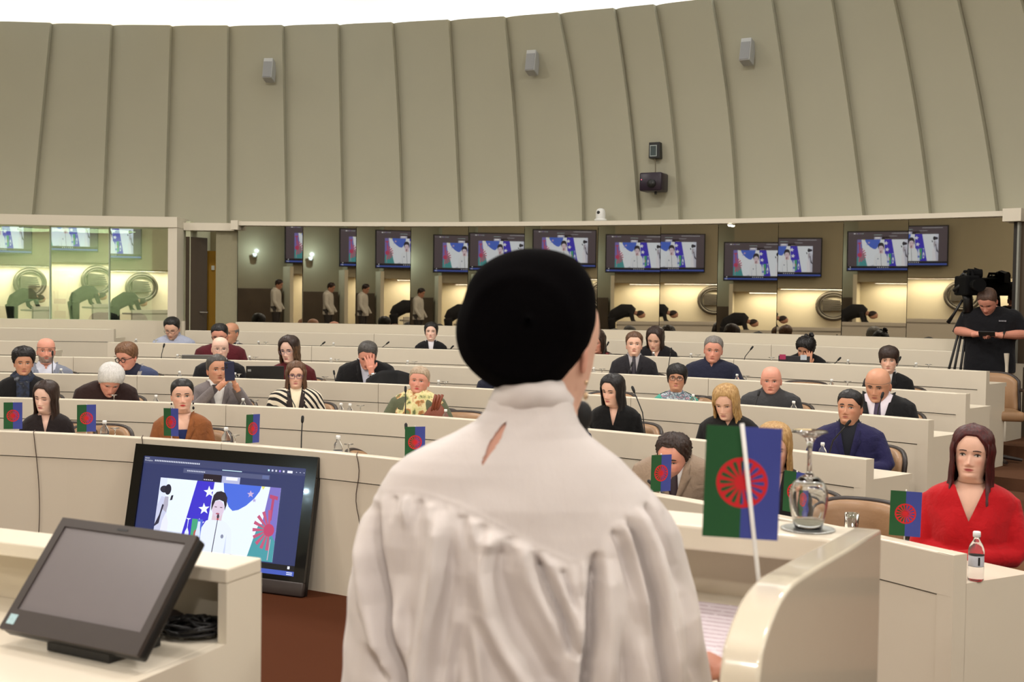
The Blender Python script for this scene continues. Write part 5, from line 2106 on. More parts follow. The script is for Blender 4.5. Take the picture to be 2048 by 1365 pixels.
for i in range(NS):
    py = 800 + (1680 - 800) * (i / (NS - 1)) ** 1.15
    L_, R_ = float(np.interp(py, sy, sl)), float(np.interp(py, sy, sr))
    dp = float(np.interp(py, sy, sd))
    A = at(L_, py, D_SP)
    B = at(R_, py, D_SP)
    ctr = (A + B) / 2
    hw = (B.x - A.x) / 2
    th = 2 * np.pi * np.arange(NQ) / NQ            # 0 = towards the camera (her back)
    s_, c_ = np.sin(th), np.cos(th)
    n = 2.5
    X = hw * np.sign(s_) * np.abs(s_) ** (2 / n)
    Y = np.where(c_ > 0, -dp * np.abs(c_) ** (2 / n), dp * 1.05 * np.abs(c_) ** (2 / n))
    px = (L_ + R_) / 2 + X / hw * (R_ - L_) / 2
    off = np.zeros(NQ)
    below = py - np.interp(px, yk_x, yk_y)
    bk = np.clip((c_ + .25) * 3, 0, 1)
    for (fy, fx, w, amp, fade) in FOLDS:
        if py < fy[0] - 4 or py > fy[-1]:
            continue
        t = (py - fy[0]) / (fy[-1] - fy[0])
        tp_ = max(0.0, min(1.0, t / fade[0] if fade[0] else 1)) * max(0.0, min(1.0, (1 - t) / fade[1]))
        fx_ = np.interp(py, fy, fx)
        off += amp * 1.35 * tp_ * np.exp(-((px - fx_) / w) ** 2)
    amp = np.clip(below / 14.0, 0, 1)
    fd = np.exp(-np.maximum(below, 0) / 110.0)
    off += .0016 * np.sin(px * .30 + 1.3 * np.sin(px * .06)) * fd * amp
    # cloth puffs out below the seam, seam itself a small ridge
    off = off * np.clip((below + 4) / 16, 0, 1)
    off += .008 * np.clip(below / 40, 0, 1)
    off += .0010 * np.exp(-((below + 2) / 4.0) ** 2)
    off += np.where(below < 0, .0016 * np.sin((px - 990) * .022 + (py - 850) * .035 + 1.0) * np.clip(-below / 50, 0, 1) * np.clip((py - 830) / 40, 0, 1), 0)
    off += .0018 * np.sin(px * .045 + py * .028 + ph_[1]) * np.clip(below / 60, 0, 1) + .0012 * np.sin(px * .09 - py * .05 + ph_[2]) * np.clip(below / 60, 0, 1)
    off *= bk
    for q in range(NQ):
        nrm = Vector((s_[q] * .6, -c_[q], 0)).normalized()
        vs.append(SP_INV @ (ctr + Vector((X[q], Y[q], 0)) + nrm * float(off[q])))
slit = []
for i in range(NS - 1):
    py = 800 + (1680 - 800) * ((i + .5) / (NS - 1)) ** 1.15
    L_, R_ = float(np.interp(py, sy, sl)), float(np.interp(py, sy, sr))
    for q in range(NQ):
        q2 = (q + 1) % NQ
        th = 2 * math.pi * (q + .5) / NQ
        fc = (i * NQ + q, i * NQ + q2, (i + 1) * NQ + q2, (i + 1) * NQ + q)
        # keyhole slit at the nape
        if math.cos(th) > 0:
            s_ = math.sin(th)
            px = (L_ + R_) / 2 + math.copysign(abs(s_) ** (2 / 2.5), s_) * (R_ - L_) / 2
            t = (py - 836) / (920 - 836)
            if -.05 < t < 1.05:
                mid = 1013 - 49 * t
                wd = 8.5 * math.sin(math.pi * max(0, min(1, t)) ** .8) if 0 < t < 1 else 0
                if abs(px - mid) < 16:
                    slit.append(fc)
                if abs(px - mid) < wd:
                    continue
        fs.append(fc)
bl = obj('blouse', vs, fs, M_BLOUSE, SPEAKER, True)
# skin of the nape showing in the slit
ins = (SP_INV.to_3x3() @ Vector((0, 1, 0))).normalized() * .006
obj('nape', [Vector(v) + ins for v in vs], slit, mat('nape_skin', (216, 160, 138), .6), SPEAKER, True)
# stand collar
vs, fs = [], []
rows_ = [(760, 1000, 1118, .058), (772, 990, 1128, .066), (788, 981, 1138, .071), (804, 975, 1147, .073), (820, 973, 1147, .066), (838, 972, 1146, .054)]
NQ2 = 96
for (py, L_, R_, dp) in rows_:
    A, B = at(L_, py, D_SP), at(R_, py, D_SP)
    ctr = (A + B) / 2
    hw = (B.x - A.x) / 2
    for q in range(NQ2):
        th = 2 * math.pi * q / NQ2
        s_, c_ = math.sin(th), math.cos(th)
        w_ = .0016 * math.sin(th * 9 + py * .15)
        vs.append(SP_INV @ (ctr + Vector(((hw + w_) * s_, -(dp + w_) * c_, .010 * c_ + .006 * math.sin(th)))))
for i in range(len(rows_) - 1):
    for q in range(NQ2):
        q2 = (q + 1) % NQ2
        fs.append((i * NQ2 + q, i * NQ2 + q2, (i + 1) * NQ2 + q2, (i + 1) * NQ2 + q))
obj('collar', vs, fs, M_BLOUSE, SPEAKER, True)

# ================================================================== LECTERN
def frame2(o, xdir):
    """matrix with X along xdir (horizontal), Y = away, Z up, at o (xy) on the floor"""
    x = Vector((xdir[0], xdir[1], 0)).normalized()
    y = Vector((-x.y, x.x, 0))
    return Matrix(((x.x, y.x, 0, o.x), (x.y, y.y, 0, o.y), (0, 0, 1, 0), (0, 0, 0, 1)))


LQ = at(1763, 1060, 2.60)
ZL = LQ.z
LM = frame2(LQ, (.90, -.44))          # local: x right, y away from the speaker; outer far right corner at 0,0
LMI = LM.inverted()
lect = empty('lectern', LQ * 1, 0, 'cream lacquered lectern with curved side wing and top ledge', 'lectern')
lect.location = (LQ.x, LQ.y, 0)
lect.rotation_euler = (0, 0, math.atan2(-.44, .90))
LW = .68
# wing outline from its outer face (plane x = 0)
wing = []
_wp = [(1763, 1060), (1700, 1098), (1650, 1127), (1618, 1147), (1595, 1162), (1577, 1180), (1560, 1206), (1547, 1236), (1535, 1270), (1524, 1312), (1518, 1365)]
_wq = [_wp[0]]
for a_ in range(1, len(_wp) - 2):
    for t_ in (0, .25, .5, .75):
        P0, P1, P2, P3 = (np.array(_wp[a_ + z_], float) for z_ in (-1, 0, 1, 2))
        _wq.append(tuple(.5 * (2 * P1 + (P2 - P0) * t_ + (2 * P0 - 5 * P1 + 4 * P2 - P3) * t_ ** 2 + (3 * P1 - P0 - 3 * P2 + P3) * t_ ** 3)))
_wq += _wp[-2:]
for (px, py) in _wq:
    rr = ray(px, py)
    n = Vector((LM[0][0], LM[1][0], 0))
    t = (LQ - CAMP).dot(n) / rr.dot(n)
    q = LMI @ (CAMP + rr * t)
    wing.append((q.y, q.z))
wing.append((wing[-1][0] - .03, 0.0))
prof = wing + [(0, 0.0)]


def plate(name, x0, x1, prof, m, parent):
    mb = MB()
    mb.prism(prof, lambda p: (x0, p[0], p[1]), lambda p: (x1, p[0], p[1]))
    o = mb.build(name, m, parent)
    o.data.polygons.foreach_set('use_smooth', [len(f_.vertices) == 4 for f_ in o.data.polygons])
    o.data.set_sharp_from_angle(angle=math.radians(30))
    md = o.modifiers.new('bevel', 'BEVEL')
    md.width = .006
    md.segments = 3
    md.limit_method = 'ANGLE'
    md.angle_limit = math.radians(50)
    return o


M_GLOSS = mat('glossy_cream_lacquer', (226, 214, 192), .16, noise=.01, coat=.5)
plate('side_wing', -.058, 0, prof, M_GLOSS, lect)
plate('side_wing', -LW, -LW + .058, [(-.30, 0), (-.30, ZL - .17), (-.24, ZL - .13), (0, ZL), (0, 0)], M_GLOSS, lect)
mb = MB()
mb.box(-LW + .004, -.004, -.165, -.002, ZL - .055, ZL - .0005, bev=.006)
mb.build('ledge', M_DESK, lect)
mb = MB()
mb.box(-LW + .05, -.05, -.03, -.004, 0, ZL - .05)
mb.build('front_board', M_DESK_SHADE, lect)
SHZ = 1.135
mb = MB()
mb.add([(-LW + .055, -.03, SHZ), (-.055, -.03, SHZ), (-.055, -.62, SHZ - .10), (-LW + .055, -.62, SHZ - .10),
        (-LW + .055, -.03, SHZ - .03), (-.055, -.03, SHZ - .03), (-.055, -.62, SHZ - .13), (-LW + .055, -.62, SHZ - .13)],
       [(0, 3, 2, 1), (4, 5, 6, 7), (0, 1, 5, 4), (1, 2, 6, 5), (2, 3, 7, 6), (3, 0, 4, 7)])
mb.build('reading_shelf', M_DESK, lect)


def shelf_z(y):
    return SHZ - .10 * (-.03 - y) / .59


# papers on the shelf
def paper_mat():
    m, nt, b = nodes_of('printed_paper')
    N, L = nt.nodes, nt.links
    tc = N.new('ShaderNodeTexCoord')
    sp = N.new('ShaderNodeSeparateXYZ')
    L.new(tc.outputs['Object'], sp.inputs[0])
    wv = N.new('ShaderNodeMath')
    wv.operation = 'SINE'
    ml = N.new('ShaderNodeMath')
    ml.operation = 'MULTIPLY'
    ml.inputs[1].default_value = 330
    L.new(sp.outputs['Y'], ml.inputs[0])
    L.new(ml.outputs[0], wv.inputs[0])
    nz = N.new('ShaderNodeTexNoise')
    nz.inputs['Scale'].default_value = 90
    L.new(tc.outputs['Object'], nz.inputs['Vector'])
    gt = N.new('ShaderNodeMath')
    gt.operation = 'MULTIPLY'
    L.new(wv.outputs[0], gt.inputs[0])
    L.new(nz.outputs[0], gt.inputs[1])
    g2_ = N.new('ShaderNodeMath')
    g2_.operation = 'GREATER_THAN'
    g2_.inputs[1].default_value = .34
    L.new(gt.outputs[0], g2_.inputs[0])
    mx = N.new('ShaderNodeMix')
    mx.data_type = 'RGBA'
    mx.inputs[6].default_value = lin((238, 226, 232))
    mx.inputs[7].default_value = lin((206, 186, 194))
    L.new(g2_.outputs[0], mx.inputs[0])
    L.new(mx.outputs[2], b.inputs['Base Color'])
    b.inputs['Roughness'].default_value = .7
    return m


pap = empty('paper_sheets', (0, 0, 0), 0, 'printed speech papers lying on the lectern shelf', 'paper')
pap.location = lect.location
pap.rotation_euler = lect.rotation_euler
M_PAPER = paper_mat()
for q, (x0, dx, rot) in enumerate([(-.47, 0, 0), (-.275, .0, .03)]):
    mb = MB()
    vs = []
    for (x, y) in ((x0, -.40), (x0 + .21, -.40), (x0 + .21, -.09), (x0, -.09)):
        xr = x + (y + .25) * rot
        vs.append((xr, y, shelf_z(y) + .003 + q * .0015))
    n0 = [Vector(v) - Vector((0, 0, .002)) for v in vs]
    mb.add(vs + n0, [(0, 1, 2, 3), (7, 6, 5, 4), (0, 4, 5, 1), (1, 5, 6, 2), (2, 6, 7, 3), (3, 7, 4, 0)])
    mb.build('sheet', M_PAPER, pap)

# speaker's right hand on the papers
hb = MB()
W0 = at(1405, 1352, 2.10)
W1 = at(1470, 1318, 2.16)
MH_ = frame_to(W0 + Vector((-.02, 0, 0)), (W1 - W0) + Vector((.0, .03, 0)), (-.1, -.45, .9))
hand_shape(hb, MH_, .75, .02, 1, .2)
e = Vector((W0.x - .16, W0.y + .02, W0.z - .12))
hb.tube([W0 + Vector((-.03, 0, -.002)), W0 + (e - W0) * .5, e], [.027, .034, .040], 12)
hm = remesh(hb, 'hand', .0035, 2, m=M_SKIN)
hm.transform(SP_INV)
hd = obj_me('hand', hm, SPEAKER)
ca = hm.color_attributes.new('Col', 'FLOAT_COLOR', 'POINT')
buf = np.ones((len(hm.vertices), 4), np.float32)
buf[:, :3] = np.array(lin((206, 140, 116))[:3])
ca.data.foreach_set('color', buf.ravel())

# ---------- gooseneck microphone of the lectern
mic = empty('lectern_microphone', (0, 0, 0), 0, 'black foam microphone on a gooseneck in front of the speaker', 'microphone')
tip = at(1164, 832, 2.50)
mic.location = (tip.x + .05, tip.y + .06, ZL)
o0 = mic.location
mb = MB()
mb.ellipsoid(tip - o0, (.022, .022, .031), 16, 10)
mb.build('foam_head', M_BLACK_MATT, mic, True)
mb = MB()
mb.tube([tip - o0 + Vector((.004, 0, -.02)), tip - o0 + Vector((.016, .01, -.08)), Vector((.0, .0, .12)), Vector((0, 0, .01))], [.008, .006, .006, .008], 8)
mb.build('gooseneck', M_BLACK, mic, True)
mb = MB()
mb.lathe([(.001, .02), (.028, .016), (.034, .002), (.034, 0), (.001, 0)], 20)
mb.build('mic_base', M_BLACK, mic, True)


# ================================================================== TABLE FLAGS
M_FGREEN = mat('flag_green', (30, 84, 44), .75, noise=.04)
M_FBLUE = mat('flag_blue', (62, 72, 150), .75, noise=.04)
M_FRED = mat('flag_red', (206, 30, 38), .7, noise=.04)
M_STICK = mat('white_stick', (224, 220, 214), .4)
FW, FH = .122, .184


def flag_meshes():
    """green and blue halves, red sixteen spoke wheel; centre at 0,0 in x,z; faces -Y and +Y"""
    g = MB()
    g.box(-FW / 2, 0, -.0006, .0006, -FH / 2, FH / 2)
    b_ = MB()
    b_.box(0, FW / 2, -.0006, .0006, -FH / 2, FH / 2)
    w = MB()
    n = 64
    R0, R1, hub = .0415, .0360, .0115
    for y in (-.0011, .0011):
        vs, fs = [], []
        for q in range(n):
            a = 2 * math.pi * q / n
            vs += [(R0 * math.sin(a), y, R0 * math.cos(a)), (R1 * math.sin(a), y, R1 * math.cos(a))]
        for q in range(n):
            q2 = (q + 1) % n
            fs.append((2 * q, 2 * q2, 2 * q2 + 1, 2 * q + 1))
        w.add(vs, fs)
        w.add([(hub * math.sin(2 * math.pi * q / 24), y, hub * math.cos(2 * math.pi * q / 24)) for q in range(24)], [tuple(range(24))])
        for k in range(16):
            a = 2 * math.pi * (k + .5) / 16
            d = Vector((math.sin(a), 0, math.cos(a)))
            s = Vector((math.cos(a), 0, -math.sin(a)))
            p0, p1 = d * (hub * .9), d * (R1 * 1.01)
            pm = d * (R1 * .78)
            w.add([p0 - s * .0019 + Vector((0, y, 0)), p0 + s * .0019 + Vector((0, y, 0)), pm + s * .0024 + Vector((0, y, 0)), p1 + s * .0042 + Vector((0, y, 0)), p1 - s * .0042 + Vector((0, y, 0)), pm - s * .0024 + Vector((0, y, 0))], [(0, 1, 2, 3, 4, 5)])
    return g, b_, w


_fg, _fb, _fw = flag_meshes()
FLAG = empty('table_flag')
cl = _fg.build('green_half', M_FGREEN, FLAG)
_fb.build('blue_half', M_FBLUE, FLAG)
_fw.build('red_wheel', M_FRED, FLAG)
for ch in FLAG.children:
    ch.location = (0, 0, .17)
stick = MB()
stick.tube([(0, .0045, .006), (0, .0045, .268)], .0028, 8)
stick.ellipsoid((0, .0045, .268), (.004, .004, .005), 8, 6)
stick.build('stick', M_STICK, FLAG, True)
bs = MB()
bs.lathe([(.001, .012), (.010, .012), (.026, .006), (.028, 0), (.001, 0)], 20)
bs.build('flag_base', M_STICK, FLAG, True)
_first_flag = [True]


def flag_at(px, py, row, tilt, label, off=.13, yaw=0.0):
    """px,py: centre of the cloth"""
    p = on_ring(px, py, ROW_R[row] + off)
    if _first_flag[0]:
        c = FLAG
        _first_flag[0] = False
    else:
        c = copy_tree(FLAG)
    zt = ROW_TOP[row] - WT_DROP
    c.location = (p.x, p.y, zt)
    c.rotation_euler = (0, math.radians(tilt), math.atan2(-p.x, p.y) + math.radians(yaw))
    tag(c, label, 'flag', 'small green and blue table flags')
    # cloth height from the photograph
    for ch in c.children:
        if ch.name.startswith(('green', 'blue', 'red')):
            ch.location = (0, 0, p.z - zt)
    for ch in c.children:
        if ch.name.startswith('stick'):
            ch.scale = (1, 1, (p.z - zt + .095) / .27)
    return c


flag_at(26, 832, 0, 0, 'small green and blue wheel flag left of the brunette, front row', yaw=-12)
flag_at(173, 837, 0, 0, 'small wheel flag between the brunette and the rust blazer', yaw=4)
flag_at(343, 845, 0, -1, 'small wheel flag in front of the rust blazer woman', yaw=-40)
flag_at(504, 858, 0, 2, 'small wheel flag standing alone above the television', yaw=46)
flag_at(830, 885, 0, 0, 'small wheel flag half hidden by the speaker left shoulder', yaw=12)
flag_at(1321, 947, 0, 1, 'small wheel flag in front of the taupe suit man', yaw=36)
flag_at(1588, 985, 0, 2, 'small wheel flag seen through the upturned wine glass', yaw=-30)
flag_at(1809, 1028, 0, 1, 'small wheel flag beside the red dress woman', yaw=2)

# the big one near us, same size, on a leaning white stick
fl = empty('table_flag', (0, 0, 0), 0, 'nearest green and blue wheel flag on a leaning white stick at the lectern', 'flag', 'small green and blue table flags')
D_F = 1.96
c0 = at(1484, 966, D_F)
fl.location = (c0.x, c0.y, SHZ - .09)
for ch in FLAG.children:
    if ch.name.startswith(('green', 'blue', 'red')):
        c = ch.copy()
        COL.objects.link(c)
        c.parent = fl
        c.location = (0, 0, c0.z - fl.location.z)
        c.rotation_euler = (0, math.radians(1.2), math.atan2(-c0.x, c0.y) + math.radians(2))
        c.scale = (1.0, 1, 1.0)
mb = MB()
pt, pb = at(1484, 848, D_F - .008), at(1519, 1180, D_F - .004)
dd = (pb - pt)
pb2 = pt + dd * ((pt.z - (SHZ - .075)) / (pt.z - pb.z))
mb.tube([pt - fl.location, pb2 - fl.location], .0036, 10)
mb.build('stick', M_STICK, fl, True)
mb = MB()
mb.lathe([(.001, .016), (.012, .016), (.028, .008), (.030, 0), (.001, 0)], 20, M=Matrix.Translation(pb2 - fl.location - Vector((0, 0, .012))))
mb.build('flag_base', M_STICK, fl, True)

# ================================================================== UPTURNED WINE GLASS ON ITS COASTER
m, nt, b = nodes_of('clear_glass')
b.inputs['Transmission Weight'].default_value = 1.0
b.inputs['Roughness'].default_value = .0
b.inputs['IOR'].default_value = 1.48
b.inputs['Base Color'].default_value = (.97, .98, .98, 1)
M_GLASS = m
gc = at_z(1616, 1056, ZL + .004)
cst = MB()
cst.lathe([(.001, 0), (.054, 0), (.058, .0015), (.057, .003), (.052, .0022), (.001, .0022)], 40)
o = cst.build('coaster', mat('silver_coaster', (206, 208, 206), .3, metal=1, noise=.1, scale=60), None, True)
o.location = gc
o.location.z = ZL + .0005
tag(o, 'round silver coaster under the upturned wine glass', 'coaster')
gl_ = MB()
Hg = .212
# outer and inner wall, rim down on the coaster, foot at the top
outer = [(.030, 0), (.0345, .02), (.0395, .045), (.0415, .065), (.040, .082), (.034, .098), (.022, .109), (.010, .116), (.0055, .124), (.0046, .140), (.0046, .172), (.007, .186), (.012, .196), (.024, .204), (.037, .2085), (.0375, .2105), (.036, Hg), (.001, Hg)]
inner = [(.001, .106), (.020, .1055), (.032, .0965), (.0380, .0815), (.0395, .065), (.0378, .045), (.0328, .02), (.0285, 0)]
gl_.lathe(inner + outer, 40)
o = gl_.build('wine_glass', M_GLASS, None, True)
o.location = gc
o.location.z = ZL + .0035
tag(o, 'large upturned wine glass on the lectern ledge', 'glass')

# ================================================================== LEFT COUNTER WITH MONITOR
CA = at(523.5, 1116, 2.60)
ZC = CA.z
ZW = ZC - .158
CM = frame2(CA, (.922, -.387))
cnt = empty('counter', (CA.x, CA.y, 0), math.atan2(-.387, .922), 'cream counter desk with raised ledge in the left foreground', 'desk')
mb = MB()
mb.box(-2.0, 0, -.125, 0, ZC - .032, ZC, bev=.004)
mb.build('ledge', M_DESK, cnt)
mb = MB()
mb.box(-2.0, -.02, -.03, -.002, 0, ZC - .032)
mb.build('back_board', M_DESK_SHADE, cnt)
mb = MB()
mb.prism([(0, 0), (0, ZC - .032), (-.125, ZC - .032), (-.125, ZW), (-.95, ZW), (-.95, 0)], lambda p: (-.022, p[0], p[1]), lambda p: (0, p[0], p[1]))
mb.build('end_panel', M_DESK, cnt)
mb = MB()
mb.box(-2.0, -.022, -.95, -.03, ZW - .035, ZW, bev=.004)
mb.build('worktop', M_DESK, cnt)
mb = MB()
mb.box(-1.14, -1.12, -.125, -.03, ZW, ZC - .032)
mb.build('divider', M_DESK_SHADE, cnt)

# --- monitor
BL, BR = at_z(0, 1258, ZW + .035), at_z(264, 1312, ZW + .035)
ux = (BR - BL).normalized()
W_M = (BR - BL).length * 1.04
ubk = Vector((-ux.y, ux.x, 0))
lean_ = math.radians(51)
uz = (ubk * math.cos(lean_) + Vector((0, 0, 1)) * math.sin(lean_)).normalized()
un = ux.cross(uz)            # points away from the viewer side
H_M = .262
MM = Matrix(((ux.x, -un.x, uz.x, BL.x), (ux.y, -un.y, uz.y, BL.y), (ux.z, -un.z, uz.z, BL.z), (0, 0, 0, 1)))
if (MM.to_3x3() @ Vector((0, 1, 0))).y < 0:
    MM = Matrix(((ux.x, un.x, uz.x, BL.x), (ux.y, un.y, uz.y, BL.y), (ux.z, un.z, uz.z, BL.z), (0, 0, 0, 1)))
mon = empty('touch_monitor', (0, 0, 0), 0, 'dark bezelled touch monitor tilted back on the left counter', 'monitor')
mon.matrix_world = MM
M_BEZEL = mat('dark_bezel', (62, 54, 50), .45, noise=.05)
mb = MB()
mb.box(0, W_M, .004, .032, 0, H_M, bev=.006)
mb.build('housing', M_BLACK, mon, True)
mb = MB()
bw, bb, bt = .020, .046, .020
for (x0, x1, z0, z1) in ((0, W_M, 0, bb), (0, W_M, H_M - bt, H_M), (0, bw, bb, H_M - bt), (W_M - bw, W_M, bb, H_M - bt)):
    mb.box(x0, x1, -.004, .006, z0, z1)
mb.build('bezel', M_BEZEL, mon)
mb = MB()
mb.box(bw - .001, W_M - bw + .001, .0, .008, bb - .001, H_M - bt + .001)
mb.build('screen', mat('grey_screen', (110, 103, 104), .33, noise=.04, scale=20, spec=.8), mon)
mb = MB()
mb.box(.012, .034, -.0048, -.003, .012, .034)
mb.build('sticker', mat('sticker', (170, 200, 206), .4, noise=.3, scale=200), mon)
mb = MB()
mb.box(W_M * .44, W_M * .52, -.0046, -.003, H_M - .013, H_M - .008)
mb.build('logo_plate', M_BLACK, mon)
mb = MB()
MMI = MM.inverted()
fpt = [MMI @ (BL + ux * (W_M * t) + ubk * y + Vector((0, 0, z))) for (t, y, z) in ((.3, .02, -.033), (.75, .02, -.033), (.75, .16, -.033), (.3, .16, -.033), (.3, .02, -.015), (.75, .02, -.015), (.75, .16, -.015), (.3, .16, -.015))]
mb.add(fpt, [(0, 3, 2, 1), (4, 5, 6, 7), (0, 1, 5, 4), (1, 2, 6, 5), (2, 3, 7, 6), (3, 0, 4, 7)])
nk = [MMI @ (BL + ux * (W_M * t) + ubk * y + Vector((0, 0, z))) for (t, y, z) in ((.42, .10, -.02), (.62, .10, -.02), (.62, .14, -.02), (.42, .14, -.02), (.42, .09, .09), (.62, .09, .09), (.62, .13, .09), (.42, .13, .09))]
mb.add(nk, [(0, 3, 2, 1), (4, 5, 6, 7), (0, 1, 5, 4), (1, 2, 6, 5), (2, 3, 7, 6), (3, 0, 4, 7)])
mb.build('stand', M_BLACK, mon)

# --- tangle of black cables under the ledge, and a mouse-like black device
rs = np.random.RandomState(3)
cab = empty('cable_bundle', (0, 0, 0), 0, 'tangle of black cables on the counter behind the monitor', 'cable')
c0 = at_z(378, 1270, ZW + .004)
cab.location = c0
for k in range(5):
    pts = []
    ph0 = rs.uniform(0, 6.28)
    for q in range(60):
        a = q * .42 + ph0
        rr = .030 + .022 * math.sin(q * .31 + ph0) + .012 * rs.rand()
        pts.append((rr * 1.25 * math.cos(a) + .006 * k, rr * .8 * math.sin(a), .008 + .026 * (.5 + .5 * math.sin(q * .5 + k * 1.7)) * (1.4 - rr * 12)))
    pts = [(p[0], p[1], max(.004, p[2])) for p in pts]
    mb = MB()
    mb.tube(pts, .0034, 6)
    mb.build('cable', M_BLACK, cab, True)
mb = MB()
mb.ellipsoid((0, 0, .02), (.042, .03, .026), 16, 10)
o = mb.build('headphone_pad', mat('dark_brown_pad', (40, 30, 26), .6), cab, True)
o.location = (-.055, .03, 0)

# ================================================================== TELEVISION LEANING ON THE FRONT ROW
TBR = at_z(605, 1197, 0.0)
tu = Vector((-.92, .392, 0)).normalized()       # towards the left end
tn = Vector((.392, .92, 0)).normalized()        # away from us
TW, TH_ = 1.39, .84
tl = math.asin(.165 / TH_)
tup = (tn * math.sin(tl) + Vector((0, 0, 1)) * math.cos(tl)).normalized()
TX = -tu                                         # local x to the right
TO = TBR + tu * TW                               # bottom left corner
tback = TX.cross(tup) * -1
if tback.dot(tn) < 0:
    tback = -tback
TM = Matrix(((TX.x, tback.x, tup.x, TO.x), (TX.y, tback.y, tup.y, TO.y), (TX.z, tback.z, tup.z, TO.z + .004), (0, 0, 0, 1)))
tv = empty('television', (0, 0, 0), 0, 'large television on the floor leaning against the front desk, showing the speaker', 'television')
tv.matrix_world = TM
mb = MB()
mb.box(0, TW, .006, .055, .0, TH_, bev=.006)
mb.build('housing', M_BLACK, tv, True)
mb = MB()
mb.box(0, TW, -.012, .03, 0, .085, bev=.008)
mb.build('speaker_bar', mat('dark_bar', (58, 50, 48), .35), tv, True)
TS = (.075, TW - .075, .115, TH_ - .075)   # screen rectangle x0,x1,z0,z1
mb = MB()
for (x0, x1, z0, z1) in ((0, TW, TS[3], TH_), (0, TW, .085, TS[2]), (0, TS[0], TS[2], TS[3]), (TS[1], TW, TS[2], TS[3])):
    mb.box(x0, x1, -.008, .012, z0, z1)
mb.build('bezel', mat('glossy_black', (10, 10, 11), .12, coat=.5), tv)


# picture on the screen: flat coloured shapes in unit coordinates (0..1, origin bottom left)
def star(cx, cy, r, rot=0.0, asp=1.0):
    pts = []
    for q in range(10):
        a = math.pi / 2 + rot + q * math.pi / 5
        rr = r if q % 2 == 0 else r * .42
        pts.append((cx + rr * math.cos(a), cy + rr * math.sin(a) * asp))
    return pts


def ell(cx, cy, rx, ry, n=28, a0=0, a1=2 * math.pi):
    return [(cx + rx * math.cos(a0 + (a1 - a0) * q / n), cy + ry * math.sin(a0 + (a1 - a0) * q / n)) for q in range(n)]


VX0, VX1, VY0, VY1 = .125, .865, .105, .80


def vp(p):
    return (VX0 + p[0] * (VX1 - VX0), VY0 + p[1] * (VY1 - VY0))


E_ = []


def shape(rgb, poly, s=1.0, video=True):
    E_.append((rgb, [vp(p) for p in poly] if video else poly, s))


def rect(x0, y0, x1, y1):
    return [(x0, y0), (x1, y0), (x1, y1), (x0, y1)]


shape((44, 52, 96), rect(0, 0, 1, 1), video=False)
shape((60, 66, 104), rect(0, .93, 1, 1), video=False)
shape((78, 84, 120), rect(.26, .865, .79, .91), video=False)
shape((92, 104, 150), rect(.745, .872, .785, .905), video=False)
shape((190, 220, 230), rect(.5, .918, .62, .926), video=False)
shape((30, 16, 30), rect(.39, .805, .50, .872), video=False)
shape((176, 180, 214), rect(.505, .80, .615, .865), video=False)
shape((236, 238, 250), rect(.53, .83, .60, .86), video=False)
for q in range(26):
    shape((200, 204, 220), rect(.07 + q * .0112, .955, .07 + q * .0112 + .0075, .970), video=False)
for q in range(11):
    shape((196, 200, 216), rect(.285 + q * .0105, .882, .285 + q * .0105 + .007, .894), video=False)
for q in range(5):
    shape((200, 196, 206), rect(.395 + q * .012, .812, .395 + q * .012 + .008, .822), video=False)
for q, c in enumerate([(190, 230, 240), (200, 204, 230), (200, 200, 214), (150, 130, 230), (220, 220, 240)]):
    shape(c, rect(.775 + q * .022, .948, .775 + q * .022 + .010, .966), video=False)
shape((226, 228, 244), rect(.89, .945, .92, .968), video=False)
for q in range(3):
    shape((190, 194, 214), rect(.94 + q * .022, .955, .946 + q * .022, .962), video=False)
# taskbar
shape((12, 10, 18), rect(0, .035, 1, .095), video=False)
shape((64, 86, 176), rect(0, 0, 1, .042), video=False)
shape((216, 222, 240), rect(.952, .008, .985, .016), video=False)
shape((216, 222, 240), rect(.952, .024, .985, .032), video=False)
shape((226, 230, 244), rect(.955, .060, .968, .086), video=False)
for q in range(6):
    shape((206, 210, 232), rect(.40 + q * .03, .056, .412 + q * .03, .076), video=False)
# video: white back wall
shape((214, 222, 250), rect(0, 0, 1, 1))
shape((226, 236, 255), rect(.06, 0, 1, 1))
# blue flag with a row of stars
shape((58, 46, 196), [(.27, 0), (.48, 0), (.47, .3), (.46, 1), (.31, 1)][0:5] if False else [(.215, 0), (.43, 0), (.46, 1), (.315, 1)])
for (x, y, rr) in ((.425, .86, .048), (.40, .62, .048), (.378, .41, .044)):
    shape((232, 238, 255), star(x, y, rr, .15, 1.75))
# blue shield
shape((70, 104, 214), [(.535, 1), (.845, 1), (.835, .93), (.80, .83), (.74, .72), (.68, .65), (.635, .63), (.60, .68), (.565, .80), (.545, .90)])
shape((196, 170, 210), star(.765, .88, .030, .1, 1.75))
shape((170, 160, 214), star(.80, .80, .018, .1, 1.75))
shape((222, 220, 110), [(.845, 1), (.875, 1), (.86, .95)])
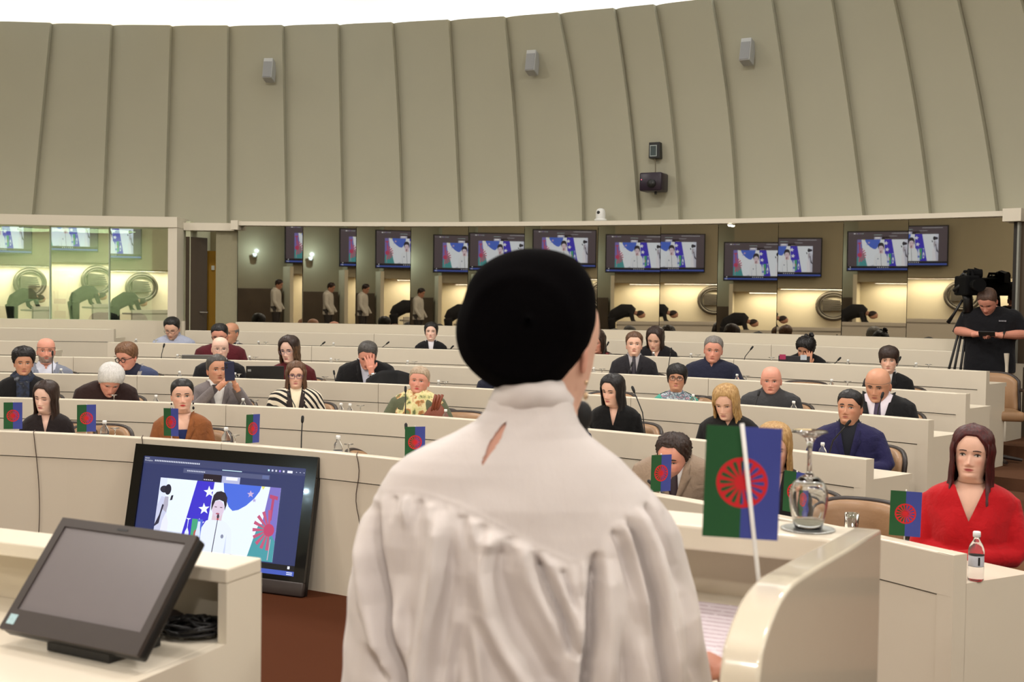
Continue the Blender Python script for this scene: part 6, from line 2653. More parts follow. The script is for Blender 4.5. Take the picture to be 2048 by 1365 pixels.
# wheel flag on the right
shape((120, 110, 190), [(.86, 0), (1, 0), (1, 1), (.915, 1), (.88, .45)])
shape((70, 150, 160), [(.79, 0), (1, 0), (1, .28), (.93, .46), (.86, .50), (.83, .30)])
shape((178, 70, 110), [(.92, .90), (.985, .88), (.985, .83), (.96, .84), (.955, .55), (.935, .55), (.94, .84), (.92, .85)])
for k in range(9):
    a = math.radians(95 + k * 22)
    cx, cy = .945, .42
    d = (math.cos(a), math.sin(a))
    s_ = (-d[1], d[0])
    shape((188, 84, 118), [(cx + d[0] * .03 + s_[0] * .006, cy + (d[1] * .03 + s_[1] * .006) * 1.8), (cx + d[0] * .13 + s_[0] * .013, cy + (d[1] * .15 + s_[1] * .013) * 1.8), (cx + d[0] * .13 - s_[0] * .013, cy + (d[1] * .15 - s_[1] * .013) * 1.8), (cx + d[0] * .03 - s_[0] * .006, cy + (d[1] * .03 - s_[1] * .006) * 1.8)])
shape((186, 64, 104), ell(.945, .42, .042, .085))
shape((200, 170, 190), [(.955, .02), (.962, .02), (.968, .30), (.963, .30)])
# camera person at the left edge
shape((196, 200, 226), [(.0, .0), (.045, .0), (.085, .25), (.09, .55), (.075, .72), (.03, .74), (.0, .6)])
shape((226, 228, 246), [(.04, .0), (.11, .0), (.115, .38), (.085, .52), (.06, .4)])
shape((172, 168, 186), [(.05, .56), (.085, .52), (.095, .62), (.09, .74), (.06, .74)])
shape((44, 42, 62), [(.035, .36), (.045, .5), (.06, .62), (.045, .63), (.03, .48), (-.0, .34), (.0, .31)])
shape((38, 36, 54), ell(.045, .84, .035, .05))
shape((30, 28, 46), ell(.078, .84, .027, .075))
shape((34, 32, 48), [(.105, .69), (.125, .70), (.13, .77), (.112, .76)])
# upturned glass, green flag, bottle
shape((224, 232, 252), [(.262, .47), (.305, .47), (.286, .45), (.284, .34), (.298, .28), (.302, .20), (.292, .10), (.272, .10), (.262, .20), (.266, .28), (.280, .34), (.280, .45)])
shape((104, 112, 206), ell(.283, .19, .013, .05))
shape((66, 160, 120), rect(.315, .06, .362, .47))
shape((80, 100, 206), rect(.362, .06, .405, .47))
shape((176, 90, 80), ell(.355, .27, .016, .05))
shape((206, 220, 250), [(.355, .0), (.395, .0), (.395, .28), (.388, .36), (.386, .44), (.366, .44), (.364, .36), (.355, .28)])
shape((110, 130, 214), rect(.357, .12, .394, .2))
# woman: jacket, neck, face, cap
shape((224, 232, 248), [(.395, 0), (.665, 0), (.66, .22), (.645, .38), (.60, .46), (.55, .50), (.48, .50), (.43, .46), (.40, .36)])
shape((196, 206, 232), [(.60, .0), (.618, .0), (.612, .30)])
shape((214, 190, 202), [(.475, .48), (.555, .48), (.56, .58), (.478, .58)])
shape((214, 196, 216), ell(.518, .64, .050, .115))
shape((40, 32, 44), [(.462, .60), (.458, .72), (.468, .82), (.49, .87), (.525, .885), (.56, .865), (.582, .80), (.583, .70), (.572, .62), (.568, .68), (.556, .745), (.52, .765), (.488, .745), (.476, .69)])
shape((120, 92, 110), rect(.487, .655, .506, .668))
shape((120, 92, 110), rect(.532, .655, .551, .668))
shape((170, 90, 110), ell(.519, .572, .015, .012))
shape((60, 52, 64), ell(.525, .535, .010, .030))
shape((190, 60, 70), ell(.525, .498, .010, .010))
shape((60, 56, 72), [(.522, .49), (.528, .49), (.512, .0), (.505, .0)])
shape((130, 136, 160), ell(.578, .27, .012, .028))
shape((186, 196, 222), [(.655, .0), (.665, .0), (.72, .0), (.70, .03), (.66, .05)])


def picture(name, x0, x1, z0, z1, y, parent, strength, dark=None):
    """the screen image as one mesh of flat shapes stacked by half millimetres"""
    vs, fs, mi, mats, idx = [], [], [], [], {}
    for i, (rgb, poly, s) in enumerate(E_):
        if dark and i < 4:
            rgb = dark
        if rgb not in idx:
            idx[rgb] = len(mats)
            mats.append(emit_mat('px_%s_%d_%d_%d' % (name, *rgb), rgb, strength))
        n = len(vs)
        for (u, v) in poly:
            u = min(1, max(0, u))
            v = min(1, max(0, v))
            vs.append((x0 + (x1 - x0) * u, y - .00006 * i, z0 + (z1 - z0) * v))
        fs.append(tuple(range(n, n + len(poly))))
        mi.append(idx[rgb])
    return obj(name, vs, fs, None, parent, False, mi, mats)


picture('screen_image', TS[0], TS[1], TS[2], TS[3], .0045, tv, 1.1)


def text_mesh(txt, size, M, m, parent, name='lettering'):
    cu = bpy.data.curves.new(name, 'FONT')
    cu.body = txt
    cu.size = size
    o = bpy.data.objects.new(name, cu)
    COL.objects.link(o)
    dg = bpy.context.evaluated_depsgraph_get()
    me = bpy.data.meshes.new_from_object(o.evaluated_get(dg))
    bpy.data.objects.remove(o)
    bpy.data.curves.remove(cu)
    me.transform(M)
    me.materials.clear()
    me.materials.append(m)
    return obj_me(name, me, parent)


TXTM = Matrix.Rotation(math.pi / 2, 4, 'X')
for (t, x, z, s) in (('zoom', .012, .975, .016), ('Workplace', .012, .952, .014)):
    text_mesh(t, s * 1.0, Matrix.Translation((TS[0] + x * (TS[1] - TS[0]), -.006, TS[2] + z * (TS[3] - TS[2]))) @ TXTM, emit_mat('screen_text', (235, 238, 250), .9), tv)

# ================================================================== FRONT OF THE HALL (behind the camera, seen in the mirror glass)
P8, N8 = pane_planes[7]
SN = Vector((P8.x - SCREEN_C.x, P8.y - SCREEN_C.y, 0)).normalized()      # wall normal, towards the mirror
SU = Vector((-SN.y, SN.x, 0))


def mirrored_px(p):
    q = p - N8 * (2 * (p - P8).dot(N8))
    r_ = cam.matrix_world.inverted() @ q
    return 1024 + FOCAL * r_.x / -r_.z


if mirrored_px(SCREEN_C + SU) < mirrored_px(SCREEN_C):
    SU = -SU
PXM = ((P8 - CAMP).length + (SCREEN_C - P8).length) / FOCAL         # metres per photo pixel at the front wall


def fw(dx, dy, dn=0.0):
    """front wall point: dx,dy pixels right and up of the screen centre in the mirror image, dn metres in front"""
    return SCREEN_C + SU * (dx * PXM) + Vector((0, 0, dy * PXM)) + SN * dn


FM = Matrix(((SU.x, -SN.x, 0, SCREEN_C.x), (SU.y, -SN.y, 0, SCREEN_C.y), (0, 0, 1, 0), (0, 0, 0, 1)))   # x along the wall, y into the wall, z up
if FM.to_3x3().determinant() < 0:
    pass


def fbox(name, x0, x1, y0, y1, z0, z1, m, parent=None, bev=0):
    mb = MB()
    mb.box(x0, x1, y0, y1, z0, z1, bev=bev)
    mb.v = [tuple(FM @ Vector(v)) for v in mb.v]
    o = mb.build(name, m, parent)
    bm = bmesh.new()
    bm.from_mesh(o.data)
    bmesh.ops.recalc_face_normals(bm, faces=bm.faces[:])
    bm.to_mesh(o.data)
    bm.free()
    return o


M_FRONT = mat('front_wall_beige', (176, 166, 138), .8, noise=.03, scale=3)
M_CREAMW = mat('front_wall_cream', (236, 224, 194), .8, noise=.03, scale=3)
M_BACKDROP = mat('photo_backdrop', (98, 84, 68), .8, noise=.35, scale=2.2)
zc_ = SCREEN_C.z
cz = zc_ - 58 * PXM
o = fbox('wall_front', -60 * PXM - 7.0, 13.0, .75, .95, 0, CEIL_Z, M_FRONT)
tag(o, 'beige front wall of the hall reflected in the mirror glass', 'wall', kind='structure')
o = fbox('wall_front_upper', -45 * PXM, 13.0, .0, .75, cz, CEIL_Z, M_FRONT)
tag(o, 'overhanging upper front wall that carries the big screen', 'wall', kind='structure')
o = fbox('wall_front_cream', -45 * PXM, 13.0, .60, .74, 0, cz, M_CREAMW)
tag(o, 'cream lit recess of the front wall with the oval emblem', 'wall', kind='structure')
o = fbox('wall_front_fin', -45 * PXM - .10, -45 * PXM, -.1, .75, 0, cz + .2, M_CREAMW)
tag(o, 'cream fin at the left edge of the lit recess', 'wall', kind='structure')
o = fbox('photo_backdrop', -165 * PXM, -56 * PXM, .55, .70, .6, zc_ - 88 * PXM, M_BACKDROP)
tag(o, 'dark photographic backdrop panel reflected at the left of the lit recess', 'backdrop')
# cove lamp above the cream recess
for k in range(3):
    c = FM @ Vector((.8 + 2.2 * k, .25, cz - .04))
    area('recess_light', c, 2.0, 42, (1, .93, .78), rot=(0, 0, math.atan2(SU.y, SU.x)), size_y=.2)
# cool white wall lamp left of the screen
wl = empty('wall_lamp', FM @ Vector((-112 * PXM, .55, zc_ - 26 * PXM)), 0, 'small cool white uplight on the front wall', 'lamp')
mb = MB()
mb.lathe([(.001, 0), (.05, 0), (.065, .10), (.06, .10), (.001, .09)], 16)
mb.build('lamp_body', mat('lamp_white', (220, 222, 220), .4, emit=(225, 245, 255), estr=.25), wl, True)
pl_ = bpy.data.lights.new('uplight_bulb', 'POINT')
pl_.energy = 22
pl_.color = (.62, .86, 1.0)
pl_.shadow_soft_size = .012
po = bpy.data.objects.new('uplight_bulb', pl_)
po.location = FM @ Vector((-112 * PXM, .30, zc_ - 14 * PXM))
COL.objects.link(po)

# hanging screen with the same picture as the television
ws = empty('wall_screen', (0, 0, 0), 0, 'large wall screen showing the speaker, reflected again and again in the mirror panes', 'screen')
SWX, SWZ = 64 * PXM, 38 * PXM
WSM = Matrix(((-SU.x, -SN.x, 0, SCREEN_C.x), (-SU.y, -SN.y, 0, SCREEN_C.y), (0, 0, 1, SCREEN_C.z), (0, 0, 0, 1)))
ws.matrix_world = Matrix.Translation(SN * .18) @ WSM
mb = MB()
mb.box(-SWX, SWX, .0, .06, -SWZ, SWZ)
mb.build('housing', M_BLACK, ws)
picture('screen_image', -SWX * .965, SWX * .965, -SWZ * .93, SWZ * .95, -.003, ws, 3.6, (44, 38, 44))
mb = MB()
mb.box(-.12, .12, .06, .20, -.12, .12)
mb.build('bracket', M_BLACK, ws)

# oval emblem
em = empty('oval_emblem', (0, 0, 0), 0, 'oval emblem with a building relief on the lit front wall', 'emblem')
EC = fw(86, -92)
em.matrix_world = Matrix(((-SU.x, -SN.x, 0, EC.x), (-SU.y, -SN.y, 0, EC.y), (0, 0, 1, EC.z), (0, 0, 0, 1)))
M_EMB = mat('emblem_grey', (92, 86, 76), .4, metal=.5)
rx, rz_ = 31 * PXM, 26 * PXM
for (a, b_, nm) in ((1.0, .050, 'outer_ring'), (.83, .022, 'inner_ring')):
    mb = MB()
    mb.tube([(rx * a * math.cos(t), .50, rz_ * a * math.sin(t)) for t in np.linspace(0, 2 * math.pi, 49)], b_, 8, cap=False)
    mb.build(nm, M_EMB, em, True)
mb = MB()
for k in range(5):
    w0, w1 = -.62 + .05 * k, .66
    z0 = (-.34 + .16 * k) * rz_
    mb.add([(rx * w0, .46, z0), (rx * w1, .46, z0 - .02 + .05 * k * rz_ * .2), (rx * w1, .46, z0 + .12 * rz_ + .03 * k * rz_), (rx * w0, .46, z0 + .12 * rz_),
            (rx * w0, .56, z0), (rx * w1, .56, z0 - .02 + .05 * k * rz_ * .2), (rx * w1, .56, z0 + .12 * rz_ + .03 * k * rz_), (rx * w0, .56, z0 + .12 * rz_)],
           [(0, 1, 2, 3), (7, 6, 5, 4), (0, 4, 5, 1), (1, 5, 6, 2), (2, 6, 7, 3), (3, 7, 4, 0)])
mb.build('building_relief', M_EMB, em)

# presidium platform and desk
o = fbox('floor_stage', -6.0, 8.0, -3.4, .8, 0, .38, M_STEP)
tag(o, 'brown carpeted presidium platform before the front wall', 'floor', kind='structure')
pd = empty('presidium_desk', FM @ Vector((1.5, -2.2, .38)), 0, 'long cream presidium desk before the lit front wall', 'desk')
q0 = pd.location.copy()
for (nm, b_) in (('desk_front', (-.6, 5.2, -2.9, -2.82, .38, 1.22)), ('desk_top', (-.6, 5.2, -2.9, -2.3, 1.10, 1.14))):
    o = fbox(nm, *b_, M_DESK)
    o.data.transform(Matrix.Translation(-q0))
    o.parent = pd


def rough_person(root, pts_body, m, name='body'):
    mb = MB()
    for (p, r_) in pts_body:
        mb.tube(p, r_, 12)
    me = remesh(mb, name, .016, 4, m=m)
    return obj_me(name, me, root)


# person in dark clothes bending over the desk
M_DARKC = mat('dark_jacket', (30, 28, 28), .85)
for k, (x, y, lab, flip) in enumerate([(-30 * PXM, -2.1, 'person in dark clothes bending over the presidium desk, seen in the mirror panes', 1)]):
    bp_ = empty('person', FM @ Vector((x, y, .38)), 0, lab, 'person')
    bp_.matrix_world = Matrix(((SU.x * flip, -SN.x, 0, bp_.location.x), (SU.y * flip, -SN.y, 0, bp_.location.y), (0, 0, 1, .38), (0, 0, 0, 1)))
    rough_person(bp_, [
        ([(-.30, 0, .86), (-.22, 0, .98), (.0, 0, 1.10), (.20, 0, 1.10), (.30, 0, 1.06)], [.13, .17, .185, .17, .10]),
        ([(-.30, -.09, .88), (-.27, -.10, .48), (-.30, -.10, .06)], [.11, .075, .05]), ([(-.30, .09, .88), (-.27, .10, .48), (-.30, .10, .06)], [.11, .075, .05]),
        ([(.20, -.19, 1.06), (.26, -.22, .84), (.42, -.16, .70)], [.065, .05, .04]), ([(.20, .19, 1.06), (.26, .22, .84), (.42, .16, .70)], [.065, .05, .04])], M_DARKC, 'jacket')
    mb = MB()
    mb.tube([(.26, 0, 1.06), (.38, 0, 1.03)], [.06, .055], 10)
    mb.ellipsoid((.47, 0, 1.00), (.115, .078, .095), 16, 12)
    mb.ellipsoid((.56, 0, .95), (.02, .014, .02), 8, 6)
    for s in (-1, 1):
        hand_shape(mb, frame_to((.43, s * .16, .69), (.9, 0, -.45), (.4, 0, .9)), .4, .05, s)
    me = remesh(mb, 'body', .007, 2, m=M_SKIN)
    hb_ = obj_me('body', me, bp_)
    ca = me.color_attributes.new('Col', 'FLOAT_COLOR', 'POINT')
    buf = np.ones((len(me.vertices), 4), np.float32)
    buf[:, :3] = np.array(lin(SKINS['tan'])[:3])
    ca.data.foreach_set('color', buf.ravel())
    mb = MB()
    mb.ellipsoid((.452, 0, 1.022), (.118, .084, .090), 16, 12)
    mb.build('hair', H_DKBROWN, bp_, True)
# person in white shirt standing by the backdrop
wp = FM @ Vector((-104 * PXM, -1.6, .38))
r, Mh, Mb = person('person', 'dark haired person in a white shirt, reflected in the left mirror panes', wp, math.atan2(SN.x, -SN.y) - 1.1, 1.46, 1.0, skin='tan', head=(0, 20, 0), top=(214, 206, 190), vneck=(-.15, .5), collar=(214, 206, 190), legs=(60, 54, 50), seated=False, jacket_name='shirt',
                   arms={'L': [(.24, -.02, -.43), (.22, -.16, -.64)], 'R': [(.24, -.02, -.43), (.22, -.16, -.64)]})
men_hair(Mh, r, H_DKBROWN)

# ================================================================== ON THE BACK WALL
M_SPK = mat('grey_speaker', (168, 168, 166), .5)
M_SPKG = mat('grey_speaker_grille', (132, 132, 132), .7, noise=.2, scale=300)
proto = None
for (px, py, lab) in [(538, 140, 'grey wall speaker high on the panels at the left'), (1064, 125, 'grey wall speaker high on the panels above the speaker'), (1494, 103, 'grey wall speaker high on the panels at the right')]:
    p = on_ring(px, py, wall_radius(on_ring(px, py, GLASS_R).z))
    p = on_ring(px, py, wall_radius(p.z) - .10)
    if proto is None:
        proto = empty('wall_speaker')
        mb = MB()
        mb.box(-.062, .062, -.07, .10, -.135, .135, bev=.01)
        mb.build('speaker_box', M_SPK, proto)
        mb = MB()
        mb.box(-.054, .054, -.076, -.068, -.125, .085, bev=.002)
        mb.build('grille', M_SPKG, proto)
        mb = MB()
        mb.box(-.02, .02, .08, .22, -.03, .03)
        mb.build('bracket', M_SPK, proto)
        c = proto
    else:
        c = copy_tree(proto)
    c.location = p
    c.rotation_euler = (math.radians(-14), 0, -az(p))
    tag(c, lab, 'speaker', 'grey wall speakers')

# projector and its wall box
p = on_ring(1307, 366, wall_radius(3.3) - .16)
pj = empty('projector', p, -az(p), 'dark purple black projector hanging on the curved wall', 'projector')
mb = MB()
mb.box(-.14, .14, -.12, .14, -.105, .115, bev=.02)
mb.build('projector_body', mat('purple_black', (34, 20, 36), .35), pj, True)
mb = MB()
mb.lathe([(.001, 0), (.05, 0), (.05, .03), (.001, .03)], 20, M=Matrix.Translation((.02, -.12, -.02)) @ Matrix.Rotation(math.pi / 2, 4, 'X'))
mb.build('lens', M_BLACK, pj, True)
mb = MB()
mb.ellipsoid((-.11, -.123, .03), (.006, .006, .006), 8, 6)
mb.build('status_light', emit_mat('status_red', (255, 120, 140), 1.5), pj)
mb = MB()
mb.box(-.05, .05, .10, .17, -.04, .04)
mb.tube([(.03, 0, -.10), (.03, 0, -.14)], .015, 8)
mb.build('bracket', M_BLACK, pj)
p2 = on_ring(1310, 301, wall_radius(3.75) - .05)
bx = empty('wall_box', p2, -az(p2), 'small black wall frame with grey window above the projector', 'panel')
mb = MB()
mb.box(-.068, .068, -.03, .10, -.095, .095, bev=.004)
mb.build('frame', M_BLACK, bx)
mb = MB()
for (x0, x1, z0, z1) in ((-.052, .034, -.075, -.065), (-.052, .034, .050, .060), (-.052, -.044, -.065, .05), (.026, .034, -.065, .05)):
    mb.box(x0, x1, -.038, -.028, z0, z1)
mb.build('window_rim', mat('grey_rim', (150, 158, 156), .4), bx)
mb = MB()
mb.box(-.044, .026, -.034, -.028, -.065, .05)
mb.build('window', mat('dark_teal_window', (54, 66, 66), .3), bx)
mb = MB()
a = p2 + Vector((.0, 0, -.10))
b_ = p + Vector((.02, .0, .12))
mb.tube([a, a + (b_ - a) * .5 + Vector((.006, 0, 0)), b_], .006, 6)
o = mb.build('projector_cable', mat('grey_cable', (110, 100, 80), .6))
tag(o, 'thin cable from the wall frame down to the projector', 'cable')

# white dome camera on the ledge
p = on_ring(1201, 444, GLASS_R - .02)
dc = empty('dome_camera', (p.x, p.y, Z_GT + .05), -az(p), 'white rounded conference camera on the ledge over the mirror glass', 'camera')
M_WHITE = mat('white_plastic', (226, 226, 222), .35)
mb = MB()
mb.lathe([(.001, 0), (.075, 0), (.078, .02), (.066, .03), (.001, .03)], 24)
mb.build('camera_base', M_WHITE, dc, True)
mb = MB()
mb.lathe([(.058, .03), (.060, .09), (.056, .125), (.042, .148), (.02, .158), (.001, .160)], 24)
mb.build('camera_head', M_WHITE, dc, True)
mb = MB()
mb.lathe([(.001, .012), (.018, .010), (.022, 0), (.022, -.02)], 20, M=Matrix.Translation((-.010, -.052, .105)) @ Matrix.Rotation(math.pi / 2, 4, 'X'))
mb.build('lens', M_BLACK, dc, True)
# small bright spotlight below the ledge
p = on_ring(1460, 456, GLASS_R - .06)
sp_ = empty('spotlight', (p.x, p.y, Z_GT - .005), -az(p), 'tiny bright spotlight under the ledge right of the speaker', 'lamp')
mb = MB()
mb.ellipsoid((0, 0, -.018), (.028, .028, .016), 14, 8)
mb.build('bulb', emit_mat('spot_bulb', (255, 246, 226), 6.0), sp_, True)
mb = MB()
mb.lathe([(.034, 0), (.036, -.012), (.030, -.012), (.028, 0)], 16)
mb.build('lamp_ring', M_TRIM, sp_, True)

# ================================================================== CAMERA OPERATOR
CR = GLASS_R - .55
cp = on_ring(1982, 616, CR)
r, Mh, Mb = person('person', 'camera operator in a black T-shirt standing at the back looking at a phone', (cp.x, cp.y, ROW_FLOOR[5]), math.atan2(-cp.x, cp.y) - .1, cp.z - ROW_FLOOR[5], 1.06, skin='ruddy', head=(-12, 40, 2), rise=.10, wid=1.18, dep=1.1, top=(22, 22, 26),
                   look_down=True, stubble=((110, 80, 70), .4), legs=(26, 26, 30), seated=False, jacket_name='t_shirt', bare_arms=True, brow=(70, 52, 44),
                   arms={'L': [(.25, .02, -.40), (.06, -.26, -.40)], 'R': [(.27, .02, -.40), (.10, -.28, -.40)]},
                   hands=[dict(at=(-.095, -.25, -.345), dir=(.80, -.30, .12), up=(-.1, -.3, .9), side=1, curl=.7, elbow=(-.285, -.02, -.32)), dict(at=(.095, -.27, -.35), dir=(-.80, -.25, .12), up=(.1, -.3, .9), side=-1, curl=.7, elbow=(.30, -.02, -.34))])
men_hair(Mh, r, hair_mat('hair_short_brown', (70, 50, 42), (104, 80, 66)), .80, .006, .72, side=.003)
mb = MB()
for (e0, e1) in (((.285, .02, -.20), (.30, -.02, -.33)), ((-.285, .02, -.20), (-.285, -.02, -.31))):
    pass
w = Vector((.135, -.235, -.35))
mb.tube([Mb @ (w + Vector((.010 * math.cos(a), .034 * math.sin(a) * .9, .034 * math.cos(a)))) for a in np.linspace(0, 6.28, 17)], .010, 8, cap=False)
mb.build('wristwatch', M_BLACK, r, True)
# print on the chest
mb = MB()
for q in range(5):
    x0 = .085 + q * .013
    mb.box(x0, x0 + .009, torso_front(x0, -.22, 1.18, 1.1, .010) - .008, torso_front(x0, -.22, 1.18, 1.1, .010) - .003, -.226, -.213)
mb.v = [tuple(Mb @ Vector(v)) for v in mb.v]
mb.build('chest_print', mat('print_grey', (150, 150, 156), .7), r)
ph = MB()
ph.box(-.075, .075, -.006, .006, -.038, .038, bev=.004)
o = ph.build('phone', M_BLACK)
pp = gloc(r, Mb, (.005, -.345, -.335))
o.location = pp
o.rotation_euler = (math.radians(55), 0, r.rotation_euler.z)
tag(o, 'black phone held by the camera operator', 'phone')

# video camera on a tripod
tp = on_ring(1922, 600, CR - .10)
vc = empty('video_camera', (tp.x, tp.y, ROW_FLOOR[5]), 0, 'black broadcast camera on a tripod beside its operator', 'camera')
o0 = Vector((tp.x, tp.y, ROW_FLOOR[5]))


def cpx(px, py, dd=0.0):
    return on_ring(px, py, CR - .10 + dd) - o0


mb = MB()
for (a, b_) in (((1930, 618), (1905, 712)), ((1932, 618), (1914, 712)), ((1938, 622), (1925, 712)), ((1941, 622), (1934, 712))):
    A, B = cpx(*a), cpx(*b_)
    B = A + (B - A) * (A.z / max(.05, (A.z - B.z)))
    leg = MB()
    leg.tube([A, B], .013, 8)
    leg.build('leg', M_BLACK, vc, True)
mb = MB()
mb.tube([cpx(1936, 625), cpx(1936, 600), cpx(1934, 590)], [.05, .045, .05], 12)
mb.build('tripod_head', M_BLACK, vc, True)
mb = MB()
mb.tube([cpx(1925, 600), cpx(1908, 628), cpx(1896, 646)], [.012, .014, .022], 8)
mb.build('pan_handle', M_BLACK, vc, True)
mb = MB()
c = cpx(1936, 567)
mb.box(c.x - .075, c.x + .062, c.y - .16, c.y + .18, c.z - .12, c.z + .075, bev=.02)
mb.tube([c + Vector((0, -.16, -.02)), c + Vector((0, -.24, -.02)), c + Vector((0, -.30, -.02))], [.05, .055, .065], 14)
mb.tube([c + Vector((0, -.12, .07)), c + Vector((0, -.10, .12)), c + Vector((0, .10, .12)), c + Vector((0, .12, .07))], .014, 8)
mb.build('camera_body', mat('camera_black', (9, 9, 10), .8, spec=.15), vc)
mb = MB()
a = cpx(1948, 548)
mb.tube([a + Vector((-.06, 0, 0)), a + Vector((.07, -.02, 0))], [.05, .045], 12)
mb.add([cpx(1948, 535), cpx(1965, 541), cpx(1964, 564), cpx(1952, 566), cpx(1950, 560, .12), cpx(1951, 538, .12), cpx(1964, 543, .12), cpx(1963, 562, .12)],
       [(0, 1, 2, 3), (7, 6, 5, 4), (0, 5, 6, 1), (1, 6, 7, 2), (2, 7, 4, 3), (3, 4, 5, 0)])
mb.build('viewfinder', mat('camera_black', (9, 9, 10), .8), vc)
mb = MB()
mb.tube([cpx(1920, 556), cpx(1927, 548), cpx(1934, 552)], .018, 8)
mb.ellipsoid(cpx(1932, 551), (.022, .03, .022), 10, 8)
mb.tube([cpx(1908, 583), cpx(1918, 574), cpx(1926, 568)], [.024, .022, .03], 10)
mb.build('lens_controls', M_BLACK, vc, True)

# ================================================================== BOOTH CONTENTS
def bpt(px, py, dr):
    return on_ring(px, py, GLASS_R + dr)


M_SHELF = mat('pale_shelf', (206, 212, 190), .5)
sh = bpt(124, 600, 1.1)
sf = empty('shelf_unit', (sh.x, sh.y, ROW_FLOOR[5]), -az(sh), 'pale open shelf rack with equipment inside the interpreter booth', 'shelf')
mb = MB()
for x in (-.10, .10):
    for y in (-.12, .12):
        mb.box(x - .012, x + .012, y - .012, y + .012, 0, 1.55)
mb.build('posts', M_SHELF, sf)
for k, z in enumerate((.95, 1.15, 1.35, 1.55)):
    mb = MB()
    mb.box(-.12, .12, -.14, .14, z - .012, z + .012)
    mb.build('shelf_board', M_SHELF, sf)
for k, (z, x, w, h) in enumerate(((.962, 0, .16, .10), (1.162, -.02, .14, .07), (1.362, .01, .15, .09), (1.562, 0, .18, .07))):
    mb = MB()
    mb.box(x - w / 2, x + w / 2, -.09, .09, z, z + h, bev=.006)
    o = mb.build('equipment_box', mat('equip_%d' % k, [(150, 150, 140), (70, 72, 70), (190, 190, 180), (120, 124, 116)][k], .5))
    o.location = sf.location
    o.rotation_euler = sf.rotation_euler
    tag(o, ['grey equipment box on the lowest booth shelf', 'dark equipment box on the second booth shelf', 'pale equipment box on the third booth shelf', 'grey equipment box on top of the booth shelf'][k], 'box')
fc = bpt(83, 620, 1.3)
cb = empty('filing_cabinet', (fc.x, fc.y, ROW_FLOOR[5]), -az(fc), 'pale filing cabinet with drawers inside the interpreter booth', 'cabinet')
mb = MB()
mb.box(-.17, .17, -.2, .2, 0, 1.22)
mb.build('body', M_SHELF, cb)
for k in range(4):
    mb = MB()
    mb.box(-.155, .155, -.215, -.2, .06 + .29 * k, .33 + .29 * k)
    d_ = mb.build('drawer', M_SHELF, cb)
    mb = MB()
    mb.box(-.05, .05, -.228, -.214, .26 + .29 * k, .275 + .29 * k)
    mb.build('handle', M_BLACK, d_)
mb = MB()
mb.box(-.15, .15, -.12, .12, 1.221, 1.42, bev=.01)
o = mb.build('printer', mat('printer_brown', (150, 136, 118), .5))
o.location = cb.location
o.rotation_euler = cb.rotation_euler
tag(o, 'beige brown printer standing on the booth filing cabinet', 'printer')
mn = bpt(6, 620, .35)
mm_ = empty('booth_monitor', (mn.x, mn.y, Z_GB - .08), -az(mn), 'black monitor behind the booth glass at the far left', 'monitor')
mb = MB()
mb.box(-.14, .14, -.02, .02, .06, .24, bev=.006)
mb.build('panel', M_BLACK, mm_)
mb = MB()
mb.box(-.02, .02, -.01, .03, 0, .08)
mb.box(-.07, .07, -.05, .06, 0, .012)
mb.build('stand', M_BLACK, mm_)
dk = bpt(180, 640, .4)
dsk = empty('booth_desk', (dk.x, dk.y, ROW_FLOOR[5]), 0, 'pale interpreter desk running along inside the booth glass', 'desk')
mb = MB()
arc_box(mb, A_L + .02, az(on_ring(334, 640, GLASS_R + .3)), GLASS_R + .14, GLASS_R + .62, Z_GB - .12, Z_GB - .08, n=16)
arc_box(mb, A_L + .02, az(on_ring(334, 640, GLASS_R + .3)), GLASS_R + .58, GLASS_R + .60, ROW_FLOOR[5], Z_GB - .12, n=16)
mb.v = [tuple(Vector(v) - dsk.location) for v in mb.v]
mb.build('desk_board', M_SHELF, dsk)
for (px, lab) in ((206, 'dark office chair inside the booth at the middle pane'), (262, 'dark office chair inside the booth at the right pane')):
    q = bpt(px, 640, .95)
    oc = empty('office_chair', (q.x, q.y, ROW_FLOOR[5]), -az(q), lab, 'chair')
    mb = MB()
    n_ = 14
    vs, fs = [], []
    for z, w in ((.62, .19), (.80, .22), (.95, .22), (1.02, .18), (1.05, .10)):
        for t in (-1, -.5, 0, .5, 1):
            vs.append((w * t, -.03 * (1 - t * t) + .05, z))
    for i in range(4):
        for j in range(4):
            fs.append((i * 5 + j, i * 5 + j + 1, (i + 1) * 5 + j + 1, (i + 1) * 5 + j))
    o = obj('backrest', vs, fs, M_BLACK_MATT, oc, True)
    sd = o.modifiers.new('s', 'SOLIDIFY')
    sd.thickness = .06
    mb = MB()
    mb.box(-.22, .22, -.42, .06, .44, .52, bev=.03)
    mb.build('seat', M_BLACK_MATT, oc)
    mb = MB()
    mb.tube([(0, -.18, .44), (0, -.18, .05)], .03, 8)
    mb.box(-.25, .25, -.21, -.15, .02, .06)
    mb.box(-.03, .03, -.43, .07, .02, .06)
    mb.build('pedestal', M_BLACK, oc)

# ================================================================== THINGS ON THE DESKS
WORD = ['first', 'second', 'third', 'fourth', 'fifth', 'sixth', 'seventh', 'eighth', 'ninth', 'tenth', 'eleventh', 'twelfth', 'thirteenth', 'fourteenth']


def on_desk(px, py, row, off=.2):
    p = on_ring(px, py, ROW_R[row] + off)
    return Vector((p.x, p.y, ROW_TOP[row] - WT_DROP + .0005))


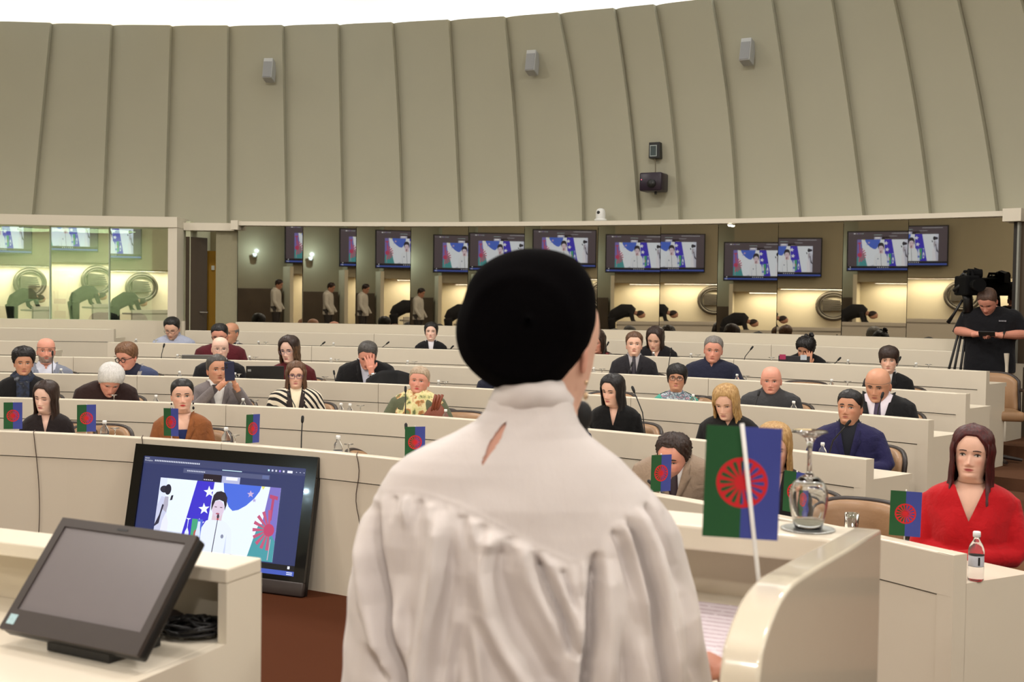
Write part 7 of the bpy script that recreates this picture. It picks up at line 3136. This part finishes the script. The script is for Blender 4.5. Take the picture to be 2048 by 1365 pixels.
# ---------- gooseneck microphones: (base px, tip px, row)
mics = {0: [((602, 903), (605, 838)), ((815, 925), (812, 853)), ((1352, 1005), (1300, 965))],
        1: [((596, 822), (578, 790)), ((811, 834), (811, 778)), ((1296, 800), (1266, 778)), ((1190, 862), (1166, 838)), ((1650, 880), (1697, 846))],
        2: [((105, 748), (105, 706)), ((672, 765), (668, 745)), ((1508, 815), (1518, 786)), ((1752, 835), (1765, 790))],
        3: [((321, 718), (328, 691)), ((1254, 751), (1264, 728)), ((1335, 752), (1342, 700))],
        4: [((630, 695), (648, 686)), ((755, 698), (776, 686)), ((890, 703), (905, 694)), ((1483, 722), (1504, 696)), ((1660, 729), (1679, 718)), ((1790, 735), (1800, 717)), ((1204, 712), (1216, 687))]}
for row, lst in mics.items():
    lst = sorted(lst, key=lambda t: t[0][0])
    for i, ((bx_, by_), (tx, ty)) in enumerate(lst):
        base = on_desk(bx_, by_, row, .14)
        tip = on_ring(tx, ty, ROW_R[row] + .20)
        mc = empty('desk_microphone', base, 0, 'thin black gooseneck microphone on the %s desk row, %s from the left' % (ORD[row], WORD[i]), 'microphone', 'desk microphones')
        t = tip - base
        mid = Vector((t.x * .35, t.y * .3, t.z * .62))
        mb = MB()
        mb.tube([(0, 0, .01), mid * .5, mid, mid + (t - mid) * .6, t * .97], .0042, 6)
        mb.build('gooseneck', M_BLACK, mc, True)
        mb = MB()
        d_ = (t - mid).normalized()
        mb.tube([t - d_ * .028, t - d_ * .015, t + d_ * .012, t + d_ * .02], [.006, .0095, .0095, .005], 10)
        mb.build('mic_capsule', M_BLACK_MATT, mc, True)
        mb = MB()
        mb.box(-.045, .045, -.05, .06, 0, .022, bev=.005)
        mb.build('mic_base', M_BLACK, mc)

# ---------- small water bottles and upturned glasses
m, nt, b = nodes_of('thin_clear')
b.inputs['Base Color'].default_value = (.92, .94, .95, 1)
b.inputs['Transmission Weight'].default_value = .92
b.inputs['Roughness'].default_value = .04
b.inputs['IOR'].default_value = 1.2
M_PET = m
M_CAP = mat('white_cap', (236, 236, 234), .4)
M_LABEL = mat('bottle_label', (206, 208, 216), .5, noise=.12, scale=80)


def make_bottle():
    root = empty('water_bottle')
    mb = MB()
    mb.lathe([(.001, 0), (.027, 0), (.030, .006), (.030, .055), (.0285, .06), (.0285, .095), (.030, .10), (.030, .118), (.024, .140), (.013, .155), (.012, .170), (.001, .170)], 20)
    mb.build('bottle_body', M_PET, root, True)
    mb = MB()
    mb.lathe([(.0290, .056), (.0293, .058), (.0293, .098), (.0290, .10)], 20)
    lb = mb.build('paper_label', M_LABEL, root, True)
    mb = MB()
    mb.box(-.0035, .0035, -.0300, -.0292, .062, .094)
    mb.build('label_print', M_BLACK, lb)
    mb = MB()
    mb.lathe([(.001, .190), (.012, .190), (.0145, .187), (.0145, .170), (.012, .168)], 20)
    mb.build('cap', M_CAP, root, True)
    return root


def make_goblet():
    mb = MB()
    outer = [(.026, 0), (.031, .02), (.034, .042), (.033, .06), (.024, .078), (.008, .088), (.004, .096), (.004, .125), (.010, .133), (.030, .138), (.031, .141), (.001, .142)]
    inner = [(.001, .076), (.022, .074), (.0312, .058), (.0322, .042), (.0292, .02), (.0245, 0)]
    mb.lathe(inner + outer, 20)
    return mb.build('water_goblet', M_GLASS, None, True)


BOT = {0: [(209, 868), (452, 882), (676, 903)], 1: [(312, 800), (486, 810), (682, 818), (700, 822), (891, 838), (1645, 905)], 2: [(359, 752), (122, 748), (470, 756), (877, 773), (1386, 803), (1587, 822)],
       3: [(355, 717), (499, 720), (662, 724), (815, 729), (1187, 746), (1474, 757), (1663, 772), (1774, 779)], 4: [(272, 687), (517, 692), (667, 696), (1307, 713), (1382, 716), (1696, 728), (1832, 735)]}
GOB = {0: [(230, 868), (470, 884), (697, 905)], 1: [(228, 803), (510, 812), (721, 824)], 2: [(478, 757), (650, 764), (890, 774)], 3: [(362, 717), (511, 721), (674, 725), (829, 730), (1204, 747), (1492, 758), (1695, 775)], 4: [(312, 687), (532, 693), (1396, 717), (1543, 722), (1857, 735)]}
bproto = gproto = None
for row, lst in BOT.items():
    for i, (px, py) in enumerate(sorted(lst)):
        if bproto is None:
            bproto = make_bottle()
            c = bproto
        else:
            c = copy_tree(bproto)
        c.location = on_desk(px, py, row, .22)
        if row > 0:
            c.scale = (.82, .82, .80)
        tag(c, 'small white capped water bottle on the %s desk row, %s from the left' % (ORD[row], WORD[i]), 'bottle', 'small water bottles on the desks')
for row, lst in GOB.items():
    for i, (px, py) in enumerate(sorted(lst)):
        if gproto is None:
            gproto = make_goblet()
            c = gproto
        else:
            c = copy_tree(gproto)
        c.location = on_desk(px, py, row, .24)
        tag(c, 'small upturned goblet on the %s desk row, %s from the left' % (ORD[row], WORD[i]), 'glass', 'small goblets on the desks')
# the bottle beside the red dress, and a tumbler behind the lectern ledge
c = copy_tree(bproto)
c.location = on_desk(1951, 1166, 0, .15)
c.scale = (1, 1, 1)
tag(c, 'clear water bottle with white cap beside the red dress woman', 'bottle', 'small water bottles on the desks')
tm = MB()
tm.lathe([(.001, .008), (.024, .008), (.0285, .075), (.0305, .075), (.026, 0), (.001, 0)], 24)
o = tm.build('tumbler', M_GLASS, None, True)
o.location = on_desk(1703, 1058, 0, .42)
o.scale = (1.1, 1.1, 1.4)
tag(o, 'low clear tumbler behind the lectern ledge', 'glass')


# ---------- laptops
def laptop(px, py, row, w, h, rgb, label, off=.24, stickers=None, tilt=12):
    p = on_desk(px, py, row, off)
    root = empty('laptop', p, math.atan2(-p.x, p.y), label, 'laptop')
    m_ = mat('laptop_%d_%d_%d' % rgb, rgb, .45)
    mb = MB()
    mb.box(-w / 2, w / 2, 0, .22, 0, .016, bev=.003)
    mb.build('keyboard_base', m_, root)
    M4 = Matrix.Rotation(math.radians(-tilt) * -1, 4, 'X')
    mb = MB()
    mb.box(-w / 2, w / 2, -.006, .006, .0, h, bev=.003, M=Matrix.Translation((0, 0, .012)) @ Matrix.Rotation(math.radians(tilt), 4, 'X'))
    mb.build('lid', m_, root)
    for (x0, x1, z0, z1, c) in (stickers or []):
        mb = MB()
        mb.box(x0, x1, -.0078, -.006, z0, z1, M=Matrix.Translation((0, 0, .012)) @ Matrix.Rotation(math.radians(tilt), 4, 'X'))
        mb.build('sticker', mat('sticker_%d_%d_%d' % c, c, .5), root)
    return root


laptop(530, 757, 2, .34, .215, (28, 27, 28), 'black laptop lid in front of the woman in burgundy, third row', stickers=[(-.155, -.125, .165, .185, (150, 150, 150))])
laptop(397, 718, 3, .34, .155, (120, 118, 116), 'grey laptop in front of the burgundy jumper man, fourth row', tilt=25)
laptop(1588, 726, 4, .30, .155, (52, 52, 56), 'dark laptop with stickers before the woman resting her cheek', stickers=[(-.14, -.08, .12, .17, (180, 60, 100)), (.06, .12, .12, .17, (206, 214, 224))], tilt=10)

# ---------- raised phone of the second row man
mb = MB()
mb.box(-.040, .040, -.005, .005, -.080, .080, bev=.006)
o = mb.build('phone', mat('navy_phone_case', (38, 42, 70), .4))
o.location = PH_LOC
o.rotation_euler = (math.radians(6), math.radians(-4), PH_RZ)
tag(o, 'dark blue phone held up by the man in the grey blazer', 'phone')
mb = MB()
mb.ellipsoid((-.022, -.006, .058), (.009, .003, .009), 10, 6)
mb.ellipsoid((-.022, -.006, .034), (.009, .003, .009), 10, 6)
mb.build('phone_camera', M_BLACK, o)

# ---------- brown handbag beside the shawl
p = on_desk(868, 838, 1, .30)
bag = empty('handbag', p, math.atan2(-p.x, p.y) - .15, 'reddish brown leather handbag with upright straps beside the shawl woman', 'bag')
M_BAG = mat('brown_leather', (122, 58, 34), .4, noise=.25, scale=14, bump=.3)
mb = MB()
vs, fs = [], []
for z, w, d_ in ((0, .085, .05), (.04, .095, .055), (.10, .085, .045), (.15, .055, .026), (.175, .03, .014)):
    for q in range(16):
        a = 2 * math.pi * q / 16
        vs.append((w * math.cos(a) * (1 + .06 * math.sin(3 * a + z * 40)) + z * .12, d_ * math.sin(a), z))
for i in range(4):
    for q in range(16):
        q2 = (q + 1) % 16
        fs.append((i * 16 + q, i * 16 + q2, (i + 1) * 16 + q2, (i + 1) * 16 + q))
fs.append(tuple(range(15, -1, -1)))
obj('bag_body', vs, fs, M_BAG, bag, True)
for (x, t) in ((-.012, .0), (.006, .02), (.022, .045)):
    mb = MB()
    mb.tube([(x + .0, -.02, .12), (x + .012 + t * .2, -.02, .19), (x + .024 + t * .4, -.01, .250)], [.013, .012, .011], 8)
    mb.build('strap', M_BAG, bag, True)

# ---------- black coat over the chair beside the hand-on-face man
p = on_ring(792, 764, ROW_R[2] + .62)
ct = MB()
rs = np.random.RandomState(9)
vs, fs = [], []
nn, mm2 = 22, 14
for i in range(mm2):
    t = i / (mm2 - 1)
    for q in range(nn):
        u = q / (nn - 1) * 2 - 1
        z = .85 - t * .45 - .10 * abs(u) ** 2.2
        y = -.05 - .10 * t + .014 * math.sin(u * 9 + t * 3) - .10 * (1 - u * u)
        vs.append((u * (.24 + .04 * t), y, z))
for i in range(mm2 - 1):
    for q in range(nn - 1):
        a = i * nn + q
        fs.append((a, a + 1, a + nn + 1, a + nn))
o = obj('coat', vs, fs, mat('black_coat', (20, 20, 22), .9, noise=.1), None, True)
sd = o.modifiers.new('s', 'SOLIDIFY')
sd.thickness = .03
o.location = (p.x, p.y, ROW_FLOOR[2] + .10)
o.rotation_euler = (0, 0, math.atan2(-p.x, p.y) - .2)
tag(o, 'black coat draped on a chair beside the hand on face man', 'coat')

# ---------- black bag strap object beside the green case, and papers
p = on_desk(1510, 726, 4, .2)
mb = MB()
mb.ellipsoid((0, 0, .02), (.075, .035, .020), 14, 8)
mb.ellipsoid((-.05, 0, .03), (.03, .03, .02), 10, 6)
o = mb.build('spectacle_case', mat('olive_case', (84, 96, 60), .6), None, True)
o.location = p
tag(o, 'olive green case lying by the microphone on the fifth row', 'case')
p = on_desk(640, 764, 2, .2)
mb = MB()
mb.box(-.05, .05, -.002, .002, 0, .12, M=Matrix.Rotation(math.radians(38), 4, 'Y') @ Matrix.Rotation(math.radians(-20), 4, 'X'))
mb.v = [(v[0], v[1], max(v[2], 0) + .002) for v in mb.v]
o = mb.build('notebook', mat('notebook_brown', (170, 150, 130), .6))
o.location = p
tag(o, 'small open notebook leaning on the third row desk', 'notebook')

# ---------- thin cables hanging down the front row panels
for (px, y0, y1, lab, sway) in ((67, 866, 1078, 'thin dark cable hanging down the front panel at the far left', 12), (713, 911, 1080, 'thin dark cable hanging beside the speaker left shoulder', 3), (283, 874, 893, 'short cable end over the front panel above the television', 2)):
    pts = []
    for q in range(12):
        t = q / 11
        p = on_ring(px + sway * math.sin(t * 2.2) + (4 * math.sin(t * 9) if px == 713 else 0), y0 + (y1 - y0) * t, ROW_R[0] - .006)
        pts.append(p)
    top = pts[0].copy()
    pts = [on_ring(px + 3, y0 - 6, ROW_R[0] + .10), Vector((top.x, top.y, ROW_TOP[0] + .004))] + pts[1:]
    pts[0].z = ROW_TOP[0] + .004
    mb = MB()
    mb.tube(pts, .0026, 6)
    o = mb.build('hanging_cable', mat('cable_dark', (74, 58, 46), .6), None, True)
    tag(o, lab, 'cable')
